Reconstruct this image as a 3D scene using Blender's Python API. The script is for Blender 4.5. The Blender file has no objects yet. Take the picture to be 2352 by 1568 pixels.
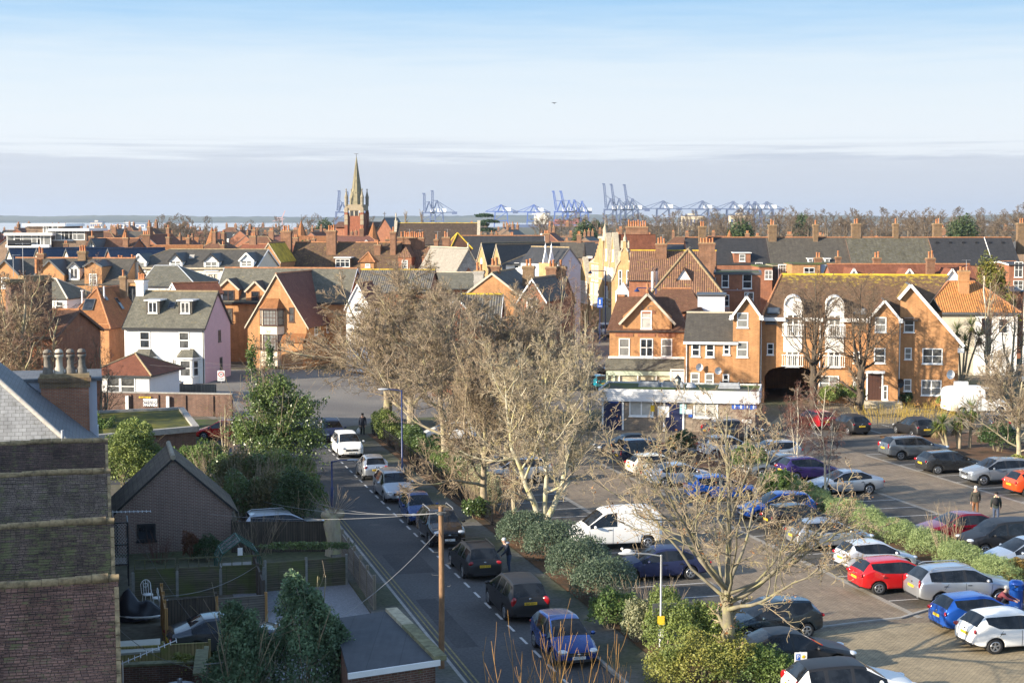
import bpy,bmesh,math,random
import numpy as np
from mathutils import Vector,Matrix
SC=bpy.context.scene
COL=SC.collection
rad,sin,cos,pi=math.radians,math.sin,math.cos,math.pi
# ---------------------------------------------------------------- camera
EYE=16.5
FPX,HOR,CX,CY=3600.,504.,1176.,784.
PITCH=math.atan((CY-HOR)/FPX)
cam=bpy.data.cameras.new('camera');camo=bpy.data.objects.new('camera',cam);COL.objects.link(camo)
cam.lens=36*FPX/2352;cam.sensor_width=36;cam.clip_start=.5;cam.clip_end=40000
camo.location=(0,0,EYE);camo.rotation_euler=(pi/2-PITCH,0,0)
SC.camera=camo
# ---------------------------------------------------------------- sun and sky
SUN_EL,SUN_A=rad(18.5),rad(28)
to_sun=Vector((-cos(SUN_A)*cos(SUN_EL),-sin(SUN_A)*cos(SUN_EL),sin(SUN_EL)))
sl=bpy.data.lights.new('sun','SUN');so=bpy.data.objects.new('sun',sl);COL.objects.link(so)
sl.energy=5.0;sl.angle=rad(.55);sl.color=(1,.88,.70)
so.rotation_euler=to_sun.to_track_quat('Z','Y').to_euler()
W=bpy.data.worlds.new('World');SC.world=W;W.use_nodes=True
nt=W.node_tree;nt.nodes.clear()
def wn(t,**k):
 n=nt.nodes.new(t)
 for a,b in k.items():
  setattr(n,a,b)
 return n
def wmath(op,a,b=None,c=None):
 n=wn('ShaderNodeMath',operation=op)
 for i,v in enumerate((a,b,c)):
  if v is None:continue
  if isinstance(v,(int,float)):n.inputs[i].default_value=v
  else:nt.links.new(v,n.inputs[i])
 return n.outputs[0]
sky=wn('ShaderNodeTexSky',sky_type='NISHITA',sun_disc=False,sun_elevation=SUN_EL,altitude=20,air_density=1.0,dust_density=.6,ozone_density=2.0)
sky.sun_rotation=math.atan2(to_sun.x,to_sun.y)
tc=wn('ShaderNodeTexCoord');sx=wn('ShaderNodeSeparateXYZ');nt.links.new(tc.outputs['Generated'],sx.inputs[0])
el=wmath('ARCSINE',sx.outputs[2]);el=wmath('MULTIPLY',el,180/pi)
az=wmath('ARCTAN2',sx.outputs[0],sx.outputs[1]);az=wmath('MULTIPLY',az,180/pi)
cb=wn('ShaderNodeCombineXYZ')
nt.links.new(wmath('MULTIPLY',az,.10),cb.inputs[0]);nt.links.new(wmath('MULTIPLY',el,1.6),cb.inputs[1])
nz=wn('ShaderNodeTexNoise',noise_dimensions='2D');nz.inputs['Scale'].default_value=1.6;nz.inputs['Detail'].default_value=6;nz.inputs['Roughness'].default_value=.6
nt.links.new(cb.outputs[0],nz.inputs['Vector'])
nval=wmath('SUBTRACT',nz.outputs['Fac'],.5)
def ramp(val,stops):
 r=wn('ShaderNodeValToRGB');nt.links.new(val,r.inputs[0])
 e=r.color_ramp.elements
 while len(e)<len(stops):e.new(.5)
 for q,(p,c)in zip(e,stops):q.position=p;q.color=c if len(c)==4 else(*c,1)
 return r.outputs[0]
edge=wmath('ADD',el,wmath('MULTIPLY',nval,1.15))
bank=ramp(wmath('DIVIDE',edge,10),[(0,(.93,)*3),(.175,(.86,)*3),(.215,(.70,)*3),(.232,(.12,)*3),(.27,(0,)*3)])
def wmix(fac,a,b):
 m=wn('ShaderNodeMix',data_type='RGBA');nt.links.new(fac,m.inputs['Factor'])
 for v,s in((a,m.inputs['A']),(b,m.inputs['B'])):
  if isinstance(v,tuple):s.default_value=(*v,1)
  else:nt.links.new(v,s)
 return m.outputs['Result']
tint=wn('ShaderNodeMix',data_type='RGBA',blend_type='MULTIPLY');tint.inputs['Factor'].default_value=1
nt.links.new(sky.outputs[0],tint.inputs['A']);tint.inputs['B'].default_value=(1.25,1.16,1.08,1)
low=ramp(wmath('DIVIDE',wmath('ADD',el,wmath('MULTIPLY',nval,1.3)),12),[(0,(.60,.64,.70)),(.2,(.66,.70,.735)),(.33,(.63,.69,.735)),(.46,(.57,.66,.735)),(.58,(.40,.56,.72)),(.70,(.25,.46,.70)),(1,(.15,.36,.64))])
lowx=wn('ShaderNodeMix',data_type='RGBA',blend_type='MULTIPLY');lowx.inputs['Factor'].default_value=1;nt.links.new(low,lowx.inputs['A']);lowx.inputs['B'].default_value=(4.2,4.2,4.2,1)
lowx.clamp_result=False
hi=ramp(wmath('DIVIDE',el,40),[(.25,(0,)*3),(.5,(1,)*3)])
s1=wmix(hi,lowx.outputs['Result'],tint.outputs['Result'])
s2=wmix(bank,s1,(2.0,2.16,2.44))
sb=wn('ShaderNodeCombineXYZ');nt.links.new(wmath('MULTIPLY',az,.07),sb.inputs[0]);nt.links.new(wmath('MULTIPLY',el,3.2),sb.inputs[1])
n2=wn('ShaderNodeTexNoise',noise_dimensions='2D');n2.inputs['Scale'].default_value=1.1;n2.inputs['Detail'].default_value=7;n2.inputs['Roughness'].default_value=.62;nt.links.new(sb.outputs[0],n2.inputs['Vector'])
st_=ramp(n2.outputs['Fac'],[(.44,(0,)*3),(.64,(.6,)*3)]);win=ramp(wmath('DIVIDE',el,10),[(.19,(0,)*3),(.22,(1,)*3),(.27,(.9,)*3),(.30,(0,)*3)])
s2=wmix(wmath('MULTIPLY',st_,win),s2,(1.8,2.0,2.35))
bg=wn('ShaderNodeBackground');bg.inputs['Strength'].default_value=.148
nt.links.new(s2,bg.inputs[0])
wo=wn('ShaderNodeOutputWorld');nt.links.new(bg.outputs[0],wo.inputs[0])
SC.view_settings.view_transform='Standard';SC.view_settings.look='None';SC.view_settings.exposure=1.12
SC.view_settings.gamma=1
# ---------------------------------------------------------------- measuring helpers
def G(px,py,z=0.):
 "ground (or height z) point seen at a pixel of the 2352 px wide view"
 a=(px-CX)/FPX;b=(py-CY)/FPX
 dy=cos(PITCH)-b*sin(PITCH);dz=-sin(PITCH)-b*cos(PITCH);t=(z-EYE)/dz
 return a*t,dy*t
def AY(px,py,Y):
 "x and height of the point seen at a pixel at distance Y"
 a=(px-CX)/FPX;b=(py-CY)/FPX
 dy=cos(PITCH)-b*sin(PITCH);dz=-sin(PITCH)-b*cos(PITCH);t=Y/dy
 return a*t,EYE+dz*t
PHI=rad(14.9);CP,SP=cos(PHI),sin(PHI)
def ST(s,t):return s*CP-t*SP,s*SP+t*CP
def toST(x,y):return x*CP+y*SP,-x*SP+y*CP
# ---------------------------------------------------------------- materials
MATS={}
def nodes(name):
 m=bpy.data.materials.new(name);m.use_nodes=True;t=m.node_tree
 return m,t,t.nodes['Principled BSDF']
def N(t,typ,ins=None,**k):
 n=t.nodes.new(typ)
 for a,b in k.items():setattr(n,a,b)
 for a,b in(ins or{}).items():
  if hasattr(b,'links')or hasattr(b,'is_linked'):t.links.new(b,n.inputs[a])
  else:n.inputs[a].default_value=b
 return n
def mixc(t,fac,a,b,mode='MIX'):
 n=t.nodes.new('ShaderNodeMix');n.data_type='RGBA';n.blend_type=mode
 for s,v in(('Factor',fac),('A',a),('B',b)):
  if hasattr(v,'is_linked'):t.links.new(v,n.inputs[s])
  elif isinstance(v,tuple):n.inputs[s].default_value=v if len(v)==4 else(*v,1)
  else:n.inputs[s].default_value=v
 return n.outputs['Result']
def crp(t,v,stops):
 r=t.nodes.new('ShaderNodeValToRGB');t.links.new(v,r.inputs[0]);e=r.color_ramp.elements
 while len(e)<len(stops):e.new(.5)
 for q,(p,c)in zip(e,stops):q.position=p;q.color=(c,c,c,1)if isinstance(c,(int,float))else(*c,1)
 return r.outputs[0]
def noise(t,vec,scale,detail=3,rough=.55):
 n=N(t,'ShaderNodeTexNoise',{'Scale':scale,'Detail':detail,'Roughness':rough});t.links.new(vec,n.inputs['Vector']);return n.outputs['Fac']
def sc3(t,v,s):
 n=N(t,'ShaderNodeMapping',{'Scale':s});t.links.new(v,n.inputs['Vector']);return n.outputs[0]
def mul(c,k):return tuple(min(1,x*k)for x in c)
def plain(name,c,rough=.7,metal=0.,spec=.5,vary=.12,vscale=1.5,coat=0.):
 if name in MATS:return MATS[name]
 m,t,b=nodes(name);MATS[name]=m
 if vary:
  o=N(t,'ShaderNodeTexCoord').outputs['Object']
  f=noise(t,o,vscale,4,.6);f=crp(t,f,[(.3,1-vary),(.7,1+vary)])if vary<0 else crp(t,f,[(.3,0.),(.7,1.)])
  t.links.new(mixc(t,f,mul(c,1-vary),mul(c,1+vary)),b.inputs['Base Color'])
 else:b.inputs['Base Color'].default_value=(*c,1)
 b.inputs['Roughness'].default_value=rough;b.inputs['Metallic'].default_value=metal
 b.inputs['Specular IOR Level'].default_value=spec;b.inputs['Coat Weight'].default_value=coat;b.inputs['Coat Roughness'].default_value=.05
 return m
def brick(name,c1,c2,mortar=(.42,.38,.32),bw=.225,bh=.075,ms=.010,stain=.3,sc=None,rough=.88,bump=.25,patch=0.,moss=None,mossamt=.5,mossv=None):
 "coursed bricks, tiles or slates on metre UVs, with weather stains and (for roofs) lichen"
 if name in MATS:return MATS[name]
 m,t,b=nodes(name);MATS[name]=m
 uv=N(t,'ShaderNodeTexCoord').outputs['UV']
 br=N(t,'ShaderNodeTexBrick',{'Color1':(*c1,1),'Color2':(*c2,1),'Mortar':(*mortar,1),'Scale':1.,'Mortar Size':ms,'Mortar Smooth':.3,'Bias':0.,'Brick Width':bw,'Row Height':bh})
 br.offset=.5;t.links.new(uv,br.inputs['Vector'])
 f=noise(t,uv,.9,6,.65);g=noise(t,sc3(t,uv,(3.5,.35,1)),1.1,4,.6)
 k=crp(t,f,[(.25,1-stain),(.75,1+stain*.7)]);k2=crp(t,g,[(.3,1-stain*.6),(.7,1.1)])
 c=mixc(t,1.,br.outputs['Color'],k,'MULTIPLY');c=mixc(t,1.,c,k2,'MULTIPLY')
 if patch:c=mixc(t,1.,c,crp(t,noise(t,uv,.33,5,.6),[(.36,1-patch),(.64,1+patch)]),'MULTIPLY')
 if moss:
  mn=noise(t,uv,2.3,7,.72)
  if mossv:
   sy=N(t,'ShaderNodeSeparateXYZ',{0:uv});mr=N(t,'ShaderNodeMapRange',{0:sy.outputs[1],1:mossv[1]-(mossv[1]-mossv[0])*.0-3.2,2:mossv[1],3:0.,4:.17});mn=N(t,'ShaderNodeMath',{0:mn,1:mr.outputs[0]},operation='ADD').outputs[0]
  mf=crp(t,mn,[(.62-mossamt*.22,0.),(.72-mossamt*.18,.75)])
  c=mixc(t,mf,c,moss)
 t.links.new(c,b.inputs['Base Color']);b.inputs['Roughness'].default_value=rough;b.inputs['Specular IOR Level'].default_value=.25
 if bump:
  bp=N(t,'ShaderNodeBump',{'Strength':bump,'Distance':.012,'Height':br.outputs['Fac']});bp.invert=True
  t.links.new(bp.outputs[0],b.inputs['Normal'])
 return m
def pantile(name,c1,c2,moss=None,mossamt=.4,pitch=.22,row=.32):
 if name in MATS:return MATS[name]
 m,t,b=nodes(name);MATS[name]=m
 uv=N(t,'ShaderNodeTexCoord').outputs['UV']
 w=N(t,'ShaderNodeTexWave',{'Distortion':0.},wave_type='BANDS',bands_direction='X',wave_profile='SIN')
 w.inputs['Scale'].default_value=2*pi/(20*pitch);t.links.new(uv,w.inputs['Vector'])
 r=N(t,'ShaderNodeTexWave',{'Distortion':0.},wave_type='BANDS',bands_direction='Y',wave_profile='SAW')
 r.inputs['Scale'].default_value=2*pi/(20*row);t.links.new(uv,r.inputs['Vector'])
 br=N(t,'ShaderNodeTexBrick',{'Color1':(*c1,1),'Color2':(*c2,1),'Mortar':(*mul(c1,.6),1),'Scale':1.,'Mortar Size':.008,'Brick Width':pitch,'Row Height':row});br.offset=0
 t.links.new(uv,br.inputs['Vector'])
 f=noise(t,uv,.8,5,.65);c=mixc(t,1.,br.outputs['Color'],crp(t,f,[(.25,.7),(.75,1.15)]),'MULTIPLY')
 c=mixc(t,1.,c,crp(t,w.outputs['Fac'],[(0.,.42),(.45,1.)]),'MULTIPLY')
 if moss:
  mf=crp(t,noise(t,uv,2.,7,.72),[(.62-mossamt*.22,0.),(.72-mossamt*.18,.8)]);c=mixc(t,mf,c,moss)
 t.links.new(c,b.inputs['Base Color']);b.inputs['Roughness'].default_value=.85
 h=N(t,'ShaderNodeMath',{0:w.outputs['Fac'],1:r.outputs['Fac']},operation='ADD')
 bp=N(t,'ShaderNodeBump',{'Strength':.8,'Distance':.05,'Height':h.outputs[0]});t.links.new(bp.outputs[0],b.inputs['Normal'])
 return m
def boards(name,c,w=.14,stain=.4,horiz=False,green=None):
 "timber boards with dark gaps; green = algae colour"
 if name in MATS:return MATS[name]
 m,t,b=nodes(name);MATS[name]=m
 uv=N(t,'ShaderNodeTexCoord').outputs['UV']
 br=N(t,'ShaderNodeTexBrick',{'Color1':(*mul(c,1.15),1),'Color2':(*mul(c,.8),1),'Mortar':(*mul(c,.25),1),'Scale':1.,'Mortar Size':.009,'Brick Width':4. if horiz else w,'Row Height':w if horiz else 6.})
 br.offset=0;t.links.new(uv,br.inputs['Vector'])
 k=crp(t,noise(t,sc3(t,uv,(.4,3,1)if horiz else(3,.4,1)),2.2,5,.65),[(.25,1-stain),(.75,1+stain)])
 cc=mixc(t,1.,br.outputs['Color'],k,'MULTIPLY')
 if green:cc=mixc(t,crp(t,noise(t,uv,.7,5,.6),[(.42,0.),(.6,.8)]),cc,green)
 t.links.new(cc,b.inputs['Base Color']);b.inputs['Roughness'].default_value=.9
 return m
def ground(name,c1,c2,scale,c3=None,s2=.15,rough=.95,fine=None,bump=0):
 "mottled ground in world metres"
 if name in MATS:return MATS[name]
 m,t,b=nodes(name);MATS[name]=m
 o=N(t,'ShaderNodeNewGeometry').outputs['Position']
 c=mixc(t,crp(t,noise(t,o,scale,8,.7),[(.35,0.),(.65,1.)]),c1,c2)
 if c3:c=mixc(t,crp(t,noise(t,o,s2,4,.6),[(.42,0.),(.62,1.)]),c,c3)
 if fine:c=mixc(t,1.,c,crp(t,noise(t,o,fine,2,.5),[(.3,.75),(.7,1.25)]),'MULTIPLY')
 t.links.new(c,b.inputs['Base Color']);b.inputs['Roughness'].default_value=rough;b.inputs['Specular IOR Level'].default_value=.3
 if bump:
  bp=N(t,'ShaderNodeBump',{'Strength':bump,'Distance':.02,'Height':noise(t,o,fine or scale,4,.6)});t.links.new(bp.outputs[0],b.inputs['Normal'])
 return m
def leafmat(name,c1,c2,c3=None,rough=.55,trans=.25,spec=.4):
 "leaves: each leaf its own tint"
 if name in MATS:return MATS[name]
 m,t,b=nodes(name);MATS[name]=m
 g=N(t,'ShaderNodeNewGeometry');r=g.outputs['Random Per Island']
 c=mixc(t,r,c1,c2)
 if c3:c=mixc(t,crp(t,noise(t,N(t,'ShaderNodeTexCoord').outputs['Object'],.9,3),[(.42,0.),(.6,.85)]),c,c3)
 t.links.new(c,b.inputs['Base Color']);b.inputs['Roughness'].default_value=rough;b.inputs['Specular IOR Level'].default_value=spec
 if trans:
  tr=N(t,'ShaderNodeBsdfTranslucent');t.links.new(c,tr.inputs['Color']);mx=N(t,'ShaderNodeMixShader',{0:trans,1:b.outputs[0],2:tr.outputs[0]})
  t.links.new(mx.outputs[0],t.nodes['Material Output'].inputs['Surface'])
 return m
def glass(name,c=(.02,.024,.03),rough=.06,spec=.6,lo=.6,hi=1.7):
 if name in MATS:return MATS[name]
 m,t,b=nodes(name);MATS[name]=m
 o=N(t,'ShaderNodeTexCoord').outputs['Object']
 t.links.new(mixc(t,crp(t,noise(t,o,1.7,2),[(.4,0.),(.6,1.)]),mul(c,lo),mul(c,hi)),b.inputs['Base Color'])
 b.inputs['Roughness'].default_value=rough;b.inputs['Specular IOR Level'].default_value=spec
 return m
 # ---------------------------------------------------------------- mesh helpers
def mesh_np(name,V,F,mats,uv=None,smooth=False,mi=None):
 "mesh from arrays: F is (n, k) with equal sided faces"
 me=bpy.data.meshes.new(name);V=np.asarray(V,np.float32);F=np.asarray(F,np.int32)
 n,k=F.shape
 me.vertices.add(len(V));me.vertices.foreach_set('co',V.ravel())
 me.loops.add(n*k);me.loops.foreach_set('vertex_index',F.ravel())
 me.polygons.add(n);me.polygons.foreach_set('loop_start',np.arange(n,dtype=np.int32)*k)
 if mi is not None:me.polygons.foreach_set('material_index',np.asarray(mi,np.int32))
 if smooth:me.polygons.foreach_set('use_smooth',np.ones(n,bool))
 for m in mats:me.materials.append(m)
 me.update(calc_edges=True)
 return me
def link(name,me,parent=None,loc=(0,0,0),rz=0.):
 o=bpy.data.objects.new(name,me);COL.objects.link(o)
 o.location=loc;o.rotation_euler=(0,0,rz)
 if parent:o.parent=parent
 return o
def tag(o,label,cat,group=None):
 o['label']=label;o['category']=cat
 if group:o['group']=group
 return o
def root(name,label,cat,x,y,z=0.,rz=0.,group=None):
 return tag(link(name,None,None,(x,y,z),rz),label,cat,group)
class MB:
 "collects faces, builds one mesh with metre UVs laid along each face"
 def __init__(s):s.v=[];s.f=[];s.m=[];s.sm=[]
 def poly(s,pts,m=0,sm=False):
  b=len(s.v);s.v+=[tuple(p)for p in pts];s.f.append(tuple(range(b,b+len(pts))));s.m.append(m);s.sm.append(sm)
 def mesh(s,vs,fs,m=0,sm=False):
  b=len(s.v);s.v+=[tuple(p)for p in vs]
  for f in fs:s.f.append(tuple(i+b for i in f));s.m.append(m);s.sm.append(sm)
 def box(s,x0,x1,y0,y1,z0,z1,m=0,skip=''):
  v=[(x0,y0,z0),(x1,y0,z0),(x1,y1,z0),(x0,y1,z0),(x0,y0,z1),(x1,y0,z1),(x1,y1,z1),(x0,y1,z1)]
  s.mesh(v,[(0,3,2,1),(4,5,6,7),(0,1,5,4),(1,2,6,5),(2,3,7,6),(3,0,4,7)],m)
 def bar(s,a,b,w,h=None,m=0,up=(0,0,1)):
  "square bar from a to b"
  a,b=Vector(a),Vector(b);d=(b-a).normalized();h=h or w
  u=Vector(up)
  if abs(d.dot(u))>.98:u=Vector((0,1,0))
  x=d.cross(u).normalized()*w/2;y=x.cross(d).normalized()*h/2
  vs=[a-x-y,a+x-y,a+x+y,a-x+y,b-x-y,b+x-y,b+x+y,b-x+y]
  s.mesh(vs,[(0,1,2,3),(7,6,5,4),(0,4,5,1),(1,5,6,2),(2,6,7,3),(3,7,4,0)],m)
 def tube(s,pts,r,n=8,m=0,cap=True,sm=True):
  pts=[Vector(p)for p in pts];R=r if isinstance(r,(list,tuple))else[r]*len(pts);rings=[]
  for i,p in enumerate(pts):
   d=(pts[min(i+1,len(pts)-1)]-pts[max(i-1,0)]).normalized()
   u=Vector((0,0,1))if abs(d.z)<.95 else Vector((1,0,0));x=d.cross(u).normalized();y=x.cross(d)
   rings.append([p+(x*cos(2*pi*k/n)+y*sin(2*pi*k/n))*R[i]for k in range(n)])
  vs=[q for g in rings for q in g];fs=[]
  for i in range(len(pts)-1):
   for k in range(n):a=i*n+k;b=i*n+(k+1)%n;fs.append((a,a+n,b+n,b))
  s.mesh(vs,fs,m,sm)
  if cap:s.poly(rings[0],m);s.poly(rings[-1][::-1],m)
 def lathe(s,prof,c=(0,0,0),n=12,m=0,sm=True,axis='z'):
  vs=[];fs=[]
  for r,z in prof:
   for k in range(n):
    a=2*pi*k/n;p=(r*cos(a),r*sin(a),z)
    if axis=='y':p=(p[0],p[2],p[1])
    if axis=='x':p=(p[2],p[0],p[1])
    vs.append((p[0]+c[0],p[1]+c[1],p[2]+c[2]))
  for i in range(len(prof)-1):
   for k in range(n):a=i*n+k;b=i*n+(k+1)%n;fs.append((a,b,b+n,a+n)if axis!='y' else(a,a+n,b+n,b))
  s.mesh(vs,fs,m,sm)
 def ball(s,c,r,m=0,n=10,k=6):
  rr=r if isinstance(r,(tuple,list))else(r,r,r);vs=[];fs=[]
  for i in range(k+1):
   a=pi*i/k-pi/2
   for j in range(n):b=2*pi*j/n;vs.append((c[0]+rr[0]*cos(a)*cos(b),c[1]+rr[1]*cos(a)*sin(b),c[2]+rr[2]*sin(a)))
  for i in range(k):
   for j in range(n):p=i*n+j;q=i*n+(j+1)%n;fs.append((p,q,q+n,p+n))
  s.mesh(vs,fs,m,True)
 def slab(s,pts,th,m=0,m2=None):
  "flat polygon given thickness th against its normal"
  P=[Vector(p)for p in pts];nrm=Vector((0,0,0))
  for i in range(len(P)):nrm+=(P[i]-P[0]).cross(P[(i+1)%len(P)]-P[0])
  nrm.normalize();Q=[p-nrm*th for p in P];m2=m if m2 is None else m2
  s.poly(P,m);s.poly(Q[::-1],m2)
  for i in range(len(P)):j=(i+1)%len(P);s.poly([P[i],Q[i],Q[j],P[j]],m2)
 def data(s,name,mats):
  me=bpy.data.meshes.new(name);me.from_pydata(s.v,[],s.f)
  for m in mats:me.materials.append(m)
  me.polygons.foreach_set('material_index',s.m);me.polygons.foreach_set('use_smooth',s.sm)
  uvl=me.uv_layers.new(name='UVMap');co=s.v;arr=np.zeros((len(me.loops),2),np.float32);k=0
  for f in s.f:
   nx=ny=nz=0.
   for i in range(len(f)):
    a=co[f[i]];b=co[f[(i+1)%len(f)]]
    nx+=(a[1]-b[1])*(a[2]+b[2]);ny+=(a[2]-b[2])*(a[0]+b[0]);nz+=(a[0]-b[0])*(a[1]+b[1])
   l=math.sqrt(nx*nx+ny*ny+nz*nz)or 1.;nx/=l;ny/=l;nz/=l;h=math.hypot(nx,ny)
   tx,ty=(-ny/h,nx/h)if h>.02 else(1.,0.)
   bx,by,bz=-nz*ty,nz*tx,nx*ty-ny*tx
   for i in f:p=co[i];arr[k]=(p[0]*tx+p[1]*ty,p[0]*bx+p[1]*by+p[2]*bz);k+=1
  uvl.data.foreach_set('uv',arr.ravel())
  return me
 def build(s,name,mats,parent=None,loc=(0,0,0),rz=0.):
  return link(name,s.data(name,mats if isinstance(mats,(list,tuple))else[mats]),parent,loc,rz)
def struct(o):o['kind']='structure';return o
def stuff(o,label,cat,group=None):tag(o,label,cat,group);o['kind']='stuff';return o
TXT={}
def text(s,size,mat,name='lettering',parent=None,loc=(0,0,0),rot=(pi/2,0,0),th=.004,sx=1.,align='CENTER'):
 "raised lettering as a mesh, centred on loc, facing local -y by default"
 cu=bpy.data.curves.new('t','FONT');cu.body=s;cu.size=size;cu.align_x=align;cu.align_y='CENTER';cu.extrude=th;cu.resolution_u=2
 to=bpy.data.objects.new('t',cu);COL.objects.link(to);dg=bpy.context.evaluated_depsgraph_get()
 me=bpy.data.meshes.new_from_object(to.evaluated_get(dg));me.name=name
 bpy.data.objects.remove(to);bpy.data.curves.remove(cu)
 me.materials.clear();me.materials.append(mat)
 o=link(name,me,parent,loc);o.rotation_euler=rot;o.scale=(sx,1,1)
 return o
def copy_tree(o,parent=None):
 c=o.copy();COL.objects.link(c)
 if parent:c.parent=parent
 for ch in o.children:copy_tree(ch,c)
 return c
 # ---------------------------------------------------------------- palette
M_BRICK_OR=brick('orange_brick',(.50,.225,.080),(.40,.17,.06),(.45,.32,.19))
M_BRICK_RED=brick('red_brick',(.40,.135,.055),(.31,.10,.045),(.28,.2,.15))
M_BRICK_BR=brick('brown_brick',(.24,.15,.09),(.19,.11,.07),(.3,.25,.2))
M_BRICK_YEL=brick('yellow_brick',(.50,.31,.12),(.42,.25,.10),(.4,.32,.22))
M_BRICK_BUFF=brick('buff_brick',(.30,.23,.16),(.20,.14,.10),(.34,.3,.25),stain=.25)
M_BRICK_DUSK=brick('dull_pink_brick',(.21,.125,.10),(.17,.10,.08),(.33,.29,.25),stain=.15,ms=.012)
M_BRICK_OLD=brick('old_garden_brick',(.19,.09,.06),(.12,.06,.045),(.22,.19,.16),stain=.4,moss=(.10,.13,.03),mossamt=.15)
M_BRICK_STK=brick('chimney_brick',(.30,.135,.065),(.20,.09,.048),(.27,.2,.15),stain=.45)
M_BRICK_STKB=brick('brown_chimney_brick',(.26,.15,.07),(.17,.10,.055),(.27,.22,.16),stain=.45,moss=(.35,.22,.04),mossamt=.2)
M_FLINT=brick('flint_wall',(.42,.40,.36),(.22,.21,.2),(.4,.37,.32),bw=.16,bh=.12,ms=.02)
M_WHITE=plain('white_render',(.80,.78,.74),.8,vary=.03)
M_CREAM=plain('cream_render',(.72,.64,.50),.8,vary=.06)
M_CREAMD=plain('weathered_cream_render',(.52,.46,.36),.85,vary=.12)
M_PINK=plain('pink_render',(.62,.40,.42),.8,vary=.05)
M_BLUEGR=plain('pale_grey_render',(.50,.52,.58),.8,vary=.04)
M_PAINT=plain('white_paint',(.82,.81,.78),.5,vary=.03)
M_PAINTG=plain('sage_paint',(.50,.56,.42),.5,vary=.05)
M_BROWNP=plain('brown_paint',(.07,.03,.02),.5,vary=.1)
M_BLACKP=plain('black_paint',(.015,.015,.017),.45,vary=.1)
M_NAVY=plain('navy_paint',(.016,.022,.07),.4,vary=.1)
M_BLUEP=plain('blue_paint',(.015,.03,.12),.35,vary=.1)
M_STONE=plain('stone',(.44,.38,.28),.9,vary=.25,vscale=3)
M_CONC=plain('concrete',(.33,.31,.28),.9,vary=.2,vscale=4)
M_LEAD=plain('lead',(.36,.38,.41),.55,vary=.15,vscale=4)
M_METAL=plain('galvanised_metal',(.5,.51,.52),.4,.7,vary=.1)
M_GREYMET=plain('dark_grey_metal',(.08,.085,.09),.5,vary=.1)
M_POT=plain('terracotta',(.42,.17,.07),.8,vary=.2,vscale=6)
M_POTB=plain('buff_terracotta',(.44,.34,.22),.8,vary=.25,vscale=6)
M_RIDGE=plain('ridge_tile',(.36,.16,.07),.85,vary=.3,vscale=3)
M_RIDGEB=plain('mossy_ridge_tile',(.27,.20,.11),.9,vary=.35,vscale=4)
M_GLASS=glass('window_glass');M_GLASSC=glass('curtained_glass',(.20,.20,.19),.15,lo=.85,hi=1.15);M_GLASSB=glass('blind_glass',(.45,.44,.40),.2,lo=.9,hi=1.1)
M_GLASSD=glass('dim_curtain_glass',(.07,.07,.068),.1)
M_SHOPG=glass('shop_glass',(.55,.50,.36),.15,lo=.85,hi=1.15)
M_SLATE=brick('grey_slate',(.112,.098,.078),(.085,.075,.06),(.035,.035,.035),bw=.3,bh=.2,ms=.008,stain=.28,moss=(.16,.14,.07),mossamt=.15,rough=.6)
M_SLATED=brick('dark_slate',(.052,.051,.052),(.038,.038,.04),(.02,.02,.02),bw=.3,bh=.2,ms=.008,stain=.2,rough=.5)
M_SLATEB=brick('blue_slate',(.06,.085,.135),(.045,.065,.11),(.02,.025,.035),bw=.3,bh=.2,ms=.01,stain=.15,rough=.42)
M_SLATEM=brick('mossy_grey_slate',(.15,.14,.11),(.105,.10,.08),(.05,.05,.04),bw=.3,bh=.2,ms=.008,stain=.4,moss=(.085,.075,.035),mossamt=.6)
M_SLATEG=brick('weathered_green_slate',(.175,.163,.125),(.125,.118,.092),(.07,.07,.06),bw=.32,bh=.22,ms=.010,stain=.25,moss=(.30,.22,.05),mossamt=.12)
M_SLATEP=brick('pale_slate',(.30,.27,.225),(.25,.225,.19),(.12,.11,.09),bw=.3,bh=.22,ms=.008,stain=.15)
M_TILEO=brick('orange_plain_tile',(.38,.165,.065),(.29,.125,.05),(.12,.05,.025),bw=.17,bh=.11,ms=.010,stain=.3,moss=(.36,.24,.07),mossamt=.2)
M_TILER=brick('red_plain_tile',(.27,.10,.055),(.20,.075,.042),(.09,.035,.022),bw=.17,bh=.11,ms=.010,stain=.3)
M_TILEB=brick('brown_plain_tile',(.19,.095,.055),(.145,.07,.042),(.06,.03,.02),bw=.2,bh=.13,ms=.010,stain=.3,moss=(.24,.19,.07),mossamt=.12)
M_TILEM=brick('mossy_brown_tile',(.17,.105,.065),(.11,.07,.045),(.05,.035,.025),bw=.24,bh=.16,ms=.014,stain=.35,moss=(.34,.25,.05),mossamt=.25)
M_TILEH=brick('dark_hall_tile',(.105,.07,.05),(.075,.052,.04),(.04,.03,.02),bw=.24,bh=.16,ms=.014,stain=.3,moss=(.26,.2,.08),mossamt=.15)
M_TILEPL=brick('plum_plain_tile',(.22,.10,.07),(.18,.08,.06),(.07,.035,.03),bw=.2,bh=.16,ms=.012,stain=.2)
M_OLDTILE=brick('old_terrace_tile',(.30,.165,.115),(.17,.105,.08),(.05,.036,.03),bw=.17,bh=.105,ms=.011,stain=.5,moss=(.17,.17,.065),mossamt=.42,bump=.7,patch=.4)
M_OT=[brick('old_terrace_tile%d'%k,a,c,(.05,.036,.03),bw=.17,bh=.105,ms=.011,stain=.5,patch=.4,moss=(.17,.17,.065),mossamt=q,bump=.7)for k,(a,c,q)in enumerate((((.34,.18,.125),(.21,.12,.09),.34),((.21,.14,.10),(.13,.09,.07),.62),((.27,.20,.155),(.18,.135,.105),.42),((.17,.105,.08),(.11,.075,.06),.3)))]
M_PANO=pantile('orange_pantile',(.60,.26,.07),(.50,.20,.055),moss=(.42,.30,.16),mossamt=.1,pitch=.24)
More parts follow.
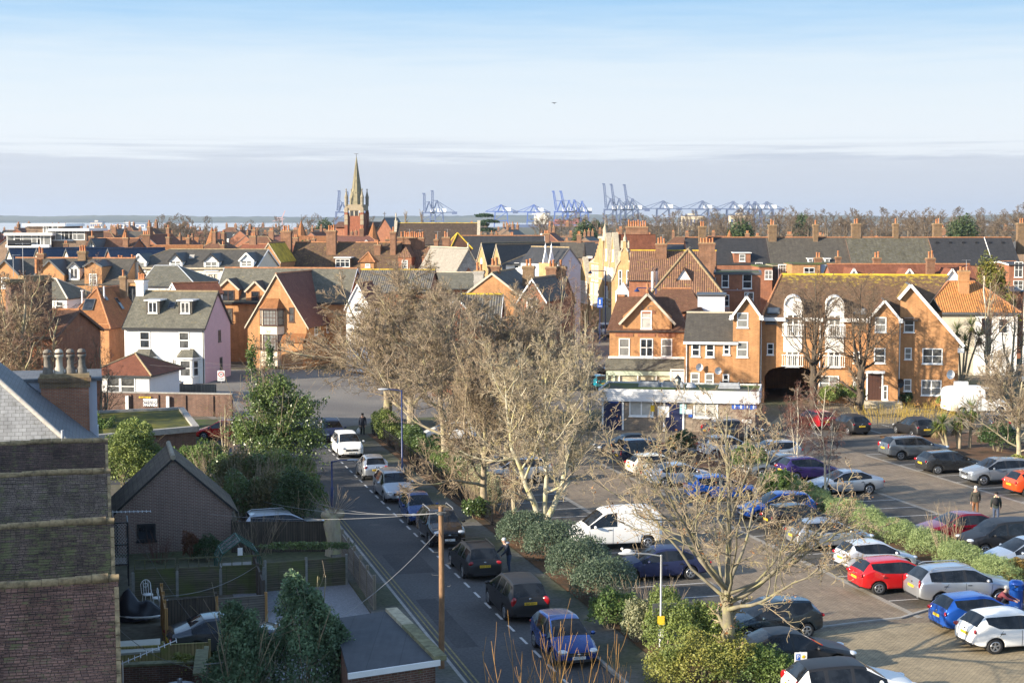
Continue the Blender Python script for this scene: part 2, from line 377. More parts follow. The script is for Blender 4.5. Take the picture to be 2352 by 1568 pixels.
M_PANB=pantile('brown_pantile',(.27,.14,.08),(.20,.10,.06),moss=(.46,.32,.05),mossamt=.22,pitch=.25)
M_PANG=pantile('grey_pantile',(.16,.15,.13),(.12,.11,.10),moss=(.34,.25,.05),mossamt=.25,pitch=.25)
M_LICHEN=plain('yellow_lichen',(.50,.34,.03),.95,vary=.4,vscale=1.2)
M_FELT=ground('mossy_felt',(.055,.055,.05),(.09,.085,.07),1.5,(.10,.13,.02),.35)
# ---------------------------------------------------------------- windows, chimneys
WC={}
def window(parent,x,y,z,w,h,style='sash',face=0.,mat=None,pane=None,name='window',fr=.09,sill=True):
 "window centred at (x, y, z) on a wall that faces local -y turned by face; frame mesh with its pane as sub-part"
 mat=mat or M_PAINT;pane=pane or(M_GLASS,M_GLASSD,M_GLASS,M_GLASSC,M_GLASSD)[int(abs(x*7.3+z*11.7+w*5+y*3.1+parent.location.x*1.9))%5]
 key=(round(w,2),round(h,2),style,mat.name,round(fr,3),sill)
 if key not in WC:
  b=MB();W2,H2=w/2,h/2;d0,d1=-.05,.04
  b.box(-W2,-W2+fr,d0,d1,-H2,H2);b.box(W2-fr,W2,d0,d1,-H2,H2)
  b.box(-W2+fr,W2-fr,d0,d1,H2-fr,H2);b.box(-W2+fr,W2-fr,d0,d1,-H2,-H2+fr)
  t=fr*.75
  if style in('sash','sash2','sash4','top'):zc=H2*.2 if style=='top' else 0;b.box(-W2+fr,W2-fr,d0+.01,d1,zc-t/2,zc+t/2)
  if style in('two','sash2','four','french','cross'):b.box(-t*.6,t*.6,d0+.012,d1,-H2+fr,H2-fr)
  if style in('four','cross'):b.box(-W2+fr,-t*.6,d0+.01,d1,-t/2,t/2);b.box(t*.6,W2-fr,d0+.01,d1,-t/2,t/2)
  if style=='three':
   for k in(-1,1):b.box(k*w/6-t/2,k*w/6+t/2,d0+.012,d1,-H2+fr,H2-fr)
   b.box(-W2+fr,W2-fr,d0+.02,d1,H2*.3-t/2,H2*.3+t/2)
  if style in('sash4','bars'):
   for k in(-1,0,1):b.box(k*w/4-.02,k*w/4+.02,d0+.02,d1,-H2+fr,H2-fr)
   for k in(-1,1):b.box(-W2+fr,W2-fr,d0+.022,d1,k*h/4-.02,k*h/4+.02)
  if sill:b.box(-W2-.06,W2+.06,-.11,d1,-H2-.08,-H2)
  g=MB();g.poly([(-W2+fr/2,-.012,-H2+fr/2),(W2-fr/2,-.012,-H2+fr/2),(W2-fr/2,-.012,H2-fr/2),(-W2+fr/2,-.012,H2-fr/2)])
  WC[key]=(b.data(name,[mat]),{},g)
 me,pc,g=WC[key]
 if pane.name not in pc:pc[pane.name]=g.data('pane',[pane])
 o=link(name,me,parent,(x,y,z),face);link('pane',pc[pane.name],o)
 return o
CHC={}
def chimney(parent,x,y,z0,z1,w=.9,d=.55,pots=2,mat=None,pot=None,potpart=True,rz=0.,poth=.75):
 "stack from z0 to z1 with corbelled cap, lead apron, pots along its width"
 mat=mat or M_BRICK_STK;pot=pot or M_POT;h=z1-z0;b=MB()
 b.box(-w/2,w/2,-d/2,d/2,0,h-.34,0);e=.05
 b.box(-w/2-e,w/2+e,-d/2-e,d/2+e,h-.34,h-.22,0);b.box(-w/2-2*e,w/2+2*e,-d/2-2*e,d/2+2*e,h-.22,h-.06,0)
 b.box(-w/2-e,w/2+e,-d/2-e,d/2+e,h-.06,h+.05,1)
 if h>2.4:b.box(-w/2-.04,w/2+.04,-d/2-.04,d/2+.04,h-1.15,h-1.03,0)
 o=b.build('chimney',[mat,M_RIDGEB],parent,(x,y,z0),rz)
 kk=('pot',round(poth,2),pot.name)
 if kk not in CHC:
  p=MB();r=.13;p.lathe([(r*1.15,0),(r*1.1,.1),(r*.92,.16),(r*.88,poth-.14),(r*1.12,poth-.1),(r*1.12,poth-.02),(r*.8,poth),(r*.72,poth-.2),(0,poth-.2)],n=8);CHC[kk]=p.data('chimney_pot',[pot])
 n=max(pots,1)
 for k in range(pots):
  q=link('chimney_pot',CHC[kk],o,((k-(n-1)/2)*min(.36,(w-.1)/n),0,h+.04))
  s=(1.,.86,1.12,.94)[(k*7+int(abs(x)*13))%4];q.scale=(1,1,s)
 return o
def aerial(b,x,y,z,h=1.6,m=0,L=.9):
 "tv aerial on a mast, added to a mesh"
 b.tube([(x,y,z),(x,y,z+h)],.02,5,m);b.tube([(x-L/2,y,z+h-.05),(x+L/2,y+.1,z+h-.05)],.012,4,m)
 for k in range(6):xx=x-L/2+k*L/5;b.tube([(xx,y-.22,z+h-.05),(xx,y+.22,z+h-.05)],.008,4,m)
 # ---------------------------------------------------------------- generic house
def house(name,label,cat,x,y,rz,w,d,eave,ridge,kind='x',wall=None,roof=None,ov=.3,chims=(),wins=(),dorm=(),barge=M_PAINT,ridgem=M_RIDGE,group=None,gutter=None,hip=None,z0=0.,gmat=None,rh=.12,sidemat=None):
 """origin: middle of the front wall's foot. kind x: ridge across (gables left and right); y: ridge away from the viewer (gable in front); hip; lx / rx: ridge across with one hipped end on that side; flat; pyr"""
 wall=wall or M_BRICK_RED;roof=roof or M_SLATE
 r=root(name,label,cat,x,y,z0,rz,group)
 a,th=w/2,.14
 b=MB();walls=MB();sm=sidemat or wall
 walls.poly([(-a,0,0),(a,0,0),(a,0,eave),(-a,0,eave)],0);walls.poly([(a,d,0),(-a,d,0),(-a,d,eave),(a,d,eave)],0)
 walls.poly([(-a,d,0),(-a,0,0),(-a,0,eave),(-a,d,eave)],1);walls.poly([(a,0,0),(a,d,0),(a,d,eave),(a,0,eave)],1)
 rise=ridge-eave;hp=hip if hip is not None else min(a,d/2)*.95;parts=[]
 if kind in('x','lx','rx','hip'):
  L=-a+hp if kind in('hip','lx')else-a-ov*.5;R=a-hp if kind in('hip','rx')else a+ov*.5;m=d/2
  k=rise/m;o=ov;zl=eave-k*o
  lo=-a-o if kind in('hip','lx')else-a-ov*.5;ro=a+o if kind in('hip','rx')else a+ov*.5
  b.slab([(lo,-o,zl),(ro,-o,zl),(R,m,ridge),(L,m,ridge)],th,0,1)
  b.slab([(ro,d+o,zl),(lo,d+o,zl),(L,m,ridge),(R,m,ridge)],th,0,1)
  if kind in('hip','lx'):b.slab([(lo,d+o,zl),(lo,-o,zl),(L,m,ridge)],th,0,1)
  else:walls.poly([(-a,d,eave),(-a,0,eave),(-a,m,ridge-th*.9)],1)
  if kind in('hip','rx'):b.slab([(ro,-o,zl),(ro,d+o,zl),(R,m,ridge)],th,0,1)
  else:walls.poly([(a,0,eave),(a,d,eave),(a,m,ridge-th*.9)],1)
  if rh:b.tube([(L,m,ridge-.02),(R,m,ridge-.02)],rh,6,2)
  if rh and kind in('hip','lx'):
   for yy in(-o,d+o):b.tube([(lo,yy,zl),(L,m,ridge-.02)],rh*.9,6,2)
  if rh and kind in('hip','rx'):
   for yy in(-o,d+o):b.tube([(ro,yy,zl),(R,m,ridge-.02)],rh*.9,6,2)
  if gutter:b.box(lo,ro,-o-.12,-o-.003,zl-th-.1,zl-.02,3)
  ends=([-1]if kind in('x','rx')else[])+([1]if kind in('x','lx')else[])
  if barge:
   bg_=MB()
   for sgn in ends:
    X0=sgn*(a+ov*.5+.005);X1=X0+sgn*.05
    for y0,y1 in((-o,m),(d+o,m)):
     bg_.mesh([(X0,y0,zl-.2),(X0,y1,ridge-.2),(X0,y1,ridge+.02),(X0,y0,zl+.02),(X1,y0,zl-.2),(X1,y1,ridge-.2),(X1,y1,ridge+.02),(X1,y0,zl+.02)],[(0,1,2,3),(7,6,5,4),(0,4,5,1),(1,5,6,2),(2,6,7,3),(3,7,4,0)])
   if ends:bg_.build('bargeboard',[barge],r)
 elif kind in('y','yhip'):
  k=rise/a;o=ov;zl=eave-k*o;f=-ov*.5 if kind=='y' else hp;bk=d+ov*.5
  if kind=='y':
   b.slab([(-a-o,bk,zl),(-a-o,f,zl),(0,f,ridge),(0,bk,ridge)],th,0,1);b.slab([(a+o,f,zl),(a+o,bk,zl),(0,bk,ridge),(0,f,ridge)],th,0,1)
   walls.poly([(-a,0,eave),(a,0,eave),(0,0,ridge-th*.9)],0)
  else:
   b.slab([(-a-o,bk,zl),(-a-o,-o,zl),(0,f,ridge),(0,bk,ridge)],th,0,1);b.slab([(a+o,-o,zl),(a+o,bk,zl),(0,bk,ridge),(0,f,ridge)],th,0,1)
   b.slab([(-a-o,-o,zl),(a+o,-o,zl),(0,f,ridge)],th,0,1)
   for xx in(-a-o,a+o):b.tube([(xx,-o,zl),(0,f,ridge)],rh*.9,6,2)
  walls.poly([(a,d,eave),(-a,d,eave),(0,d,ridge-th*.9)],0)
  if rh:b.tube([(0,f,ridge-.02),(0,bk,ridge-.02)],rh,6,2)
  if barge and kind=='y':
   bg_=MB();Y0=f-.005;Y1=f-.055
   for x0 in(-a-o,a+o):
    bg_.mesh([(x0,Y0,zl-.22),(0,Y0,ridge-.22),(0,Y0,ridge+.02),(x0,Y0,zl+.02),(x0,Y1,zl-.22),(0,Y1,ridge-.22),(0,Y1,ridge+.02),(x0,Y1,zl+.02)],[(0,1,2,3),(7,6,5,4),(0,4,5,1),(1,5,6,2),(2,6,7,3),(3,7,4,0)])
   bg_.build('bargeboard',[barge],r)
 elif kind=='pyr':
  o=ov;zl=eave;q=[(-a-o,-o,zl),(a+o,-o,zl),(a+o,d+o,zl),(-a-o,d+o,zl)];ap=(0,d/2,ridge)
  for i in range(4):b.slab([q[i],q[(i+1)%4],ap],.1,0,1);b.tube([q[i],ap],rh*.8,6,2)
 elif kind=='flat':
  b.box(-a-.1,a+.1,-.1,d+.1,eave,eave+.12,0);t=ridge-eave
  for bx in((-a-.12,a+.12,-.12,.12),(-a-.12,a+.12,d-.12,d+.12),(-a-.12,-a+.12,.12,d-.12),(a-.12,a+.12,.12,d-.12)):b.box(*bx,eave-.05 if bx[3]==.12 else eave-.05,ridge,3)
 b.build('roof',[roof,M_BLACKP if False else M_GREYMET,ridgem,gutter or M_STONE],r)
 walls.build('wall',[wall,sm],r)
 for c in chims:chimney(r,*c[0],**c[1])
 for q in wins:
  f=q[0];rest=q[1:]
  if f=='f':window(r,rest[0],0,rest[1],*rest[2:4],**(rest[4]if len(rest)>4 else{}))
  if f=='r':window(r,a,rest[0],rest[1],*rest[2:4],face=pi/2,**(rest[4]if len(rest)>4 else{}))
  if f=='l':window(r,-a,rest[0],rest[1],*rest[2:4],face=-pi/2,**(rest[4]if len(rest)>4 else{}))
 for q in dorm:dormer(r,eave,ridge,d,**q)
 return r
def dormer(parent,eave,ridge,d,x=0.,w=1.3,zb=None,zt=None,y=None,zp=None,kind='gable',wall=None,roof=None,win=(.9,1.1),style='two',barge=M_PAINT,pane=None,wmat=None):
 "dormer whose face stands at depth y in the front slope, foot zb, eaves zt, ridge zp"
 wall=wall or M_PAINT;roof=roof or M_SLATED;k=(ridge-eave)/(d/2)
 yr=lambda z:max((z-eave)/k,0)
 y=yr(zb)+.02 if y is None else y
 b=MB();h=w/2;ye=yr(zt)+.3
 b.poly([(-h,0,zb),(h,0,zb),(h,0,zt),(-h,0,zt)],0)
 for s in(-1,1):b.poly([(s*h,0,zb),(s*h,ye-y,zb),(s*h,ye-y,zt),(s*h,0,zt)][::s],0)
 if kind=='gable':
  b.poly([(-h,0,zt),(h,0,zt),(0,0,zp)],0);yp=yr(zp)+.5-y;o=.14;dz=(zp-zt)/h*o
  b.slab([(-h-o,yp,zt-dz),(-h-o,-.18,zt-dz),(0,-.18,zp+.04),(0,yp,zp+.04)],.08,1,1);b.slab([(h+o,-.18,zt-dz),(h+o,yp,zt-dz),(0,yp,zp+.04),(0,-.18,zp+.04)],.08,1,1)
  for s in(-1,1):b.bar((s*(h+o),-.2,zt-dz-.06),(0,-.2,zp-.04),.05,.2,2)
 elif kind=='flat':
  yp=yr(zt)+.6-y;b.slab([(-h-.15,-.2,zt+.1),(h+.15,-.2,zt+.1),(h+.15,yp,zt+.16),(-h-.15,yp,zt+.16)],.12,3,2)
 elif kind=='hip':
  yp=yr(zp)+.5-y;o=.12;f=min(h,.7)
  b.slab([(-h-o,yp,zt),(-h-o,-o,zt),(0,f,zp),(0,yp,zp)],.08,1,1);b.slab([(h+o,-o,zt),(h+o,yp,zt),(0,yp,zp),(0,f,zp)],.08,1,1);b.slab([(-h-o,-o,zt),(h+o,-o,zt),(0,f,zp)],.08,1,1)
 o=b.build('dormer',[wall,roof,barge or M_PAINT,M_LEAD],parent,(x,y,0))
 window(o,0,0,(zb+zt)/2+.02,win[0],win[1],style,pane=pane,mat=wmat)
 return o
def fit(xl,xr,ye,yr,Y,d,rz=0.,ridge_at=None):
 "x, y, width, eave, ridge from the pixels of a front at distance Y"
 x0,e=AY(xl,ye,Y);x1,_=AY(xr,ye,Y);xr_,rg=AY((xl+xr)/2,yr,Y+(d/2 if ridge_at is None else ridge_at))
 return(x0+x1)/2,Y,(x1-x0)/cos(rz),e,rg
def zat(py,Y):return AY(CX,py,Y)[1]
# ---------------------------------------------------------------- the setting: ground, roads, car park
GR=ground('town_ground',(.10,.085,.06),(.15,.13,.10),.25,(.07,.085,.035),.05,fine=3.)
ASPH=ground('asphalt',(.075,.075,.078),(.095,.094,.094),.35,(.058,.058,.06),.12,.85,fine=9.)
ASPHL=ground('pale_asphalt',(.17,.155,.135),(.21,.195,.17),.4,(.13,.12,.11),.1,.9,fine=8.)
ASPHB=ground('bay_asphalt',(.10,.088,.074),(.135,.12,.10),.4,(.06,.055,.05),.15,.9,fine=7.)
PAV=ground('pavement_asphalt',(.10,.095,.085),(.14,.13,.115),.5,(.08,.085,.05),.2,.95,fine=6.)
LITTER=ground('leaf_litter',(.10,.05,.025),(.17,.09,.045),1.8,(.05,.035,.02),.5,.95,fine=14.,bump=.5)
M_PAVER=brick('brown_pavers',(.29,.24,.165),(.22,.185,.135),(.13,.063,.05),bw=.21,bh=.105,ms=.010,stain=.28,rough=.85,bump=.25)
M_PAVERT=brick('tan_pavers',(.40,.32,.20),(.31,.25,.16),(.10,.08,.055),bw=.21,bh=.105,ms=.010,stain=.22,rough=.85,bump=.25)
M_PAVERP=brick('pale_pavers',(.36,.33,.28),(.30,.27,.23),(.16,.14,.12),bw=.21,bh=.105,ms=.01,stain=.2)
M_KERB=plain('kerb_stone',(.30,.285,.26),.9,vary=.2,vscale=3)
M_LINEW=plain('white_line',(.50,.49,.47),.8,vary=.15,vscale=6);M_LINEY=plain('yellow_line',(.22,.18,.075),.85,vary=.35,vscale=3)
M_LAWN=ground('lawn',(.05,.075,.015),(.07,.10,.025),1.2,(.06,.06,.03),.5,fine=12.)
M_GRAVEL=ground('gravel',(.20,.20,.21),(.28,.28,.29),6.,fine=25.)
SEA=plain('estuary_water',(.5,.5,.48),.5,vary=.1,vscale=.002)
def sheet(name,pts,mat,z,rz=PHI):
 b=MB();b.poly([(x,y,z)for x,y in pts],0);return struct(b.build(name,mat,rz=rz))
def strip(name,rects,mat,z,th=0.,rz=PHI):
 "several rectangles (s0, s1, t0, t1) of one marking or surface"
 b=MB()
 for s0,s1,t0,t1 in rects:
  if th:b.box(s0,s1,t0,t1,z-th,z)
  else:b.poly([(s0,t0,z),(s1,t0,z),(s1,t1,z),(s0,t1,z)])
 return struct(b.build(name,mat,rz=rz))
sheet('ground',[(-9500,-400),(9500,-400),(9500,11700),(-9500,11700)],GR,0,0)
sheet('estuary_water',[(-2500,2300),(-420,2000),(-300,2900),(300,4100),(4200,4300),(9000,9000),(-9000,9000)],SEA,.06,0)
sheet('road',[(12.5,20),(17.9,20),(17.9,124),(12.5,124)],ASPH,.012)
sheet('junction_road',[(-60,150),(-30,140),(-21.5,122),(-13.6,124),(-8,130),(9.5,136),(11,152),(15,205),(16.5,235),(13,330),(5,330),(4,235),(4,205),(2,172),(-26,172),(-60,172)],ASPHL,.008,0)
strip('kerb',[(17.9,18.03,20,122),(12.37,12.5,20,118)],M_KERB,.13,.2)
strip('pavement',[(18.03,19.9,20,121),(10.9,12.37,20,116)],PAV,.126,.2)
sheet('leaf_litter_strip',[(19.9,20),(21.6,20),(21.6,118),(19.9,118)],LITTER,.15)
def dash():return[(15.95,16.06,t,t+1.0)for t in np.arange(52,122,1.95)]
strip('parking_dashes',dash(),M_LINEW,.017)
strip('double_yellow_line',[(12.72,12.79,20,117),(12.92,12.99,20,117)],M_LINEY,.017)
strip('asphalt_patch',[(13.4,15.2,71,75.5),(14.6,16.6,94,97),(13.2,14.1,58,66)],ground('patched_asphalt',(.050,.050,.053),(.068,.067,.068),.6,fine=9.),.0145)
b=MB();b.lathe([(.36,.0185),(0,.0185)],(15.2,57.5,0),16);b.lathe([(.3,.0185),(0,.0185)],(14.4,83,0),16);struct(b.build('manhole_cover',plain('iron_cover',(.05,.045,.04),.6),rz=PHI))
strip('parking_end_mark',[(16.0,17.6,51.2,51.32),(15.95,16.06,51.2,52.)],M_LINEW,.0175)
sheet('car_park_paving',[(21.6,20),(66,20),(66,116),(21.6,116)],M_PAVER,.010)
sheet('entrance_paving',[(21.6,20),(66,20),(66,56.6),(34,56.6),(31,57.0),(27,56.4),(21.6,55.8)],M_PAVERT,.0145)
strip('parking_bay',[(21.8,26.6,57,104),(33.0,38.0,59,108),(40.6,45.4,57,108),(52.2,57.2,60,106),(45.4,66,108.5,114)],ASPHB,.0185)
strip('edging_strip',[(26.6,26.9,57,106),(32.7,33.0,57.5,110),(45.4,45.7,58,108),(51.9,52.2,58,99)],M_PAVERP,.0225)
L=[]
for s0,s1,t0,n in((22,26.6,58.4,19),(33.0,37.8,60.4,20),(40.7,45.4,58.6,20),(52.2,57,60.8,17)):
 for k in range(n):L.append((s0,s1,t0+k*2.4,t0+k*2.4+.09))
for k in range(8):L.append((46+k*2.5,46.09+k*2.5,109,113.6))
for k in range(3):L.append((34.8,39.5,47.4+k*2.7,47.5+k*2.7))
strip('bay_lines',L,M_LINEW,.0265)
b=MB()
for k in range(4):b.poly([(22.6+k*.55,54.2,.0268),(22.75+k*.55,54.2,.0268),(23.9+k*.55,56.8,.0268),(23.75+k*.55,56.8,.0268)])
b.poly([(22.4,56.9,.0269),(26.4,56.9,.0269),(26.4,57.05,.0269),(22.4,57.05,.0269)])
struct(b.build('yellow_hatching',plain('fresh_yellow_line',(.62,.42,.05),.8),rz=PHI))
strip('planting_island',[(38.1,40.5,57.5,108),(57.4,66,92,107)],LITTER,.14,.2)
strip('island_kerb',[(37.98,38.1,57.4,108.1),(40.5,40.62,57.4,108.1),(38.1,40.5,57.28,57.4)],M_KERB,.145,.2)
b=MB();pts=[(23,56.0),(27,56.9),(30,57.4),(32,57.6),(33.3,58.3),(34.5,58.9)]
for p,q in zip(pts,pts[1:]):b.bar((*p,.035),(*q,.035),.14,.09)
struct(b.build('entrance_kerb',M_KERB,rz=PHI))
sheet('flats_forecourt',[(52,115.5),(60,112),(82,103),(86,118),(62,131)],M_PAVERT,.013)
sheet('flats_bed',[(62.2,126.6),(66,124.5),(66.8,126),(63,128.2)],LITTER,.05)
sheet('flats_bed',[(69,122.4),(76,118.8),(77,121),(70,124.6)],LITTER,.052)
sheet('back_garden_lawn',[(.6,50),(5,50),(5,62),(.6,62)],M_LAWN,.01)
sheet('gravel_yard',[(5.6,55.5),(11,55.5),(11,72),(5.6,72)],M_GRAVEL,.008)
sheet('courtyard_grass',[(6.5,118),(12,118),(12,131),(6.5,131)],M_LAWN,.015)
sheet('yard_paving',[(-2,100),(11,100),(11,118),(-2,118)],ASPH,.007)
def hills(name,y0,x0,x1,zlo,zhi,seed,col):
 rng=np.random.default_rng(seed);n=240;xs=np.linspace(x0,x1,n);z=np.zeros(n)
 for k in range(1,9):z+=np.sin(xs/(x1-x0)*2*pi*k*1.7+rng.uniform(0,6.3))/k
 z=(z-z.min())/(z.max()-z.min())*(zhi-zlo)+zlo;z+=rng.uniform(0,3.5,n)
 V=np.concatenate([np.stack([xs,np.full(n,y0-900.),np.full(n,-2.)],1),np.stack([xs,np.full(n,y0-300.),z*.55],1),np.stack([xs,np.full(n,y0+0.),z],1),np.stack([xs,np.full(n,y0+900.),np.full(n,-2.)],1)])
 F=[(r*n+i,r*n+i+1,(r+1)*n+i+1,(r+1)*n+i)for r in range(3)for i in range(n-1)]
 return struct(link(name,mesh_np(name,V,F,[col],smooth=True)))
HM=ground('far_hill_fields',(.10,.11,.06),(.16,.15,.09),.004,(.06,.07,.045),.0015)
hills('hills',8200,-5500,700,26,40,3,HM);hills('hills',9800,-3000,7500,20,34,5,HM);hills('hills',7000,900,5500,22,46,11,HM)
# ---------------------------------------------------------------- town houses (mid distance), nearest first
def D(**k):return k
A12=rad(-8)
xl,xr,Y=282,472,158
x,y,w,e,rg=fit(xl,xr,748,668,Y,8.2,A12)
hs=house('white_house','white rendered house with slate roof, two box dormers, two bays and a pink gable','house',x,y,A12,w,8.2,e,rg,'x',M_WHITE,M_SLATEG,ov=.25,sidemat=M_PINK,barge=M_BLACKP,ridgem=M_RIDGEB,gutter=M_BLACKP,chims=[((-w/2+.35,4.1,rg-.9,rg+1.15),D(w=.8,d=1.3,pots=4,mat=M_WHITE,pot=M_POT,poth=.6))],wins=[('f',-w/2+2.15,e-1.45,1.15,1.75,D(style='sash',fr=.12)),('f',w/2-2.15,e-1.45,1.15,1.75,D(style='sash',fr=.12)),('r',4.6,e-1.3,.8,1.2,D(style='two',mat=M_GREYMET)),('r',5.0,1.6,.8,1.3,D(style='two',mat=M_GREYMET))],dorm=[D(x=-w/2+2.55,w=1.45,zb=e+1.05,zt=e+2.45,kind='flat',wall=M_SLATE,win=(.95,1.15)),D(x=w/2-2.45,w=1.45,zb=e+1.05,zt=e+2.45,kind='flat',wall=M_SLATE,win=(.95,1.15))])
def rooflight(parent,x,ev,rg,d,zb,w=.9,l=1.3):
 k=(rg-ev)/(d/2);a=math.atan(k);yy=(zb-ev)/k;b=MB()
 b.box(-w/2,w/2,0,l,.02,.1,0);g=MB();g.poly([(-w/2+.08,.08,.105),(w/2-.08,.08,.105),(w/2-.08,l-.08,.105),(-w/2+.08,l-.08,.105)])
 o=b.build('skylight',M_GREYMET,parent,(x,yy,zb));o.rotation_euler=(a,0,0);g.build('pane',M_GLASS,o);return o
rooflight(hs,0,e,rg,8.2,e+1.6,.7,1.0)
for k,sx in enumerate((-w/2+2.15,w/2-1.75)):
 b=MB();g=[(-1.15,0),(-.7,-.85),(.7,-.85),(1.15,0)];zt=2.65
 for(p,q)in zip(g,g[1:]):b.poly([(*p,0),(*q,0),(*q,zt),(*p,zt)],0)
 for(p,q)in zip([(-1.3,.0),(-.8,-1.0),(.8,-1.0),(1.3,0)],[(-.8,-1.0),(.8,-1.0),(1.3,0)]):b.poly([(*p,zt),(*q,zt),(q[0]*.45,-.02,zt+.85),(p[0]*.45,-.02,zt+.85)],1)
 b.box(-1.3,1.3,-.02,.0,zt-.12,zt,2)
 for(p,q)in zip([(-1.3,.0),(-.8,-1.0),(.8,-1.0),(1.3,0)],[(-.8,-1.0),(.8,-1.0),(1.3,0)]):b.bar((*p,zt-.05),(*q,zt-.05),.08,.14,2)
 o=b.build('bay_window',[M_WHITE,M_SLATEG,M_PAINT],hs,(sx,0,0))
 window(o,0,-.85,1.6,1.15,1.65,'sash');
 window(o,.925,-.425,1.6,.72,1.65,'sash',face=math.atan2(.85,.45));window(o,-.925,-.425,1.6,.72,1.65,'sash',face=-math.atan2(.85,.45))
b=MB();b.tube([(w/2-.12,-.1,.0),(w/2-.12,-.1,e-.3)],.05,6);b.tube([(w/2-3.25,-.1,.0),(w/2-3.25,-.1,2.4)],.05,6);b.build('drainpipe',M_BLACKP,hs)
x,y,w,e,rg=fit(146,252,743,661,168,6.5,A12)
ho=house('orange_roofed_house','orange brick house under a steep hipped orange tile roof with skylights','house',x,y,A12,w,9.5,e,rg,'yhip',M_BRICK_OR,M_TILEO,ov=.35,hip=3.0,gutter=M_PAINT,chims=[((1.2,7.5,rg-1.3,rg+1.1),D(w=.7,d=.55,pots=1,mat=M_BRICK_STKB))],wins=[('f',1.0,e-1.65,1.0,1.6,D(style='sash4'))])
o=rooflight(ho,-.35,e,rg,6.0,e+1.35,1.2,1.5)
k=(rg-e)/(w/2)
for yy,zz in((3.4,e+2.3),(6.0,e+1.2)):
 b=MB();b.box(-.35,.35,0,1.5,.02,.1,0);g=MB();g.poly([(-.27,.08,.105),(.27,.08,.105),(.27,1.42,.105),(-.27,1.42,.105)])
 o=b.build('skylight',M_GREYMET,ho,((rg-zz)/k,yy,zz));o.rotation_euler=(math.atan(k),0,pi/2);g.build('pane',M_GLASS,o)
b=MB();b.tube([(-1.3,2.0,e+1.5),(-1.3,2.0,e+3.4)],.09,7);b.box(-1.45,-1.15,1.85,2.15,e+3.4,e+3.48);b.tube([(.95,2.6,e+2.6),(.95,2.6,e+3.9)],.09,7);b.build('flue_pipe',M_PAINT,ho)
x,y,w,e,rg=fit(566,706,742,628,174,0,rad(-13));rg=zat(628,174)
e2=e
th=house('gabled_town_house','tall orange brick town house, its steep gable over a two storey bay','house',x,y,rad(-13),w,16,e,rg,'y',M_BRICK_OR,M_TILEPL,ov=.3,barge=M_CREAMD,ridgem=M_RIDGE,wins=[('f',1.75,zat(722,174),.62,1.6,D(style='sash',mat=M_BROWNP)),('f',1.75,zat(780,174),.62,1.4,D(style='sash',mat=M_BROWNP)),('r',3,4.2,1.,1.3),('r',7,4.2,1.,1.3)])
b=MB();zb,zm,zt,z1,z2=zat(838,174),zat(747,174),zat(708,174),zat(800,174),zat(770,174)
g=[(-1.55,0),(-1.0,-.75),(.75,-.75),(1.3,0)]
for(p,q)in zip(g,g[1:]):b.poly([(*p,.3),(*q,.3),(*q,zt),(*p,zt)],0)
ap=zat(685,174)
for(p,q)in zip([(-1.75,.0),(-1.1,-.95),(.85,-.95),(1.5,0)],[(-1.1,-.95),(.85,-.95),(1.5,0)]):
 b.poly([(*p,zt),(*q,zt),(q[0]*.5,-.02,ap),(p[0]*.5,-.02,ap)],1);b.bar((*p,zt-.05),(*q,zt-.05),.1,.16,2)
o=b.build('bay_window',[M_CREAM,M_TILEO,M_BROWNP],th,(-.45,0,0))
for zc in((zt+zm)/2-.05,(z1+z2)/2):
 window(o,-.125,-.75,zc,1.6,1.75,'sash4',mat=M_BROWNP,pane=M_GLASSC);window(o,1.025,-.375,zc,.8,1.75,'sash',mat=M_BROWNP,face=math.atan2(.75,.55));window(o,-1.275,-.375,zc,.8,1.75,'sash',mat=M_BROWNP,face=-math.atan2(.75,.55))
b=MB();b.slab([(0,-1.2,3.0),(2.7,-1.2,3.0),(2.7,.0,3.9),(0,.0,3.9)],.12,0);b.box(.1,2.6,-1.05,.0,0,2.9,1);b.build('porch',[M_TILEO,M_BRICK_OR],th,(.8,0,0))
x,y,w,e,rg=fit(487,800,690,615,181,9,A12)
house('dormered_wing','orange brick wing with pale mossy slates and two brick gabled dormers','house',x,y,A12,w,9,e,rg,'x',M_BRICK_OR,M_SLATEG,ov=.25,barge=M_BLUEGR,ridgem=M_RIDGE,gutter=M_BLACKP,wins=[('f',-w/2+5.4,e-1.7,1.3,1.5,D(style='two',mat=M_BROWNP)),('f',-w/2+1.6,e-1.7,1.3,1.5,D(style='two',mat=M_BROWNP))],dorm=[D(x=-w/2+1.75,w=2.5,zb=e-.4,y=-.05,zt=zat(663,181),zp=zat(641,181),wall=M_BRICK_OR,win=(1.5,1.3),style='two',wmat=M_BROWNP,barge=M_CREAMD),D(x=-w/2+5.0,w=2.2,zb=e-.4,y=-.05,zt=zat(667,181),zp=zat(646,181),wall=M_BRICK_OR,win=(.95,1.3),style='sash',wmat=M_BROWNP,barge=M_CREAMD)])
x,y,w,e,rg=fit(376,420,672,650,176,0,rad(-50));rg=zat(650,176)
house('small_red_roofed_house','small white gabled house under a smooth dark red tile roof','house',x,y,rad(-58),3.4,5.2,e,rg,'y',M_WHITE,M_TILER,ov=.2,barge=M_PAINT,ridgem=M_RIDGE)
x,y,w,e,rg=fit(322,452,655,610,186,9,A12)
house('slate_hall','low white building under a big plain hipped slate roof','building',x,y,A12,w,10,e,rg,'rx',M_WHITE,M_SLATEG,ov=.3,hip=4.0,rh=.08,ridgem=M_LEAD,wins=[('f',1.6,e-.9,1.3,.7,D(style='two'))])
x,y,w,e,rg=fit(150,322,648,638,190,10,A12)
fb=house('arched_window_building','flat roofed brown brick building with tall dark arched windows','building',x,y,A12,w,9,e,rg,'flat',M_BRICK_YEL,M_FELT,gutter=M_BRICK_BR)
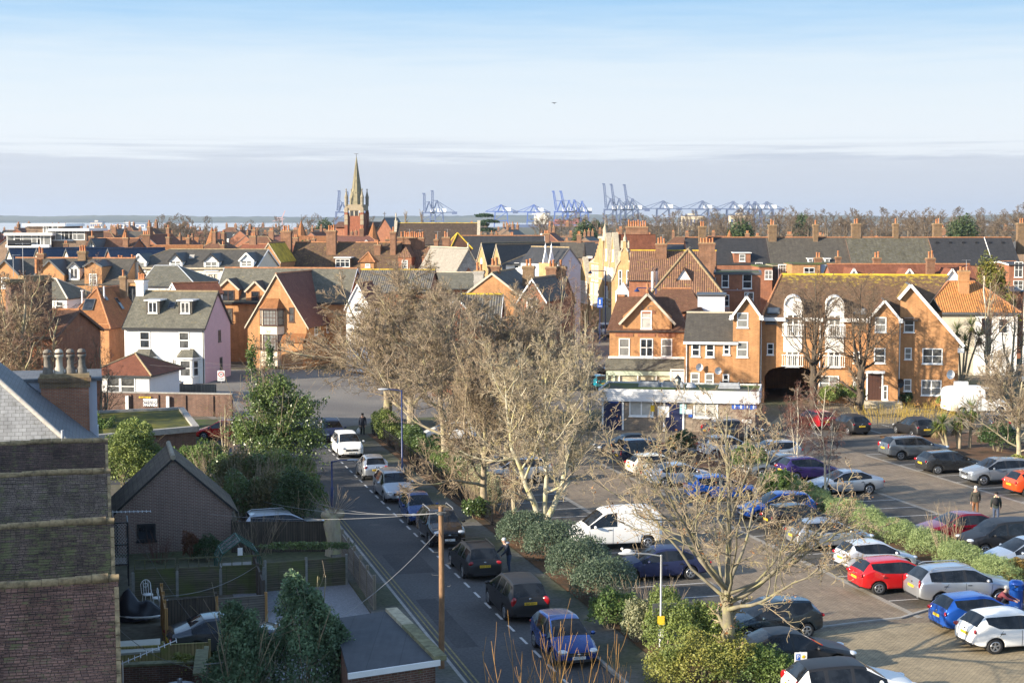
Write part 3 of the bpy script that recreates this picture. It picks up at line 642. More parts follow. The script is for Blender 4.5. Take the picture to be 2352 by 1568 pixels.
for px,ww in((286.5,1.0),(308,1.5)):
 xx=AY(px,700,190)[0]-x;zt=zat(662,190);b=MB();h=ww/2
 b.poly([(-h,-.03,zt-3.4),(h,-.03,zt-3.4)]+[(h*cos(a),-.03,zt+h*.45*sin(a))for a in np.linspace(0,pi,9)],0)
 for a0,a1 in zip(np.linspace(0,pi,9),np.linspace(0,pi,9)[1:]):b.bar((1.1*h*cos(a0),-.04,zt+h*.55*sin(a0)),(1.1*h*cos(a1),-.04,zt+h*.55*sin(a1)),.08,.16,1)
 b.box(-.04,.04,-.06,-.02,zt-3.4,zt+.1,2);o=b.build('arched_window',[M_GLASS,M_BRICK_OR,M_GREYMET],fb,(xx/cos(A12),0,0))
chimney(fb,AY(255,650,190)[0]-x,1.2,e-2,zat(645,190),.85,.7,1,M_BRICK_STKB);chimney(fb,w/2-2.2,4,e,e+2.4,1.0,.6,2,M_CONC);chimney(fb,w/2-3.9,4,e,e+2.4,1.0,.6,2,M_CONC)
b=MB();b.tube([(AY(296,650,190)[0]-x,-.15,e-4),(AY(296,650,190)[0]-x,-.15,e)],.08,6);b.tube([(AY(272,650,190)[0]-x,-.15,e-4),(AY(272,650,190)[0]-x,-.15,e-.7)],.09,6);b.build('drainpipe',M_CREAMD,fb)
x,y,w,e,rg=fit(96,140,684,640,178,8,A12)
house('pale_slate_cottage','white cottage with a worn pale slate roof beside the bare tree','house',x,y,A12,w+1.5,8,e,rg,'rx',M_WHITE,M_SLATEG,ov=.2,hip=3,ridgem=M_CREAMD,wins=[('f',1,e-.9,.9,1.0)])
x,z=AY(53,640,110)
nb=house('left_edge_house','dark house behind the bare tree, only its broad mossy chimney showing','house',x-1.2,110,A12,7,8,8.4,10.0,'x',M_BRICK_RED,M_TILEB,barge=M_BROWNP)
b=MB();b.box(-1.5,1.5,-.5,.5,0,3.4,0);b.box(-1.62,1.62,-.6,.6,3.4,3.62,1);b.box(-.55,1.5,-.5,.5,3.62,3.85,1)
o=b.build('chimney',[M_BRICK_OLD,M_RIDGEB],nb,(1.2,1.0,zat(637,110)-3.75),rad(48))  # darker brick puts the stack's shade into its colour
for k,xx in enumerate((.55,.85)):
 p=MB();p.lathe([(.13,0),(.14,.08),(.135,.9),(.15,.95),(.15,1.0),(.1,1.0)],n=9);p.build('chimney_pot',M_POT,o,(xx,-.2,4.0))
p=MB();aerial(p,-.5,-.3,3.75,2.4);aerial(p,-1.0,.2,3.75,1.6);p.build('tv_aerial',M_METAL,o)
x,y,w,e,rg=fit(279,592,612,572,205,10,A12)
YH=205
lh=house('cream_guest_house','long cream building lettered HOUSE, with slate roof and black or white dormers','building',x,y,A12,w,10,e,rg,'lx',M_CREAM,M_SLATE,ov=.25,hip=4.6,ridgem=M_RIDGEB,rh=.1,gutter=M_STONE)
ux=lambda px,Yq,rz,cx:(AY(px,600,Yq)[0]-cx)/cos(rz)
for px,wd,cb,zb_,zt_,zp_ in((316,1.9,M_PAINT,627,600,585),(403,1.75,M_BLACKP,615,598,583),(487,2.05,M_BLACKP,624,598,584),(570,1.8,M_PAINT,614,596,582)):
 dormer(lh,e,rg,10,x=ux(px,YH,A12,x),w=wd,y=-.06,zb=zat(zb_,YH),zt=zat(zt_,YH),zp=zat(zp_,YH)+.1,wall=M_PAINT,roof=M_SLATED,win=(wd*.8,(zat(zt_,YH)-zat(zb_,YH))*.82),style='sash2',barge=cb,pane=M_GLASSC)
t=text('HOUSE',.58*1.45,M_BLACKP,'lettering',lh,(ux(471,YH,A12,x),-.03,zat(635,YH)),sx=1.25)
b=MB();b.slab([(-.35,0,0),(.35,0,0),(.35,.5,.5),(-.35,.5,.5)],.3,0);b.build('roof_vent',M_CONC,lh,(-w/2+8.5,2,e+1.0));
x,y,w,e,rg=fit(-6,284,650,592,190,9,A12)
tr_=house('slate_terrace','brown slated terrace with orange ridge and steep wall gables, left of the cream building','house',x,y,A12,w,9,e,rg,'x',M_BRICK_OR,M_SLATE,ov=.2,barge=None,chims=[((ux(158,190,A12,x),4.3,rg-2.4,zat(577,195)),D(w=1.0,d=.8,pots=3,mat=M_BRICK_STKB)),((ux(54,190,A12,x),4.5,rg-.5,rg+.5),D(w=.9,d=.6,pots=2))])
for px,wd,zt_,zp_,kd in((6,3.4,628,597,0),(114,3.6,628,597,0),(217,2.2,610,598,0),(167,1.35,613,601,1)):
 dormer(tr_,e,rg,9,x=ux(px,190,A12,x),w=wd,y=-.1 if not kd else None,zb=e-1.2 if not kd else e+.3,zt=zat(zt_,190),zp=zat(zp_,190),wall=M_PAINT if kd else M_BRICK_OR,win=(1.0,1.35),style='sash4' if not kd else 'two',barge=M_GREYMET)
for k,(a0,a1,ap,py,wl)in enumerate(((5,40,16,571,M_CREAM),(66,108,80,570,M_CREAM),(133,172,147,571,M_CREAM),(222,266,243,571,M_BRICK_RED))):
 x,z=AY(ap+6,py,212)
 house('blue_slate_house',['cream gabled house with blue slates, first at the left edge','cream gabled house with blue slates behind the terrace, squat chimney before it','blue slated gabled house right behind the tall terrace chimney','brick gabled house with blue slates below the timbered gable'][k],'house',x,212,rad(-42),3.4,9,z-2.5,z,'y',wl,M_SLATEB,ov=.25,barge=M_GREYMET,ridgem=M_SLATEB,group='blue slate gables')
x,y,w,e,rg=fit(176,292,585,547,232,10,A12)
tg=house('timbered_house','brown tiled house with a black and white half timbered gable','house',x,y,A12,w,10,e,rg,'x',M_BRICK_RED,M_TILEB,ov=.2,barge=None,chims=[((-w/2+.2,5,e,zat(543,237)),D(w=.8,d=.7,pots=1)),((w/2-1.0,2.5,e,zat(546,236)),D(w=.8,d=.6,pots=1))])
gx=ux(214,232,A12,x);b=MB();h=1.62;zt0=zat(585,232)-.6;zpk=zat(549,232)
b.poly([(-h,-.5,zt0-2),(h,-.5,zt0-2),(h,-.5,zt0),(0,-.5,zpk),(-h,-.5,zt0)],0)
o_=.15
b.slab([(-h-o_,5,zt0-.1),(-h-o_,-.75,zt0-.1),(0,-.75,zpk+.1),(0,5,zpk+.1)],.1,1,1);b.slab([(h+o_,-.75,zt0-.1),(h+o_,5,zt0-.1),(0,5,zpk+.1),(0,-.75,zpk+.1)],.1,1,1)
for s in(-1,1):b.bar((s*(h+.1),-.78,zt0-.2),(0,-.78,zpk-.05),.07,.22,2)
for xx in(-1.1,-.65,0,.65,1.1):b.box(xx-.05,xx+.05,-.55,-.5,zt0-1.2,zt0+(zpk-zt0)*(1-abs(xx)/h)-.1,2)
for zz in(zt0-.35,zt0+.75):b.box(-h*.95 if zz<zt0 else-.75,h*.95 if zz<zt0 else.75,-.551,-.502,zz,zz+.12,2)
for s in(-1,1):b.bar((s*1.1,-.53,zt0-.3),(s*.35,-.53,zt0+.7),.05,.1,2);b.bar((s*.65,-.53,zt0-1.2),(s*1.1,-.53,zt0-.4),.05,.1,2)
o=b.build('half_timbered_gable',[M_WHITE,M_SLATED,M_BLACKP],tg,(gx,0,0));window(o,0,-.5,zt0+.45,.7,.75,'sash4')
Yf=330
def block(p0,p1,y0,y1,Y,d,mats,m=0):
 x0,z1=AY(p0,y0,Y);x1,z0_=AY(p1,y1,Y);return x0,x1,Y,Y+d,z0_,z1
fl=root('flat_block','dark brick flats with white flat roof edges and long balconies','flats',AY(110,540,Yf)[0],Yf)
ox=fl.location.x;b=MB();wbox=MB()
for(p0,p1,y0,y1,dy,d)in((52,134,520,545,3,14),(20,116,541,640,0,16),(116,196,531,640,1.5,14)):
 x0,z1=AY(p0,y0,Yf);x1,z0_=AY(p1,y1,Yf);b.box(x0-ox,x1-ox,dy,dy+d,0,z1,0)
 wbox.box(x0-ox-.8,x1-ox+.8,dy-.8,dy+d+.5,z1,z1+.55,0)
x0,z0_=AY(20,565,Yf);x1,_=AY(116,565,Yf);wbox.box(x0-ox-.4,x1-ox,-.9,-.01,z0_-.3,z0_+.3,0)
b.build('wall',[M_BRICK_BR],fl);wbox.build('roof_edge',[M_PAINT],fl)
for px,py,ww,hh in((101,531,2.2,2.6),(110,531,2.6,2.6),(63,551,5.6,2.2),(32,551,3.0,2.2),(101,552,3.0,3.0),(133,541,5.6,2.2),(163,541,5,2.0),(63,571,3,2.0),(34,571,3,2)):
 xx,zz=AY(px,py,Yf);dy=3 if 52<px<134 and py<540 else(1.5 if px>116 else 0);window(fl,xx-ox,dy,zz,ww,hh,'three' if ww>4 else 'two',pane=M_GLASSC,fr=.16,sill=False)
b=MB();x0,z0_=AY(20,543,Yf);x1,_=AY(90,543,Yf)
for k in range(3):b.box(x0-ox,x1-ox,-.6,-.52,z0_+.35+k*.4,z0_+.45+k*.4)
for xx in np.arange(x0-ox,x1-ox,1.5):b.box(xx-.03,xx+.03,-.6,-.53,z0_,z0_+1.3)
b.box(x0-ox,x0-ox+5,-.9,-.8,zat(559,Yf)-.5,zat(559,Yf)+.7);b.build('balcony_railing',M_BLACKP,fl)
# ---------------------------------------------------------------- middle of the town
def hpx(name,label,cat,xl,xr,ye,yr,Y,d,rzd=-8,kind='x',wall=None,roof=None,**k):
 x,y,w,e,rg=fit(xl,xr,ye,yr,Y,d,rad(rzd),0 if kind=='y' else None)
 return house(name,label,cat,x,y,rad(rzd),w,d,e,rg,kind,wall,roof,**k),x,w,e,rg
def chpx(h,x,rz,d_,px,py,Y,base,**k):
 "chimney of a house whose top is seen at a pixel at distance Y"
 xx,z=AY(px,py,Y);lx=(xx-x)*cos(rz)+(Y-h.location.y)*sin(rz);ly=-(xx-x)*sin(rz)+(Y-h.location.y)*cos(rz)
 if int(abs(px*1.7))%5<2:b=MB();aerial(b,lx+.2,ly-.3,z-.3,1.5);b.build('tv_aerial',M_METAL,h)
 return chimney(h,lx,ly,base,z,**k)
h,x,w,e,rg=hpx('mossy_roofed_house','long brown mossy tiled roof with tall red chimney stacks in the town centre','house',655,905,640,556,225,11,kind='x',wall=M_BRICK_RED,roof=M_TILEM,ridgem=M_RIDGE,barge=None)
for px,py,ww,n in((645,531,1.5,3),(752,530,1.4,3),(861,562,.9,1),(897,533,.8,1)):chpx(h,x,0,11,px,py,229,rg-3.5 if px>700 else e-1,w=ww,d=.9,pots=n,mat=M_BRICK_STK)
dormer(h,e,rg,11,x=(AY(783,600,226)[0]-x),w=2.3,zb=zat(617,227),zt=zat(592,227),kind='flat',win=(2.1,1.2),style='three',wall=M_TILEM)
o=house('brick_gable_house','brick gable with stone copings and mossy roof beside the tallest chimney','house',*fit(594,640,600,560,221,8)[:2],rad(-8),3.4,8,zat(600,221),zat(557,221),'y',M_BRICK_OR,M_LICHEN,ov=.1,barge=M_STONE,wins=[('f',.3,zat(603,221),1.0,1.7,D(style='sash4'))])
x,y=AY(843,600,220)[0],220
house('brick_turret','small square brick turret with a tiled pyramid cap','turret',x,y,rad(-8),1.9,1.9,zat(602,220),zat(579,220),'pyr',M_BRICK_OR,M_TILEO,ov=.25,wins=[('f',.1,zat(610,220),.7,.5)])
h,x,w,e,rg=hpx('pantiled_house','brown pantiled house with two hipped brick dormers, behind the big bare trees','house',905,1034,634,567,225,10,wall=M_BRICK_RED,roof=M_PANB,ridgem=M_RIDGEB,barge=None)
for px in(929,985):dormer(h,e,rg,10,x=AY(px,600,226)[0]-x,w=1.95,zb=zat(628,226),zt=zat(591,226),zp=zat(568,226)+.1,y=.3,kind='hip',wall=M_BRICK_RED,roof=M_PANB,win=(.85,1.5),style='sash4')
for px,py,ww,n in((910,545,1.0,1),(927,545,1.5,5),(951,546,1.6,5),(1015,545,1.1,2),(992,550,.6,1)):chpx(h,x,0,10,px,py,230,rg-1.6,w=ww,d=.8,pots=n)
x,z=AY(1076,570,212)
fh=house('flint_hall','flint gabled hall with smooth pale grey slates, its end facing the trees','hall',x,212,rad(24),7.2,14,z-6.0,z,'y',M_FLINT,M_SLATEP,ov=.15,barge=M_STONE,ridgem=M_STONE)
b=MB();b.poly([(-2.0,-.02,z-7),(2.0,-.02,z-7),(2.0,-.02,z-5.2),(0,-.02,z-2.6),(-2.0,-.02,z-5.2)],0);b.build('brick_panel',M_BRICK_RED,fh)
b=MB();b.lathe([(.12,0),(.2,.15),(.08,.3),(.16,.6),(0,.8)],(0,.1,z),8);b.build('finial',M_STONE,fh)
x,y=AY(1059,560,262)[0],262
house('pyramid_roofed_tower','square tower under a steep brown tiled pyramid with golden hips','tower',x,y,rad(20),3.6,3.6,zat(572,262),zat(535,262),'pyr',M_BRICK_RED,M_TILEB,ov=.2,ridgem=M_LICHEN,rh=.16)
h,x,w,e,rg=hpx('great_brown_roof','huge plain brown tiled roof between two stone gable parapets','hall',908,1096,560,512,420,14,0,wall=M_BRICK_BR,roof=M_TILEH,barge=None,ridgem=M_LICHEN)
for s in(-1,1):
 b=MB();X=s*(w/2+.3)
 b.mesh([(X-.4,-.3,e-.3),(X+.4,-.3,e-.3),(X+.4,7,rg+.7),(X-.4,7,rg+.7),(X-.4,14.3,e-.3),(X+.4,14.3,e-.3),(X-.4,7,e-.4),(X+.4,7,e-.4)],[(0,1,2,3),(3,2,5,4),(1,7,2),(2,7,5),(0,3,6),(3,4,6)],0)
 if s<0:b.lathe([(.2,0),(.25,.4),(.1,.8),(.2,1.6),(0,2.4)],(X,7,rg+.6),6)
 b.build('gable_parapet',M_STONE,h)
h,x,w,e,rg=hpx('dark_slate_range','long low dark slate roof behind the twin orange gables','building',1046,1250,590,541,300,11,0,wall=M_BRICK_RED,roof=M_SLATED,ridgem=M_RIDGE,barge=M_PAINT)
for k,(px,py)in enumerate(((1106,558),(1140,561))):
 x,z=AY(px,py,240-k*4)
 hh=house('orange_gabled_house',['farther of the twin narrow orange brick gables with slate roof','nearer of the twin narrow orange brick gables, lit by the sun'][k],'house',x,240-k*4,rad(-38),3.6,16,z-5.2,z,'y',M_BRICK_YEL,M_SLATED,ov=.1,barge=M_STONE,ridgem=M_RIDGEB,group='twin orange gables')
 b=MB();b.ball((0,0,z-2.9),(.25,.06,.65),0,10,8);b.build('oval_plaque',M_CREAM,hh)
h,x,w,e,rg=hpx('white_slate_house','low white walled house under a broad grey hipped slate roof','house',1162,1284,604,571,215,11,kind='hip',wall=M_WHITE,roof=M_SLATED,ridgem=M_RIDGEB,rh=.1,ov=.4,hip=4.2,wins=[('f',-2.2,zat(610,215),.7,.8),('f',2.5,zat(610,215),1.2,.9,D(style='two'))])
x,z=AY(1303,568,208)
h=house('pale_grey_house','pale grey rendered house with dark slates and white finials facing the street','house',x+.3,208,rad(33),3.6,9,zat(604,208),z,'y',M_BLUEGR,M_SLATED,ov=.1,barge=M_SLATEP,ridgem=M_RIDGEB)
b=MB();b.box(-2.9,-1.81,.3,3,0,zat(604,208),0);zt=zat(604,208)
for yy in(.5,1.9):b.mesh([(-2.95,yy,zt),(-2.0,yy,zt),(-2.5,yy,zt+1.9),(-2.95,yy+.2,zt),(-2.0,yy+.2,zt),(-2.5,yy+.2,zt+1.9)],[(0,1,2),(5,4,3),(0,2,5,3),(1,4,5,2)],1);b.lathe([(.12,0),(.2,.2),(.06,.5),(0,.9)],(-2.5,yy+.1,zt+1.9),6,1)
b.build('street_front',[M_BRICK_YEL,M_PAINT],h);window(h,-2.4,.3,zt-1.4,.6,1.1);window(h,-2.4,.3,zt-4,.6,1.1)
YB=216;X0=AY(1430,760,YB)[0]
sf=root('ornate_bank','ornate yellow brick street front with pointed gables and arched windows, seen edge on','building',X0,YB,0,rad(8))
def facegable(b,y0,y1,zb,zp,m=0,th=.5,steps=0):
 "gable wall standing on the left face between two depths"
 ym=(y0+y1)/2
 P=[(0,y0,zb),(0,y1,zb),(0,ym,zp)]
 b.mesh([(-.1,*p[1:])for p in P]+[(th,*p[1:])for p in P],[(2,1,0),(3,4,5),(0,3,5,2),(1,2,5,4)],m)
 for(p,q)in((P[0],P[2]),(P[1],P[2])):b.bar((th/2-.05,p[1],p[2]),(th/2-.05,q[1],q[2]+.1),th+.3,.22,1)
b=MB();zE,zF,zN,zL=zat(612,224),zat(604,236),zat(650,243),zat(668,217)
b.box(0,9,0,3.5,0,zL,0);b.box(0,10,3.6,13.4,0,zE,0);b.box(-.05,8,16.6,24.5,0,zF,0);b.box(-.1,7,25,33,0,zN,0)
for zz in(4.3,zat(690,226),zat(645,226)):b.box(-.16,0,3.6,24.4,zz,zz+.3,1)
facegable(b,4,8.6,zE-.1,zat(536,222));facegable(b,8.8,13.3,zE-.1,zat(537,227));facegable(b,25.4,32.6,zN-.1,zat(592,245));facegable(b,.6,3.2,zL-.1,zat(632,218),th=.4)
b.box(-.1,1.4,13.6,16.5,0,zat(545,231),0);b.box(-.25,1.5,13.4,16.7,zat(548,231),zat(545,231)+.15,1)
for k in range(6):b.box(0,1.0,16.6+k*.8,17.4+k*.8,zF,zF+3.2-k*.55,0)
b.build('wall',[M_BRICK_YEL,M_STONE],sf)
rr=MB();zh=zat(543,226);rr.slab([(.2,13.4,zE),(.2,3.5,zE),(4.5,7,zh),(4.5,13.4,zh)],.15,0);rr.slab([(10.2,3.5,zE),(10.2,13.4,zE),(4.5,13.4,zh),(4.5,7,zh)],.15,0);rr.slab([(.2,3.5,zE),(10.2,3.5,zE),(4.5,7,zh)],.15,0)
for g0,g1,pz in((4,8.6,536),(8.8,13.3,537)):gm=(g0+g1)/2;zp=zat(pz,225);rr.slab([(.4,g0,zE),(6,g0,zE),(6,gm,zp-.1),(.4,gm,zp-.1)],.1,0);rr.slab([(6,g1,zE),(.4,g1,zE),(.4,gm,zp-.1),(6,gm,zp-.1)],.1,0)
rr.slab([(-.1,24.6,zF),(-.1,16.6,zF),(4,16.6,zF+3),(4,24.6,zF+3)],.15,2);zn=zat(592,245)-.1;rr.slab([(.3,25.2,zN),(7,25.2,zN),(7,29,zn),(.3,29,zn)],.12,0)
rr.build('roof',[M_TILER,M_BRICK_OR,M_STONE],sf)
for yy,zz in((6.3,586),(11.05,586)):window(sf,-.1,yy,zat(zz,225),.9,1.7,'two',face=-pi/2,fr=.14)
for yy in(4.6,5.6,7.1,8.1,9.3,10.3,11.7,12.7):window(sf,0,yy,zat(628,226),.7,2.1,'sash',face=-pi/2,fr=.13,pane=M_GLASSC)
for yy in(17.6,19,20.6,22):window(sf,-.05,yy,zat(626,238),.75,2.4,'sash',face=-pi/2,fr=.13)
for yy in(17.5,18.7,19.9,21.6,22.8,26.2,27.6,29.2,30.8):window(sf,-.05 if yy<25 else-.1,yy,zat(673,240),.8,3.4,'sash',face=-pi/2,fr=.13,pane=M_GLASSC)
for yy in(.8,1.9,2.9):window(sf,0,yy,zat(715,218),.6,2.2,'sash',face=-pi/2,fr=.12)
for yy in(6.3,11.0):
 b=MB();zc=zat(668,224);b.poly([(-.03,yy-1.0,zc-2.6),(-.03,yy-1.0,zc)]+[(-.03,yy-cos(a)*1.0,zc+sin(a)*1.0)for a in np.linspace(0,pi,9)]+[(-.03,yy+1.0,zc-2.6)],0)
 for a0,a1 in zip(np.linspace(0,pi,9),np.linspace(0,pi,9)[1:]):b.bar((-.06,yy-cos(a0)*1.15,zc+sin(a0)*1.15),(-.06,yy-cos(a1)*1.15,zc+sin(a1)*1.15),.1,.3,1)
 for q in(-1.05,-.35,.35,1.05):b.box(-.12,-.03,yy+q-.06,yy+q+.06,zc-2.6,zc+.6,2)
 b.box(-.11,-.03,yy-1,yy+1,zc-1.2,zc-1.05,2);b.build('arched_window',[M_GLASS,M_BRICK_OR,M_PAINT],sf)
b=MB();b.box(-.25,0,0,3.4,0,3.6,0);b.box(-.3,-.25,.4,3,.5,2.9,1);b.box(-.35,0,0,3.4,2.95,3.7,2);b.box(-.22,0,4,13,0,3.9,3);b.build('shop_front',[M_GREYMET,M_GLASS,M_BLUEGR,M_STONE],sf)
chimney(sf,.7,15,zat(545,231),zat(536,231),.8,.8,1,M_BRICK_YEL,M_POTB);b=MB();b.lathe([(.5,0),(.5,.5),(.3,.8),(.35,1.6),(.08,2.4),(0,3.6)],(.2,13.5,zat(553,230)),8);b.build('turret_finial',M_STONE,sf)
YD=205;xg,zg=AY(1438,553,YD)
dg_=root('dutch_gable_house','narrow house with a tall scrolled stone Dutch gable lit gold','house',xg-.2,YD,0,rad(-22));b=MB()
prof=[(-1.75,0),(1.75,0),(1.75,zat(645,YD)),(1.3,zat(628,YD)),(1.1,zat(612,YD)),(.6,zat(598,YD)),(.5,zat(578,YD)),(.25,zat(570,YD)),(.2,zg),(-.2,zg),(-.25,zat(570,YD)),(-.5,zat(578,YD)),(-.6,zat(598,YD)),(-1.1,zat(612,YD)),(-1.3,zat(628,YD)),(-1.75,zat(645,YD))]
b.poly([(p[0],0,p[1])for p in prof],0);b.poly([(p[0],.5,p[1])for p in prof[::-1]],0)
for p,q in zip(prof[1:],prof[2:]):b.bar((p[0],.25,p[1]),(q[0],.25,q[1]),.7,.18,1)
for s in(-1,1):b.lathe([(.2,0),(.25,.3),(.12,.6),(.18,1.3),(0,2)],(s*1.45,.2,zat(645,YD)),6,1)
b.lathe([(.2,0),(.26,.3),(.1,.6),(0,1.4)],(0,.2,zg),6,1);b.box(-1.5,1.5,.5,9,0,zat(645,YD),0)
b.build('wall',[M_BRICK_YEL,M_STONE],dg_);b=MB();zz=zat(645,YD);b.slab([(-1.6,9,zz),(-1.6,.5,zz),(0,.5,zz+3.6),(0,9,zz+3.6)],.1);b.slab([(1.6,.5,zz),(1.6,9,zz),(0,9,zz+3.6),(0,.5,zz+3.6)],.1);b.build('roof',M_PANB,dg_)
for xx in(-.55,.55):window(dg_,xx,0,zat(640,YD),.5,2.2,'sash',fr=.1)
b=MB();zz=zat(670,YD);b.box(-.9,.9,-.9,0,zz-2.6,zz,0);b.mesh([(-1.0,-1,zz),(1.0,-1,zz),(1.0,0,zz),(-1,0,zz),(0,-.4,zz+1.3)],[(0,1,4),(1,2,4),(3,0,4)],1);b.box(-.75,.75,-.93,-.9,zz-1.6,zz-.3,2);b.build('oriel_window',[M_PAINT,M_LEAD,M_GLASS],dg_)
h,x,w,e,rg=hpx('pantile_shop_house','brown pantiled shop house with a mossy ridge and broad brick chimneys','house',1446,1640,640,575,196,10,-8,wall=M_BRICK_RED,roof=M_PANB,ridgem=M_LICHEN,barge=None)
chpx(h,x,0,10,1509,560,200,e,w=1.4,d=1.1,pots=3);chpx(h,x,0,10,1623,558,196,2,w=2.0,d=1.3,pots=5,mat=M_BRICK_STK,poth=.6)
h2,x2,w2,e2_,rg2=hpx('eight_pot_house','flat topped brick building with one great chimney carrying eight pots','house',1440,1600,580,560,240,8,-8,wall=M_BRICK_RED,roof=M_SLATED,ridgem=M_RIDGE)
chpx(h2,x2,0,8,1470,521,237,4,w=3.3,d=1.6,pots=8,mat=M_BRICK_STK,poth=.9)
x,z=AY(1558,572,182)
ph=house('hipped_pantile_house','large steep brown pantiled gablet roof with a small white dormer','house',AY(1578,660,178)[0],178,rad(-8),8.0,12,zat(672,178),z,'yhip',M_BRICK_RED,M_PANB,ov=.35,hip=3.2,ridgem=M_RIDGEB,rh=.16)
b=MB();zz=zat(655,177);b.poly([(-.75,0,zz-1),(.75,0,zz-1),(.75,0,zz+.6),(0,0,zz+1.8),(-.75,0,zz+.6)],0);b.box(-.75,.75,.01,2.0,zz-1,zz+.6,0);b.slab([(-.95,2.5,zz+.45),(-.95,-.2,zz+.45),(0,-.2,zz+1.95),(0,2.5,zz+1.95)],.08,1);b.slab([(.95,-.2,zz+.45),(.95,2.5,zz+.45),(0,2.5,zz+1.95),(0,-.2,zz+1.95)],.08,1)
o=b.build('dormer',[M_PAINT,M_PANB],ph,(-.4,.9,0));window(o,-.1,0,zz-.1,.8,.9,'sash')
for k,px in enumerate((1481,1489)):
 b=MB();xx=AY(px,645,185)[0]-ph.location.x;zz=zat(640,185);b.box(-.12,.12,0,3,zz-1.6,zz+.9,0);b.mesh([(-.2,0,zz+.9),(.2,0,zz+.9),(.2,3.6,zz+1.3),(-.2,3.6,zz+1.3)],[(0,1,2,3)],1);b.build('dormer_cheek',[M_PAINT,M_PANB],ph,(xx,5+k*1.5,0))
h,x,w,e,rg=hpx('rear_brick_block','plain three storey red brick block with a felted flat roof and white sashes','building',1642,1746,630,622,186,9,-8,kind='flat',wall=M_BRICK_RED,roof=M_FELT,gutter=M_GREYMET)
for px,py,ww,hh in((1666,645,.85,1.6),(1716,646,1.1,1.7),(1720,686,1.1,1.6),(1667,690,.85,1.4)):window(h,(AY(px,py,186)[0]-x),0,zat(py,186),ww,hh,'sash')
b=MB();b.box(-.05,.05,-.1,0,zat(665,186),zat(663,186));b.box(-2.4,1.4,-.08,-.02,zat(667,186),zat(666,186));b.tube([(-2.6,-.1,1),(-2.6,-.1,e-.4)],.05,6);b.build('pipes',M_BLUEGR,h)
cuts=[1582,1772,1958,2152,2344];lab=['terrace house with smooth dark blue slates and a brick attic dormer','terrace house with patchy grey slates and small roof windows','terrace house with green mossy stained slates','terrace house with clean charcoal slates and small roof vents']
for k,(a0,a1)in enumerate(zip(cuts,cuts[1:])):
 h,x,w,e,rg=hpx('long_terrace_house',lab[k],'house',a0,a1,606+k*.5,545,236-k*.6,10,0,wall=M_BRICK_RED,roof=[M_SLATED,M_SLATE,M_SLATEM,M_SLATED][k],barge=None,ridgem=M_RIDGE,ov=.12,group='long slate terrace')
 for px,py,ww,n in[[(1613,520,1.1,2),(1774,517,1.2,2)],[(1873,516,.7,1)],[(1966,514,1.3,2),(2057,514,.75,1)],[(2153,514,1.3,2),(2346,513,1.3,2)]][k]:chpx(h,x,0,10,px,py,240,rg-2.6,w=ww,d=.9,pots=n,mat=M_BRICK_STKB)
 if k==0:
  dormer(h,e,rg,10,x=AY(1703,590,237)[0]-x,w=2.5,zb=zat(606,237)+.2,zt=zat(581,237),kind='flat',wall=M_BRICK_RED,roof=M_SLATE,win=(.9,1.1),style='sash',y=.2)
  window(h,AY(1743,618,236)[0]-x,0,zat(618,236),1.1,2.0,'sash4')
 if k==1:
  for px in(1858,1896):dormer(h,e,rg,10,x=AY(px,600,237)[0]-x,w=.8,zb=zat(605,237)+.15,zt=zat(594,237),kind='flat',win=(.65,.55),style='x')
 if k==3:
  for q in range(6):
   b=MB();b.box(-.2,.2,-.1,.2,0,.25);b.build('roof_vent',M_BLACKP,h,(-w/2+1+q*2.0,3.9,rg-.9))
  b=MB();b.tube([(2.2,1.2,e+.9),(2.2,4.9,rg)],.06,5);b.build('lead_flashing',M_PAINT,h)
for k,(a0,a1,ye,Y,wl,nm)in enumerate(((1820,1884,606,219,M_BRICK_OR,'flat topped orange brick extension with one arched sash'),(1885,1924,605,220,M_BLUEGR,'grey rendered extension beside a thin orange chimney'),(1744,1774,612,222,M_BRICK_RED,'red brick extension with a tall white sash window'))):
 h,x,w,e,rg=hpx('rear_extension',nm,'extension',a0,a1,ye+1,ye,Y,7,0,kind='flat',wall=wl,roof=M_FELT,gutter=M_STONE);window(h,.4,0,e-1.1,1.5 if k<2 else 1.1,1.3,'four')
 if k==1:chpx(h,x,0,7,1925,590,221,5,w=.7,d=.6,pots=1);chpx(h,x,0,7,1879,592,223,e-1,w=1.0,d=.6,pots=2)
h,x,w,e,rg=hpx('oriel_extension','narrow dark extension with a white multi paned oriel window','extension',1776,1818,610,608,224,6,0,kind='flat',wall=M_SLATED,roof=M_FELT,gutter=M_STONE);window(h,.05,-.25,e-.8,1.4,2.0,'bars',fr=.13);
h,x,w,e,rg=hpx('red_tiled_house','wide red tiled roof with white painted gables, behind the flats','house',1918,2248,655,606,192,9,0,wall=M_BRICK_RED,roof=M_TILER,barge=M_BRICK_RED and None,ridgem=M_RIDGE)
chpx(h,x,0,9,2137,593,193.5,rg-3.3,w=.95,d=.8,pots=2,poth=.9);chpx(h,x,0,9,2014,592,197,e,w=.9,d=.7,pots=2)
for k,(ap,py,ww)in enumerate(((1962,616,2.6),(2090,617,3.4),(2188,617,3.2))):
 dormer(h,e,rg,9,x=AY(ap,640,190)[0]-x,w=ww,y=-1.6,zb=e-2.6,zt=e-.1,zp=zat(py,190.5),wall=M_WHITE,roof=M_TILER,win=(.7,1.2),style='sash',wmat=M_GREYMET)
h,x,w,e,rg=hpx('orange_pantiled_house','cream walled house under a wide bright orange pantile hipped roof','house',2126,2334,713,646,166,11,-6,kind='hip',wall=M_CREAMD,roof=M_PANO,ridgem=M_RIDGE,ov=.35,hip=3.4,gutter=M_GREYMET,rh=.15)
chpx(h,x,0,11,2206,622,169.5,rg-1.9,w=1.1,d=.8,pots=3,poth=.4,mat=M_BRICK_OR)
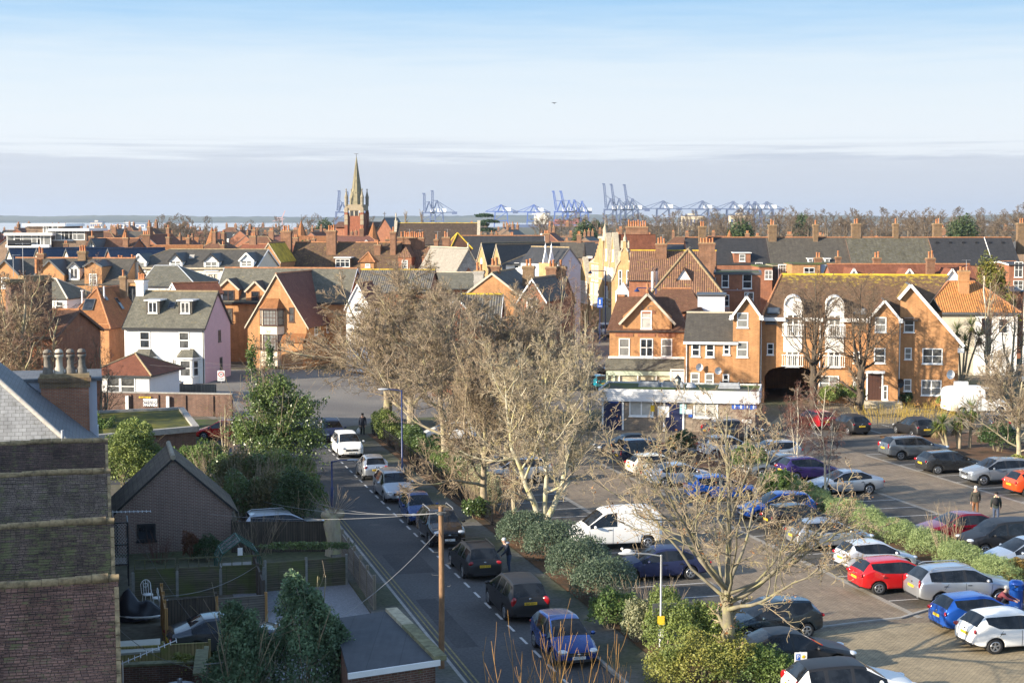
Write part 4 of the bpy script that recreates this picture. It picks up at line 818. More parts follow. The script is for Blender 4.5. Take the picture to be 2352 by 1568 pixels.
b=MB();b.tube([(1.6,-.25,e-.5),(1.75,2.4,e+1.9),(1.75,2.4,e+3.6)],.1,7);b.build('flue_pipe',M_CREAMD,h)
b=MB();b.box(w/2-4.4,w/2-.02,-.12,-.02,0,e-.5,0);b.build('white_bay',M_WHITE,h);window(h,w/2-1.5,-.12,e-1.6,1.0,1.6,'sash',pane=M_GLASS);window(h,w/2-3.2,-.12,e-1.6,1.0,1.6,'sash',mat=M_BROWNP)
x,z=AY(2349,545,150)
house('right_edge_house','tall narrow white house cut off by the right edge, brown tiles','house',x+4.4,150,rad(-8),4.4,10,zat(700,150),zat(590,150),'x',M_WHITE,M_TILEB,ov=.3,barge=M_BROWNP)
h,x,w,e,rg=hpx('dark_slate_low_house','low dark slate roofed house right of the orange pantiles, slim chimney','house',2240,2350,668,657,186,8,0,wall=M_BRICK_RED,roof=M_SLATED,ridgem=M_RIDGE);chpx(h,x,0,8,2286,630,187,e,w=.8,d=.6,pots=1,mat=M_BRICK_BR)
h,x,w,e,rg=hpx('blue_sash_house','red brick house end with tall white sashes by the golden conifer','house',2318,2352,606,600,222,8,0,wall=M_BRICK_RED,roof=M_SLATED);window(h,.3,0,zat(619,222),1.2,2.2,'sash2');window(h,.3,0,zat(655,222),1.4,1.4,'sash2')
x,z=AY(1123,626,158)
bp_=house('brown_gabled_house','wide brown brick gable under dark pantiles, stout chimneys behind its ridge','house',x+.3,158,rad(-10),7.4,13,zat(690,158),z,'y',M_BRICK_OR,M_PANG,ov=.2,barge=M_CREAMD,ridgem=M_RIDGEB)
chimney(bp_,-.3,3.0,z-1.2,zat(610,161),1.15,.8,2);chimney(bp_,-1.7,2.0,z-2.4,zat(622,160),1.0,.7,2,M_CONC);chimney(bp_,2.6,7.0,z-2.8,zat(611,165),1.2,.8,2,M_BRICK_STKB)
x,z=AY(1222,639,156)
b2=house('white_barged_gable','slim brick gable with heavy white bargeboards beside the street','house',x,156,rad(-16),2.6,9,zat(684,156),z,'y',M_BRICK_RED,M_PANG,ov=.25,barge=M_PAINT,ridgem=M_RIDGEB,wins=[('f',0,zat(705,156),1.1,1.8,D(style='two'))])
h,x,w,e,rg=hpx('pantiled_street_house','grey pantiled street house with two joined brick chimneys','house',1200,1280,700,636,166,9,-14,wall=M_BRICK_RED,roof=M_PANG,ridgem=M_RIDGEB,barge=None)
chpx(h,x,0,9,1247,613,170,e,w=1.1,d=.9,pots=2);chpx(h,x,0,9,1263,612,171,e,w=1.1,d=.9,pots=1,mat=M_BRICK_STKB)
x,z=AY(1046,681,146)
b3=house('white_trimmed_house','red brick house with broad white bargeboards, half hidden by bare trees','house',x+.1,146,rad(-4),4.6,7,zat(742,146),z,'y',M_BRICK_RED,M_PANG,ov=.2,barge=M_PAINT,ridgem=M_RIDGEB,wins=[('f',-.9,zat(728,146),.9,1.2)])
h,x,w,e,rg=hpx('grey_pantiled_house','brick house with grey lichened pantiles and a white right gable, within the trees','house',1056,1146,735,675,146,6.5,-4,wall=M_BRICK_RED,roof=M_PANG,ridgem=M_LICHEN,barge=M_PAINT)
h,x,w,e,rg=hpx('mossy_pantile_house','dark pantiled roof with an orange mossy ridge, behind the big left tree','house',816,985,668,619,178,8,-6,wall=M_BRICK_RED,roof=M_PANG,ridgem=M_LICHEN,barge=M_BROWNP)
h,x,w,e,rg=hpx('stone_slate_house','low stone grey slate roof right of the mossy pantiles','house',990,1090,660,625,186,8,-6,wall=M_BRICK_RED,roof=M_SLATEG,ridgem=M_STONE)
x,z=AY(821,651,170);house('white_gabled_cottage','small white gabled cottage glimpsed through the left tree','house',x,170,rad(-10),2.6,6,z-2.4,z,'y',M_WHITE,M_TILEPL,ov=.2,barge=M_PAINT,wins=[('f',0,z-2.6,.9,1.0)])
# ---------------------------------------------------------------- flats, shop house, link, toilets
AF=rad(-10);YA=139.6
xa0,_=AY(1752,800,140.5);xa1,_=AY(2193,800,138.2)
fx=(xa0+xa1)/2;fw=(xa1-xa0)/cos(AF)
fl2=root('brick_flats','three storey orange brick flats with mossy brown roof, white gables and archway','flats',fx,YA,0,AF)
def fz(py,Y=YA):return zat(py,Y)
def flx(px,Y=YA):return(AY(px,800,Y)[0]-fx)/cos(AF)
HE=fz(728);HR=zat(631,YA+6.2);dep=12.4;L0,L1=-fw/2,fw/2
gx0,gx1=flx(2062),flx(2191)
ax0,ax1=flx(1762),flx(1882)
wl=MB()
def arch_wall(b,x0,x1,z1,a0,a1,zs,zr,y=0,m=0):
 "wall with a segmental arched opening a0..a1, springing zs, crown zr"
 xs=np.linspace(a0,a1,13);c=(a0+a1)/2;h=(a1-a0)/2;zc=[zs+(zr-zs)*math.sqrt(max(0,1-((q-c)/h)**2))for q in xs]
 b.poly([(x0,y,0),(a0,y,0),(a0,y,z1),(x0,y,z1)],m);b.poly([(a1,y,0),(x1,y,0),(x1,y,z1),(a1,y,z1)],m)
 for i in range(12):b.poly([(xs[i],y,zc[i]),(xs[i+1],y,zc[i+1]),(xs[i+1],y,z1),(xs[i],y,z1)],m);b.poly([(xs[i],y,zc[i]),(xs[i],y+11.5,zc[i]),(xs[i+1],y+11.5,zc[i+1]),(xs[i+1],y,zc[i+1])],m)
 for q,s in((a0,1),(a1,-1)):b.poly([(q,y,0),(q,y+11.5,0),(q,y+11.5,zs),(q,y,zs)][::s],m)
arch_wall(wl,L0,gx0,HE,ax0,ax1,2.35,3.35)
apx=flx(2083);apz=fz(655);gl=apz-(gx1-apx)*1.12;sl_=(apz-(fz(780)))/(gx1-apx)
wl.poly([(gx0,0,0),(gx1,0,0),(gx1,0,fz(780)),(apx,0,apz),(gx0,0,apz-(apx-gx0)*sl_)],0)
wl.poly([(L1,0,0),(L1,dep,0),(L1,dep,fz(780)),(L1,0,fz(780))],0);wl.poly([(L0,dep,0),(L0,0,0),(L0,0,HE),(L0,dep,HE)],0);wl.poly([(L1,dep,0),(L0,dep,0),(L0,dep,HE),(L1,dep,HE)],0)
B1=(flx(1691),flx(1751));B2=(flx(1993),flx(2058));PB=1.15
for(q0,q1),zb,ye,ya in((B1,fz(877)-.1,723,682),(B2,0,727,689)):
 zt,za=fz(ye),fz(ya);xm=(q0+q1)/2;p=-PB
 wl.poly([(q0,p,zb),(q1,p,zb),(q1,p,zt),(xm,p,za),(q0,p,zt)],0);wl.poly([(q1,p,zb),(q1,.3,zb),(q1,.3,zt),(q1,p,zt)],0);wl.poly([(q0,.3,zb),(q0,p,zb),(q0,p,zt),(q0,.3,zt)],0);wl.poly([(q0,p,zb),(q0,.3,zb),(q1,.3,zb),(q1,p,zb)],0)
wl.box(B1[0]+.3,B1[1],-.02,.2,0,fz(877),0)
wl.build('wall',[M_BRICK_OR,M_BRICK_RED],fl2)
rf=MB();m=dep/2;k_=(HR-HE)/m;o=.3;zl=HE-k_*o;Lr0,Lr1=flx(1777)*1.0,flx(2078,YA+6)
rf.slab([(L0-.1,-o,zl),(gx0+1.5,-o,zl),(Lr1+2.6,m,HR),(Lr0+.8,m,HR)],.15,0,1);rf.slab([(L1,dep+o,zl),(L0-.1,dep+o,zl),(Lr0+.8,m,HR),(Lr1,m,HR)],.15,0,1);rf.slab([(L0-.1,dep+o,zl),(L0-.1,-o,zl),(Lr0+.8,m,HR)],.15,0,1)
zq=apz-(gx1+.45-apx)*sl_;rf.slab([(gx1+.45,-.35,zq),(gx1+.45,dep+.3,zq),(apx,dep-5,apz+.15),(apx,-.35,apz+.15)],.16,2,1);rf.slab([(gx0-.2,dep-5,apz-(apx-gx0+.2)*sl_),(gx0-.2,-.35,apz-(apx-gx0+.2)*sl_),(apx,-.35,apz+.15),(apx,dep-5,apz+.15)],.16,0,1)
for(q0,q1),ye,ya in((B1,723,682),(B2,727,689)):
 zt,za=fz(ye),fz(ya)+.12;xm=(q0+q1)/2;s=(za-zt)/(xm-q0+.0);yb=(za-HE)/k_+.6
 rf.slab([(q0-.3,1.2,zt-.3*s),(q0-.3,-PB-.3,zt-.3*s),(xm,-PB-.3,za),(xm,yb,za)],.12,2,1);rf.slab([(q1+.3,-PB-.3,zt-.3*s),(q1+.3,1.2,zt-.3*s),(xm,yb,za),(xm,-PB-.3,za)],.12,2,1)
rf.tube([(Lr0+.8,m,HR),(Lr1+2.4,m,HR)],.13,6,3);rf.tube([(L0-.1,-o,zl),(Lr0+.8,m,HR)],.12,6,4)
rf.build('roof',[brick('flats_mossy_tile',(.20,.115,.065),(.13,.078,.045),(.055,.038,.025),bw=.24,bh=.16,ms=.014,stain=.3,moss=(.42,.31,.035),mossamt=.0,mossv=(m/cos(math.atan(k_))*.45+.5,HR*sin(math.atan(k_))+m*cos(math.atan(k_)))),M_GREYMET,M_TILEB,M_LICHEN,M_RIDGE],fl2)
for(q0,q1),ye,ya in((B1,723,682),(B2,727,689)):
 zt,za=fz(ye),fz(ya);xm=(q0+q1)/2;s=(za-zt)/(xm-q0)
 bb=MB()
 for q,sg in((q0,-1),(q1,1)):bb.bar((q+sg*.3,-PB-.33,zt-.3*s-.06),(xm,-PB-.33,za+.02),.06,.2,0);bb.box(q-.3 if sg<0 else q-.05,q+.05 if sg<0 else q+.3,-PB-.35,-PB+.2,zt-.45,zt-.08,0)
 bb.build('bargeboard',M_PAINT,fl2)
bb=MB();bb.bar((gx1+.42,-.38,zq+.04),(apx,-.38,apz+.06),.06,.26,0);bb.bar((gx0-.2,-.38,apz-(apx-gx0+.2)*sl_-.02),(apx,-.38,apz+.06),.06,.26,0);bb.box(gx1-.1,gx1+.42,-.4,.2,zq-.5,zq-.1,0);bb.build('bargeboard',M_PAINT,fl2)
for q0,q1 in((B1[1]+.05,flx(1808)),(flx(1845),flx(1893)),(flx(1930),B2[0]-.05)):bb=MB();bb.box(q0,q1,-o-.12,-.003,HE-.42,HE-.1,0);bb.build('gutter',M_PAINT,fl2)
dp=MB()
for q in(B1[1]+.12,flx(1886),flx(2062)):dp.tube([(q,-.1,0),(q,-.1,HE-.3)],.055,6)
dp.build('drainpipe',M_PAINT,fl2)
fwv=lambda px,py,ww,hh,st='sash',y=0,**k:window(fl2,flx(px,YA+y),y,fz(py,YA+y),ww,hh,st,**k)
for px,py,ww,hh in((1717,738,1.0,1.35),(1717,806,1.0,1.4),(2025,745,1.0,1.35),(2024,816,1.0,1.35)):fwv(px,py,ww,hh,'sash',-PB,fr=.1)
fwv(1775,804,.6,1.05);fwv(1968,820,.6,1.05);fwv(1776,736,1.0,.75,'x',mat=M_GREYMET);fwv(1972,736,1.1,.75,'x',mat=M_GREYMET)
fwv(1908,881,1.7,1.35,'four',pane=M_GLASSC);fwv(1968,880,.6,1.05,'top')
fwv(2082,745,.9,1.3,'sash');fwv(2081,810,.62,1.05);fwv(2081,882,.66,1.08,pane=M_GLASSC);fwv(2134,815,1.75,1.38,'cross');fwv(2133,887,1.75,1.38,'cross',pane=M_GLASSC)
fwv(2038,900,.42,1.3,'top',-PB);fwv(1741,887,.4,1.15,'top',-.02)
def door(parent,x,y,z,w,h,mat,face=0.,fmat=None,slats=5):
 b=MB();b.box(-w/2,w/2,-.03,.02,0,h,0)
 for k in range(slats):q=-w/2+.12+k*(w-.24)/max(slats-1,1);b.box(q-.03,q+.03,-.05,-.03,.1,h-.1,0)
 o=b.build('door',[mat],parent,(x,y,z),face);f=MB();f.box(-w/2-.14,-w/2,-.08,.02,0,h+.14);f.box(w/2,w/2+.14,-.08,.02,0,h+.14);f.box(-w/2,w/2,-.08,.02,h,h+.14);f.build('door_frame',fmat or M_PAINT,o)
 k=MB();k.ball((w/2-.12,-.08,h*.48),.04,0,6,4);k.build('handle',M_METAL,o);return o
door(fl2,flx(2014,YA-PB),-PB,.55,1.2,2.35,M_BROWNP);door(fl2,flx(1714),-.02,0,1.15,2.25,M_BROWNP)
b=MB();xd=flx(2020,YA-PB);b.box(xd-2.1,xd+2.1,-PB-1.6,-PB-.01,0,.26);b.box(xd-2.1,xd+2.1,-PB-1.2,-PB-.012,.26,.5);b.build('door_steps',M_STONE,fl2)
b=MB();q=flx(2014,YA-PB);b.box(q-.85,q+.85,-PB-.5,-PB,2.95,3.15);b.build('door_canopy',M_PAINT,fl2)
for px in(1825,1918):
 q=flx(px);b=MB();r_=1.25;zc=HE+1.0;n=12
 r_=.82;pts=[(r_*cos(a),zc+r_*sin(a)*1.05)for a in np.linspace(0,pi,n+1)]
 b.poly([(r_,-.12,HE-3.2),(r_,-.12,zc)]+[(p[0],-.12,p[1])for p in pts[1:-1]]+[(-r_,-.12,zc),(-r_,-.12,HE-3.2)],0)
 for i in range(n):yb=lambda z:max((z-HE)/k_,0)+.5;p,s=pts[i],pts[i+1];b.poly([(p[0],-.3,p[1]),(p[0],yb(p[1]),p[1]),(s[0],yb(s[1]),s[1]),(s[0],-.3,s[1])],0)
 for i in range(n):p,s=pts[i],pts[i+1];b.poly([(p[0],-.3,p[1]),(s[0],-.3,s[1]),(s[0]*.9,-.3,zc+(s[1]-zc)*.9),(p[0]*.9,-.3,zc+(p[1]-zc)*.9)],0)
 for s in(-1,1):b.poly([(s*r_,-.12,HE-1),(s*r_,1.2,HE-1),(s*r_,1.2,zc),(s*r_,-.12,zc)],0)
 o=b.build('barrel_dormer',[M_WHITE],fl2,(q,0,0))
 window(o,0,-.12,fz(750),1.15,2.2,'french',fr=.14,sill=False)
 window(fl2,q,0,fz(818),1.15,2.1,'french',fr=.14)
 for zc2 in(fz(759),fz(829)):
  rb=MB()
  for s in np.linspace(-.9,.9,11):rb.box(s-.022,s+.022,-.5,-.46,zc2-.5,zc2+.5)
  for zz in(-.5,.5):rb.box(-.95,.95,-.51,-.45,zc2+zz-.035,zc2+zz+.035)
  for s in(-.93,.93):rb.box(s-.03,s+.03,-.5,0,zc2+.45,zc2+.51);rb.box(s-.03,s+.03,-.5,0,zc2-.51,zc2-.45)
  rb.build('balcony_railing',M_PAINT,fl2,(q,0,0))
def dish(parent,x,y,z,r=.42,mat=None,face=.5):
 b=MB();b.lathe([(0,-.0),(r*.5,-.04),(r*.85,-.12),(r,-.2)],n=14,axis='y');b.lathe([(r,-.2),(r*.85,-.15),(0,-.03)],n=14,axis='y');b.bar((0,0,-r*.2),(0,.35,-r*.5),.05,.05);b.bar((0,-.05,-r*.6),(0,-.5,-.05),.025,.025)
 return b.build('satellite_dish',mat or M_PAINT,parent,(x,y,z),face)
dish(fl2,flx(2171),-.35,fz(855));dish(fl2,flx(2064,YA-.4),-.4,fz(877),mat=M_BLACKP)
for px,py in((1781,714),(1974,714)):
 b=MB();b.box(-.55,.55,0,1.0,.02,.12);g=MB();g.poly([(-.45,.1,.125),(.45,.1,.125),(.45,.9,.125),(-.45,.9,.125)])
 o=b.build('skylight',M_GREYMET,fl2,(flx(px),.25,HE+.25*k_));o.rotation_euler=(math.atan(k_),0,0);g.build('pane',M_GLASSC,o)
for t_ in(3.0,4.3):
 b=MB();b.box(-.5,.5,0,1.7,.02,.1);o=b.build('skylight',M_LEAD,fl2,(gx1+.45-1.2,t_+.6,zq+1.2*sl_+.05));o.rotation_euler=(0,math.atan(sl_),0);o.rotation_euler=(math.atan(sl_),0,pi/2)
x,y,w,e,rg=fit(1573,1691,781,717,141,8.5,AF)
lk=house('slate_link_house','plain two storey orange brick house with patchy grey slates between shop and flats','house',x,140.8,AF,w,8.5,e,rg,'x',M_BRICK_OR,M_SLATE,ov=.2,barge=None,gutter=M_PAINT,ridgem=M_STONE)
lx_=lambda px:(AY(px,830,141)[0]-x)/cos(AF)
for px,py,ww,hh,pn in((1598,803,.8,1.25,M_GLASS),(1630,804,.8,1.25,M_GLASS),(1667,801,.62,1.0,M_GLASS),(1597,871,.8,1.25,M_GLASSC),(1629,872,.8,1.25,M_GLASSC),(1666,871,.6,1.05,M_GLASS)):window(lk,lx_(px),0,zat(py,141),ww,hh,'sash',pane=pn,fr=.12)
dish(lk,lx_(1605),-.35,zat(842,141),.36);dish(lk,lx_(1647),-.4,zat(849,141),.34)
b=MB();b.tube([(-w/2+.2,-.1,0),(-w/2+.2,-.1,e-.3)],.055,6);b.build('drainpipe',M_PAINT,lk)
YS=150.;AS=rad(-6)
x,y,w,e,rg=fit(1401,1573,757,672,YS,0,AS);xm=AY(1487,700,YS)[0]
sh=root('gabled_shop_house','red brick gabled house with three upper windows above a pale shop front','shop',xm,YS,0,AS)
b=MB();h=w/2;gz=zat(733,YS);gh=4.9*YS/150*.5*2/2;gw=(AY(1543,733,YS)[0]-AY(1431,733,YS)[0])/2
b.box(-h,h,0,9,0,e,0);b.poly([(-gw,-.02,e-.4),(gw,-.02,e-.4),(gw,-.02,gz+.3),(0,-.02,rg-.1),(-gw,-.02,gz+.3)],0)
b.box(-gw*.32,gw*.32,-.06,-.021,rg-2.0,rg-1.75,1);b.box(-h,h,-.05,-.005,e-.35,e-.15,1)
for px in(1434,1485,1531):q=(AY(px,800,YS)[0]-xm);b.box(q-.85,q+.85,-.05,0,zat(773,YS),zat(773,YS)+.4,1)
b.build('wall',[M_BRICK_OR,M_BRICK_RED],sh)
r=MB();k=(rg-gz)/gw;o=.35
r.slab([(-gw-o,7.5,gz-k*o),(-gw-o,-.4,gz-k*o),(0,-.4,rg),(0,7.5,rg)],.15,0,1);r.slab([(gw+o,-.4,gz-k*o),(gw+o,7.5,gz-k*o),(0,7.5,rg),(0,-.4,rg)],.15,0,1)
r.slab([(-h-.3,-.3,e-.1),(h+.3,-.3,e-.1),(h-1.2,4.5,rg-.6),(-h+.6,4.5,rg-.6)],.14,0,1);r.slab([(h+.3,9,e-.1),(-h-.3,9,e-.1),(-h+.6,4.5,rg-.6),(h-1.2,4.5,rg-.6)],.14,0,1);r.slab([(h+.3,-.3,e-.1),(h+.3,9,e-.1),(h-1.2,4.5,rg-.6)],.14,0,1)
r.slab([(-h-.3,9,e-.1),(-h-.3,-.3,e-.1),(-h+.6,4.5,rg-.6)],.14,0,1)
r.tube([(0,-.4,rg),(0,7.5,rg)],.13,6,2);r.tube([(-h+.6,4.5,rg-.55),(-gw,4.5,rg-.55)],.13,6,2)
for s in(-1,1):r.bar((s*(gw+o),-.42,gz-k*o-.1),(0,-.42,rg-.12),.08,.22,3)
r.lathe([(.1,0),(.18,.2),(.06,.4),(.15,.7),(0,1.1)],(0,-.3,rg),6,2)
r.build('roof',[M_TILEB,M_GREYMET,M_RIDGE,M_CREAMD],sh)
su=lambda px:AY(px,800,YS)[0]-xm
window(sh,su(1484),-.02,zat(734,YS),1.05,1.75,'top',pane=M_GLASSB,fr=.1)
for px,st in((1434,'sash'),(1485,'four'),(1531,'top')):window(sh,su(px),0,zat(798,YS),1.05 if px!=1485 else 1.25,1.75,st,fr=.1)
text('J C',.75,M_BRICK_RED,'lettering',sh,(0,-.05,rg-1.5),sx=1.3)
zt,zm=zat(823,YS),zat(846,YS)
b=MB();b.slab([(-h-.35,-1.6,zm),(h-.05,-1.6,zm),(h-.05,.0,zt),(-h-.35,0,zt)],.12,0);b.box(-h-.1,h,-.25,0,zt,zt+.2,1);b.build('pent_roof',[M_SLATEG,M_PAINT],sh)
b=MB();b.box(-h-.2,h-.1,-1.45,-.0,0,.8,0);b.box(-h-.25,h-.08,-1.5,0,zm-.55,zm-.05,0)
for q in(-h-.15,su(1412),su(1552),h-.2,su(1565)):b.box(q-.1,q+.1,-1.5,-1.35,0,zm-.3,0)
b.box(-h-.1,h-.2,-1.3,-1.25,.8,zm-.5,1)
for q in np.linspace(su(1424),su(1550),4):b.box(q-.06,q+.06,-1.46,-1.3,.8,zm-.5,2)
b.box(su(1424),su(1550),-1.46,-1.31,1.8,1.92,2);b.build('shop_front',[M_PAINTG,M_SHOPG,M_PAINT],sh)
door(sh,su(1559)-.1,-1.5,0,1.15,2.2,M_PAINT,slats=0)
x0,z0_=AY(1600,700,162);b=MB()
lt=root('white_dormer_house','brown hipped tile roofs with a big white boarded dormer behind the shop','house',AY(1590,700,160)[0],160,0,rad(-8));W2=7
b.box(-5.5,3.8,0,8,0,zat(716,160),0);b.build('wall',M_BRICK_RED,lt);r=MB();za,zb=zat(716,160),zat(664,162)
r.slab([(-5.8,-.3,za),(1.2,-.3,za),(-.2,3.5,zb),(-3.2,3.5,zb)],.15,0);r.slab([(1.2,-.3,za),(1.2,8,za),(-.2,3.5,zb)],.15,0);r.slab([(-5.8,8,za),(-5.8,-.3,za),(-3.2,3.5,zb)],.15,0);r.tube([(-3.2,3.5,zb),(-.2,3.5,zb)],.13,6,1);r.build('roof',[M_TILEB,M_RIDGE],lt)
b=MB();q0=AY(1602,700,160)[0]-lt.location.x;q1=AY(1664,700,160)[0]-lt.location.x;b.box(q0,q1,.5,5,za-2.6,zat(679,160),0);b.box(q0-.15,q1+.15,.3,5.2,zat(679,160),zat(676,160),1);b.build('boarded_dormer',[M_BLUEGR,M_GREYMET],lt)
tl=root('public_toilets','single storey buff brick public toilets with a deep white fascia and flat mossy roof','toilets',*G(1395,984),0,0);p0=Vector(G(1384,986));p1=Vector(G(1734,995));dv=p1-p0;tw=dv.length;at_=math.atan2(dv.y,dv.x)
tl.location=(*p0,0);tl.rotation_euler=(0,0,at_);td=5.2;th_=zat(921,122);tp=th_+.95
b=MB();b.box(0,tw,0,td,0,th_+.02,0);b.build('wall',M_BRICK_BUFF,tl)
b=MB();o=.3
b.box(-o,tw+o,-o,-o+.08,th_-.02,tp,0);b.box(-o,tw+o,td+o-.08,td+o,th_-.02,tp,0);b.box(-o,-o+.08,-o+.08,td+o-.08,th_-.02,tp,0);b.box(tw+o-.08,tw+o,-o+.08,td+o-.08,th_-.02,tp,0)
b.build('fascia',boards('white_cladding',(.68,.68,.68),.16,.12,True),tl)
b=MB();b.box(-o+.08,tw+o-.08,-o+.08,td+o-.08,th_,tp-.12,0);b.build('roof',M_FELT,tl)
for px,py,ww in((1482,884,.0),(1518,884,0),(1538,886,0),(1580,887,0),(1670,890,0)):
 q=(px-1384)/350*tw;b=MB()
 if px in(1518,1580):b.lathe([(.45,0),(.4,.12),(.3,.2),(.32,.3),(0,.36)],n=10)
 else:
  for k in range(4):b.box(-.85+k*.03,.85-k*.03,-.5+k*.03,.5-k*.03,k*.12,k*.12+.08)
  b.box(-.7,.7,-.38,.38,0,.44)
 b.build('roof_vent',M_LEAD,tl,(q,td*.62,tp-.12))
tq=lambda px:(px-1384)/350*tw
for px in(1474,1622):window(tl,tq(px),0,zat(937,122),1.9,1.3,'two',pane=M_GLASSB,fr=.1)
for px,ww in((1408,1.45),(1549,1.35)):door(tl,tq(px),0,0,ww,2.25,M_NAVY,slats=0)
NM=[plain('red_sign',(.5,.02,.02)),M_PAINT,plain('blue_sign',(.02,.10,.45)),plain('yellow_sign',(.7,.45,.02)),M_BLACKP,plain('pale_cyan_sign',(.35,.6,.62))]
for px,py,w_,h_,m in((1413,917,.85,.12,0),(1410,922,.85,.3,2),(1500,937,.3,.5,3),(1525,944,.9,.85,1),(1570,937,.5,.75,5),(1583,943,.55,.4,1),(1587,951,.3,.3,2),(1714,961,.8,.3,1)):
 q=tq(px);z=zat(py,122);b=MB();b.box(q-w_/2,q+w_/2,-.06,-.001,z-h_/2,z+h_/2);b.build('notice',NM[m],tl)
sg=MB();q=tq(1709);z=zat(928,122);sg.box(q-.95,q+.95,-.06,0,z-.22,z+.22,0)
for k in range(4):
 c=q-.72+k*.48;sg.box(c-.2,c+.2,-.062,-.06,z-.19,z+.19,0);sg.ball((c,-.064,z+.11),(.045,.004,.045),1,8,4);sg.box(c-.05-.03*(k==1),c+.05+.03*(k==1),-.066,-.06,z-.1,z+.06,1);sg.box(c-.05,c-.01,-.066,-.06,z-.17,z-.1,1);sg.box(c+.01,c+.05,-.066,-.06,z-.17,z-.1,1)
sg.build('toilet_sign',[MATS['blue_sign'],M_PAINT],tl)
b=MB();x,y=G(2206,945);b.box(-.6,.6,0,.3,0,2.6,0);tag(b.build('white_wall',M_WHITE,None,(x,y,0),rad(-10)),'short white rendered wall beside the parked white van','wall')
p0=Vector(G(205,951));p1=Vector(G(533,957));dv=p1-p0;a_=math.atan2(dv.y,dv.x);hw=zat(902,132)
b=MB();b.box(0,dv.length,0,.3,0,hw,0);b.box(-.03,dv.length+.03,-.04,.34,hw,hw+.1,1)
for q in np.arange(1.2,dv.length,2.4):b.box(q-.2,q+.2,-.1,0,0,hw-.1,0)
yw=root('yard_wall','long dark brick yard wall with white posts and a residents parking sign','wall',*p0,0,a_);b.build('wall',[M_BRICK_OLD,M_CONC],yw)
for px in(295.5,389):q=(px-205)/328*dv.length;b=MB();b.box(q-.13,q+.13,-.26,-.11,0,hw-.2);b.build('white_post',M_PAINT,yw)
q=(348-205)/328*dv.length;b=MB();b.box(q-.62,q+.62,-.14,-.11,zat(931,132),zat(914,132));pn=b.build('parking_sign',M_PAINT,yw)
for k,(tt,sz)in enumerate((('RESIDENTS',.2),('PARKING',.2),('ONLY',.34))):text(tt,sz*1.35,M_NAVY,'lettering',pn,(q,-.145,(zat(920,132),zat(923.5,132),zat(928,132))[k]),th=.003)
b=MB();b.box(q-1.0,q+.05,-.14,-.11,zat(912.5,132),zat(909,132));pn=b.build('flat_sign',MATS['yellow_sign'],yw);text('FLAT 7',.26,M_BLACKP,'lettering',pn,(q-.48,-.145,zat(910.8,132)),th=.003)
hw2=zat(880,148);p0=Vector(G(345,906));p1=Vector(G(497,906));b=MB();dv=p1-p0
fe=root('timber_fence','grey close boarded timber fence in front of the white house','fence',*p0,0,math.atan2(dv.y,dv.x));b.box(0,dv.length,0,.05,0,hw2);b.build('boards',boards('grey_boards',(.20,.17,.14),.15),fe)
b=MB()
for q in np.arange(0,dv.length+.1,2.2):b.box(q-.06,q+.06,-.08,0,0,hw2+.05)
b.box(0,dv.length,-.04,-.001,.4,.5);b.box(0,dv.length,-.04,-.001,hw2-.4,hw2-.3);b.build('rails_and_posts',boards('grey_boards',(.20,.17,.14)),fe)
x,y,w,e,rg=fit(206,345,856,811,139,6,rad(-10));wb=house('white_bungalow','low white bungalow with a hipped brown red tile roof behind the yard wall','bungalow',x,139,rad(-10),w,7,e,rg,'hip',M_WHITE,M_TILER,ov=.45,hip=2.8,ridgem=M_RIDGEB,barge=M_PAINT,wins=[('f',w/2-2.0,e-1.2,1.4,1.6,D(style='sash')),('f',-.6,e-1.2,1.2,1.6,D(style='sash'))])
P=[G(213,1000,2.9),G(450,979,2.9),G(416,936,2.9),G(207,945,2.9)];q=[(a-P[0][0],c-P[0][1])for a,c in P]
mg=root('mossy_flat_garage','brick garage with a flat felt roof green with moss','garage',*P[0]);b=MB();b.slab([(*u,2.7)for u in q],2.7);b.build('wall',M_BRICK_OLD,mg);b=MB();b.slab([(*u,2.78)for u in q],.06,0)
for u,v in zip(q,q[1:]+q[:1]):b.bar((*u,2.76),(*v,2.76),.42,.36,1)
b.build('roof',[ground('moss_roof',(.03,.035,.012),(.075,.085,.015),2.2,(.14,.13,.015),.6),M_CONC],mg)
# ---------------------------------------------------------------- church, cranes, far roofs
CYD=563.;cxx=AY(819.5,480,CYD)[0]
ch=root('church','red brick church tower with a tall pale stone spire and corner pinnacles','church',cxx,CYD,0,rad(-12))
zz=lambda py:zat(py,CYD)
hw_=2.95;zt=zz(470);b=MB()
b.box(-hw_,hw_,-hw_,hw_,0,zt-3,0)
for sx in(-1,1):
 for sy in(-1,1):b.box(sx*hw_-.55,sx*hw_+.55,sy*hw_-.55,sy*hw_+.55,0,zz(488),0);b.box(sx*hw_-.45,sx*hw_+.45,sy*hw_-.45,sy*hw_+.45,zz(488),zt-2,0)
for py in(481,497,509):b.box(-hw_-.62,-hw_+.62,-hw_-.62,-hw_,zz(py)-1.1,zz(py)+.6,1);b.box(hw_-.62,hw_+.62,-hw_-.62,-hw_,zz(py)-1.1,zz(py)+.6,1)
b.box(-hw_-.3,hw_+.3,-hw_-.3,hw_+.3,zt-2.2,zt,1)
b.build('tower',[brick('church_brick',(.34,.10,.045),(.26,.075,.035),(.22,.13,.09)),plain('tower_stone',(.30,.24,.16),.9,vary=.2)],ch)
w_=MB()
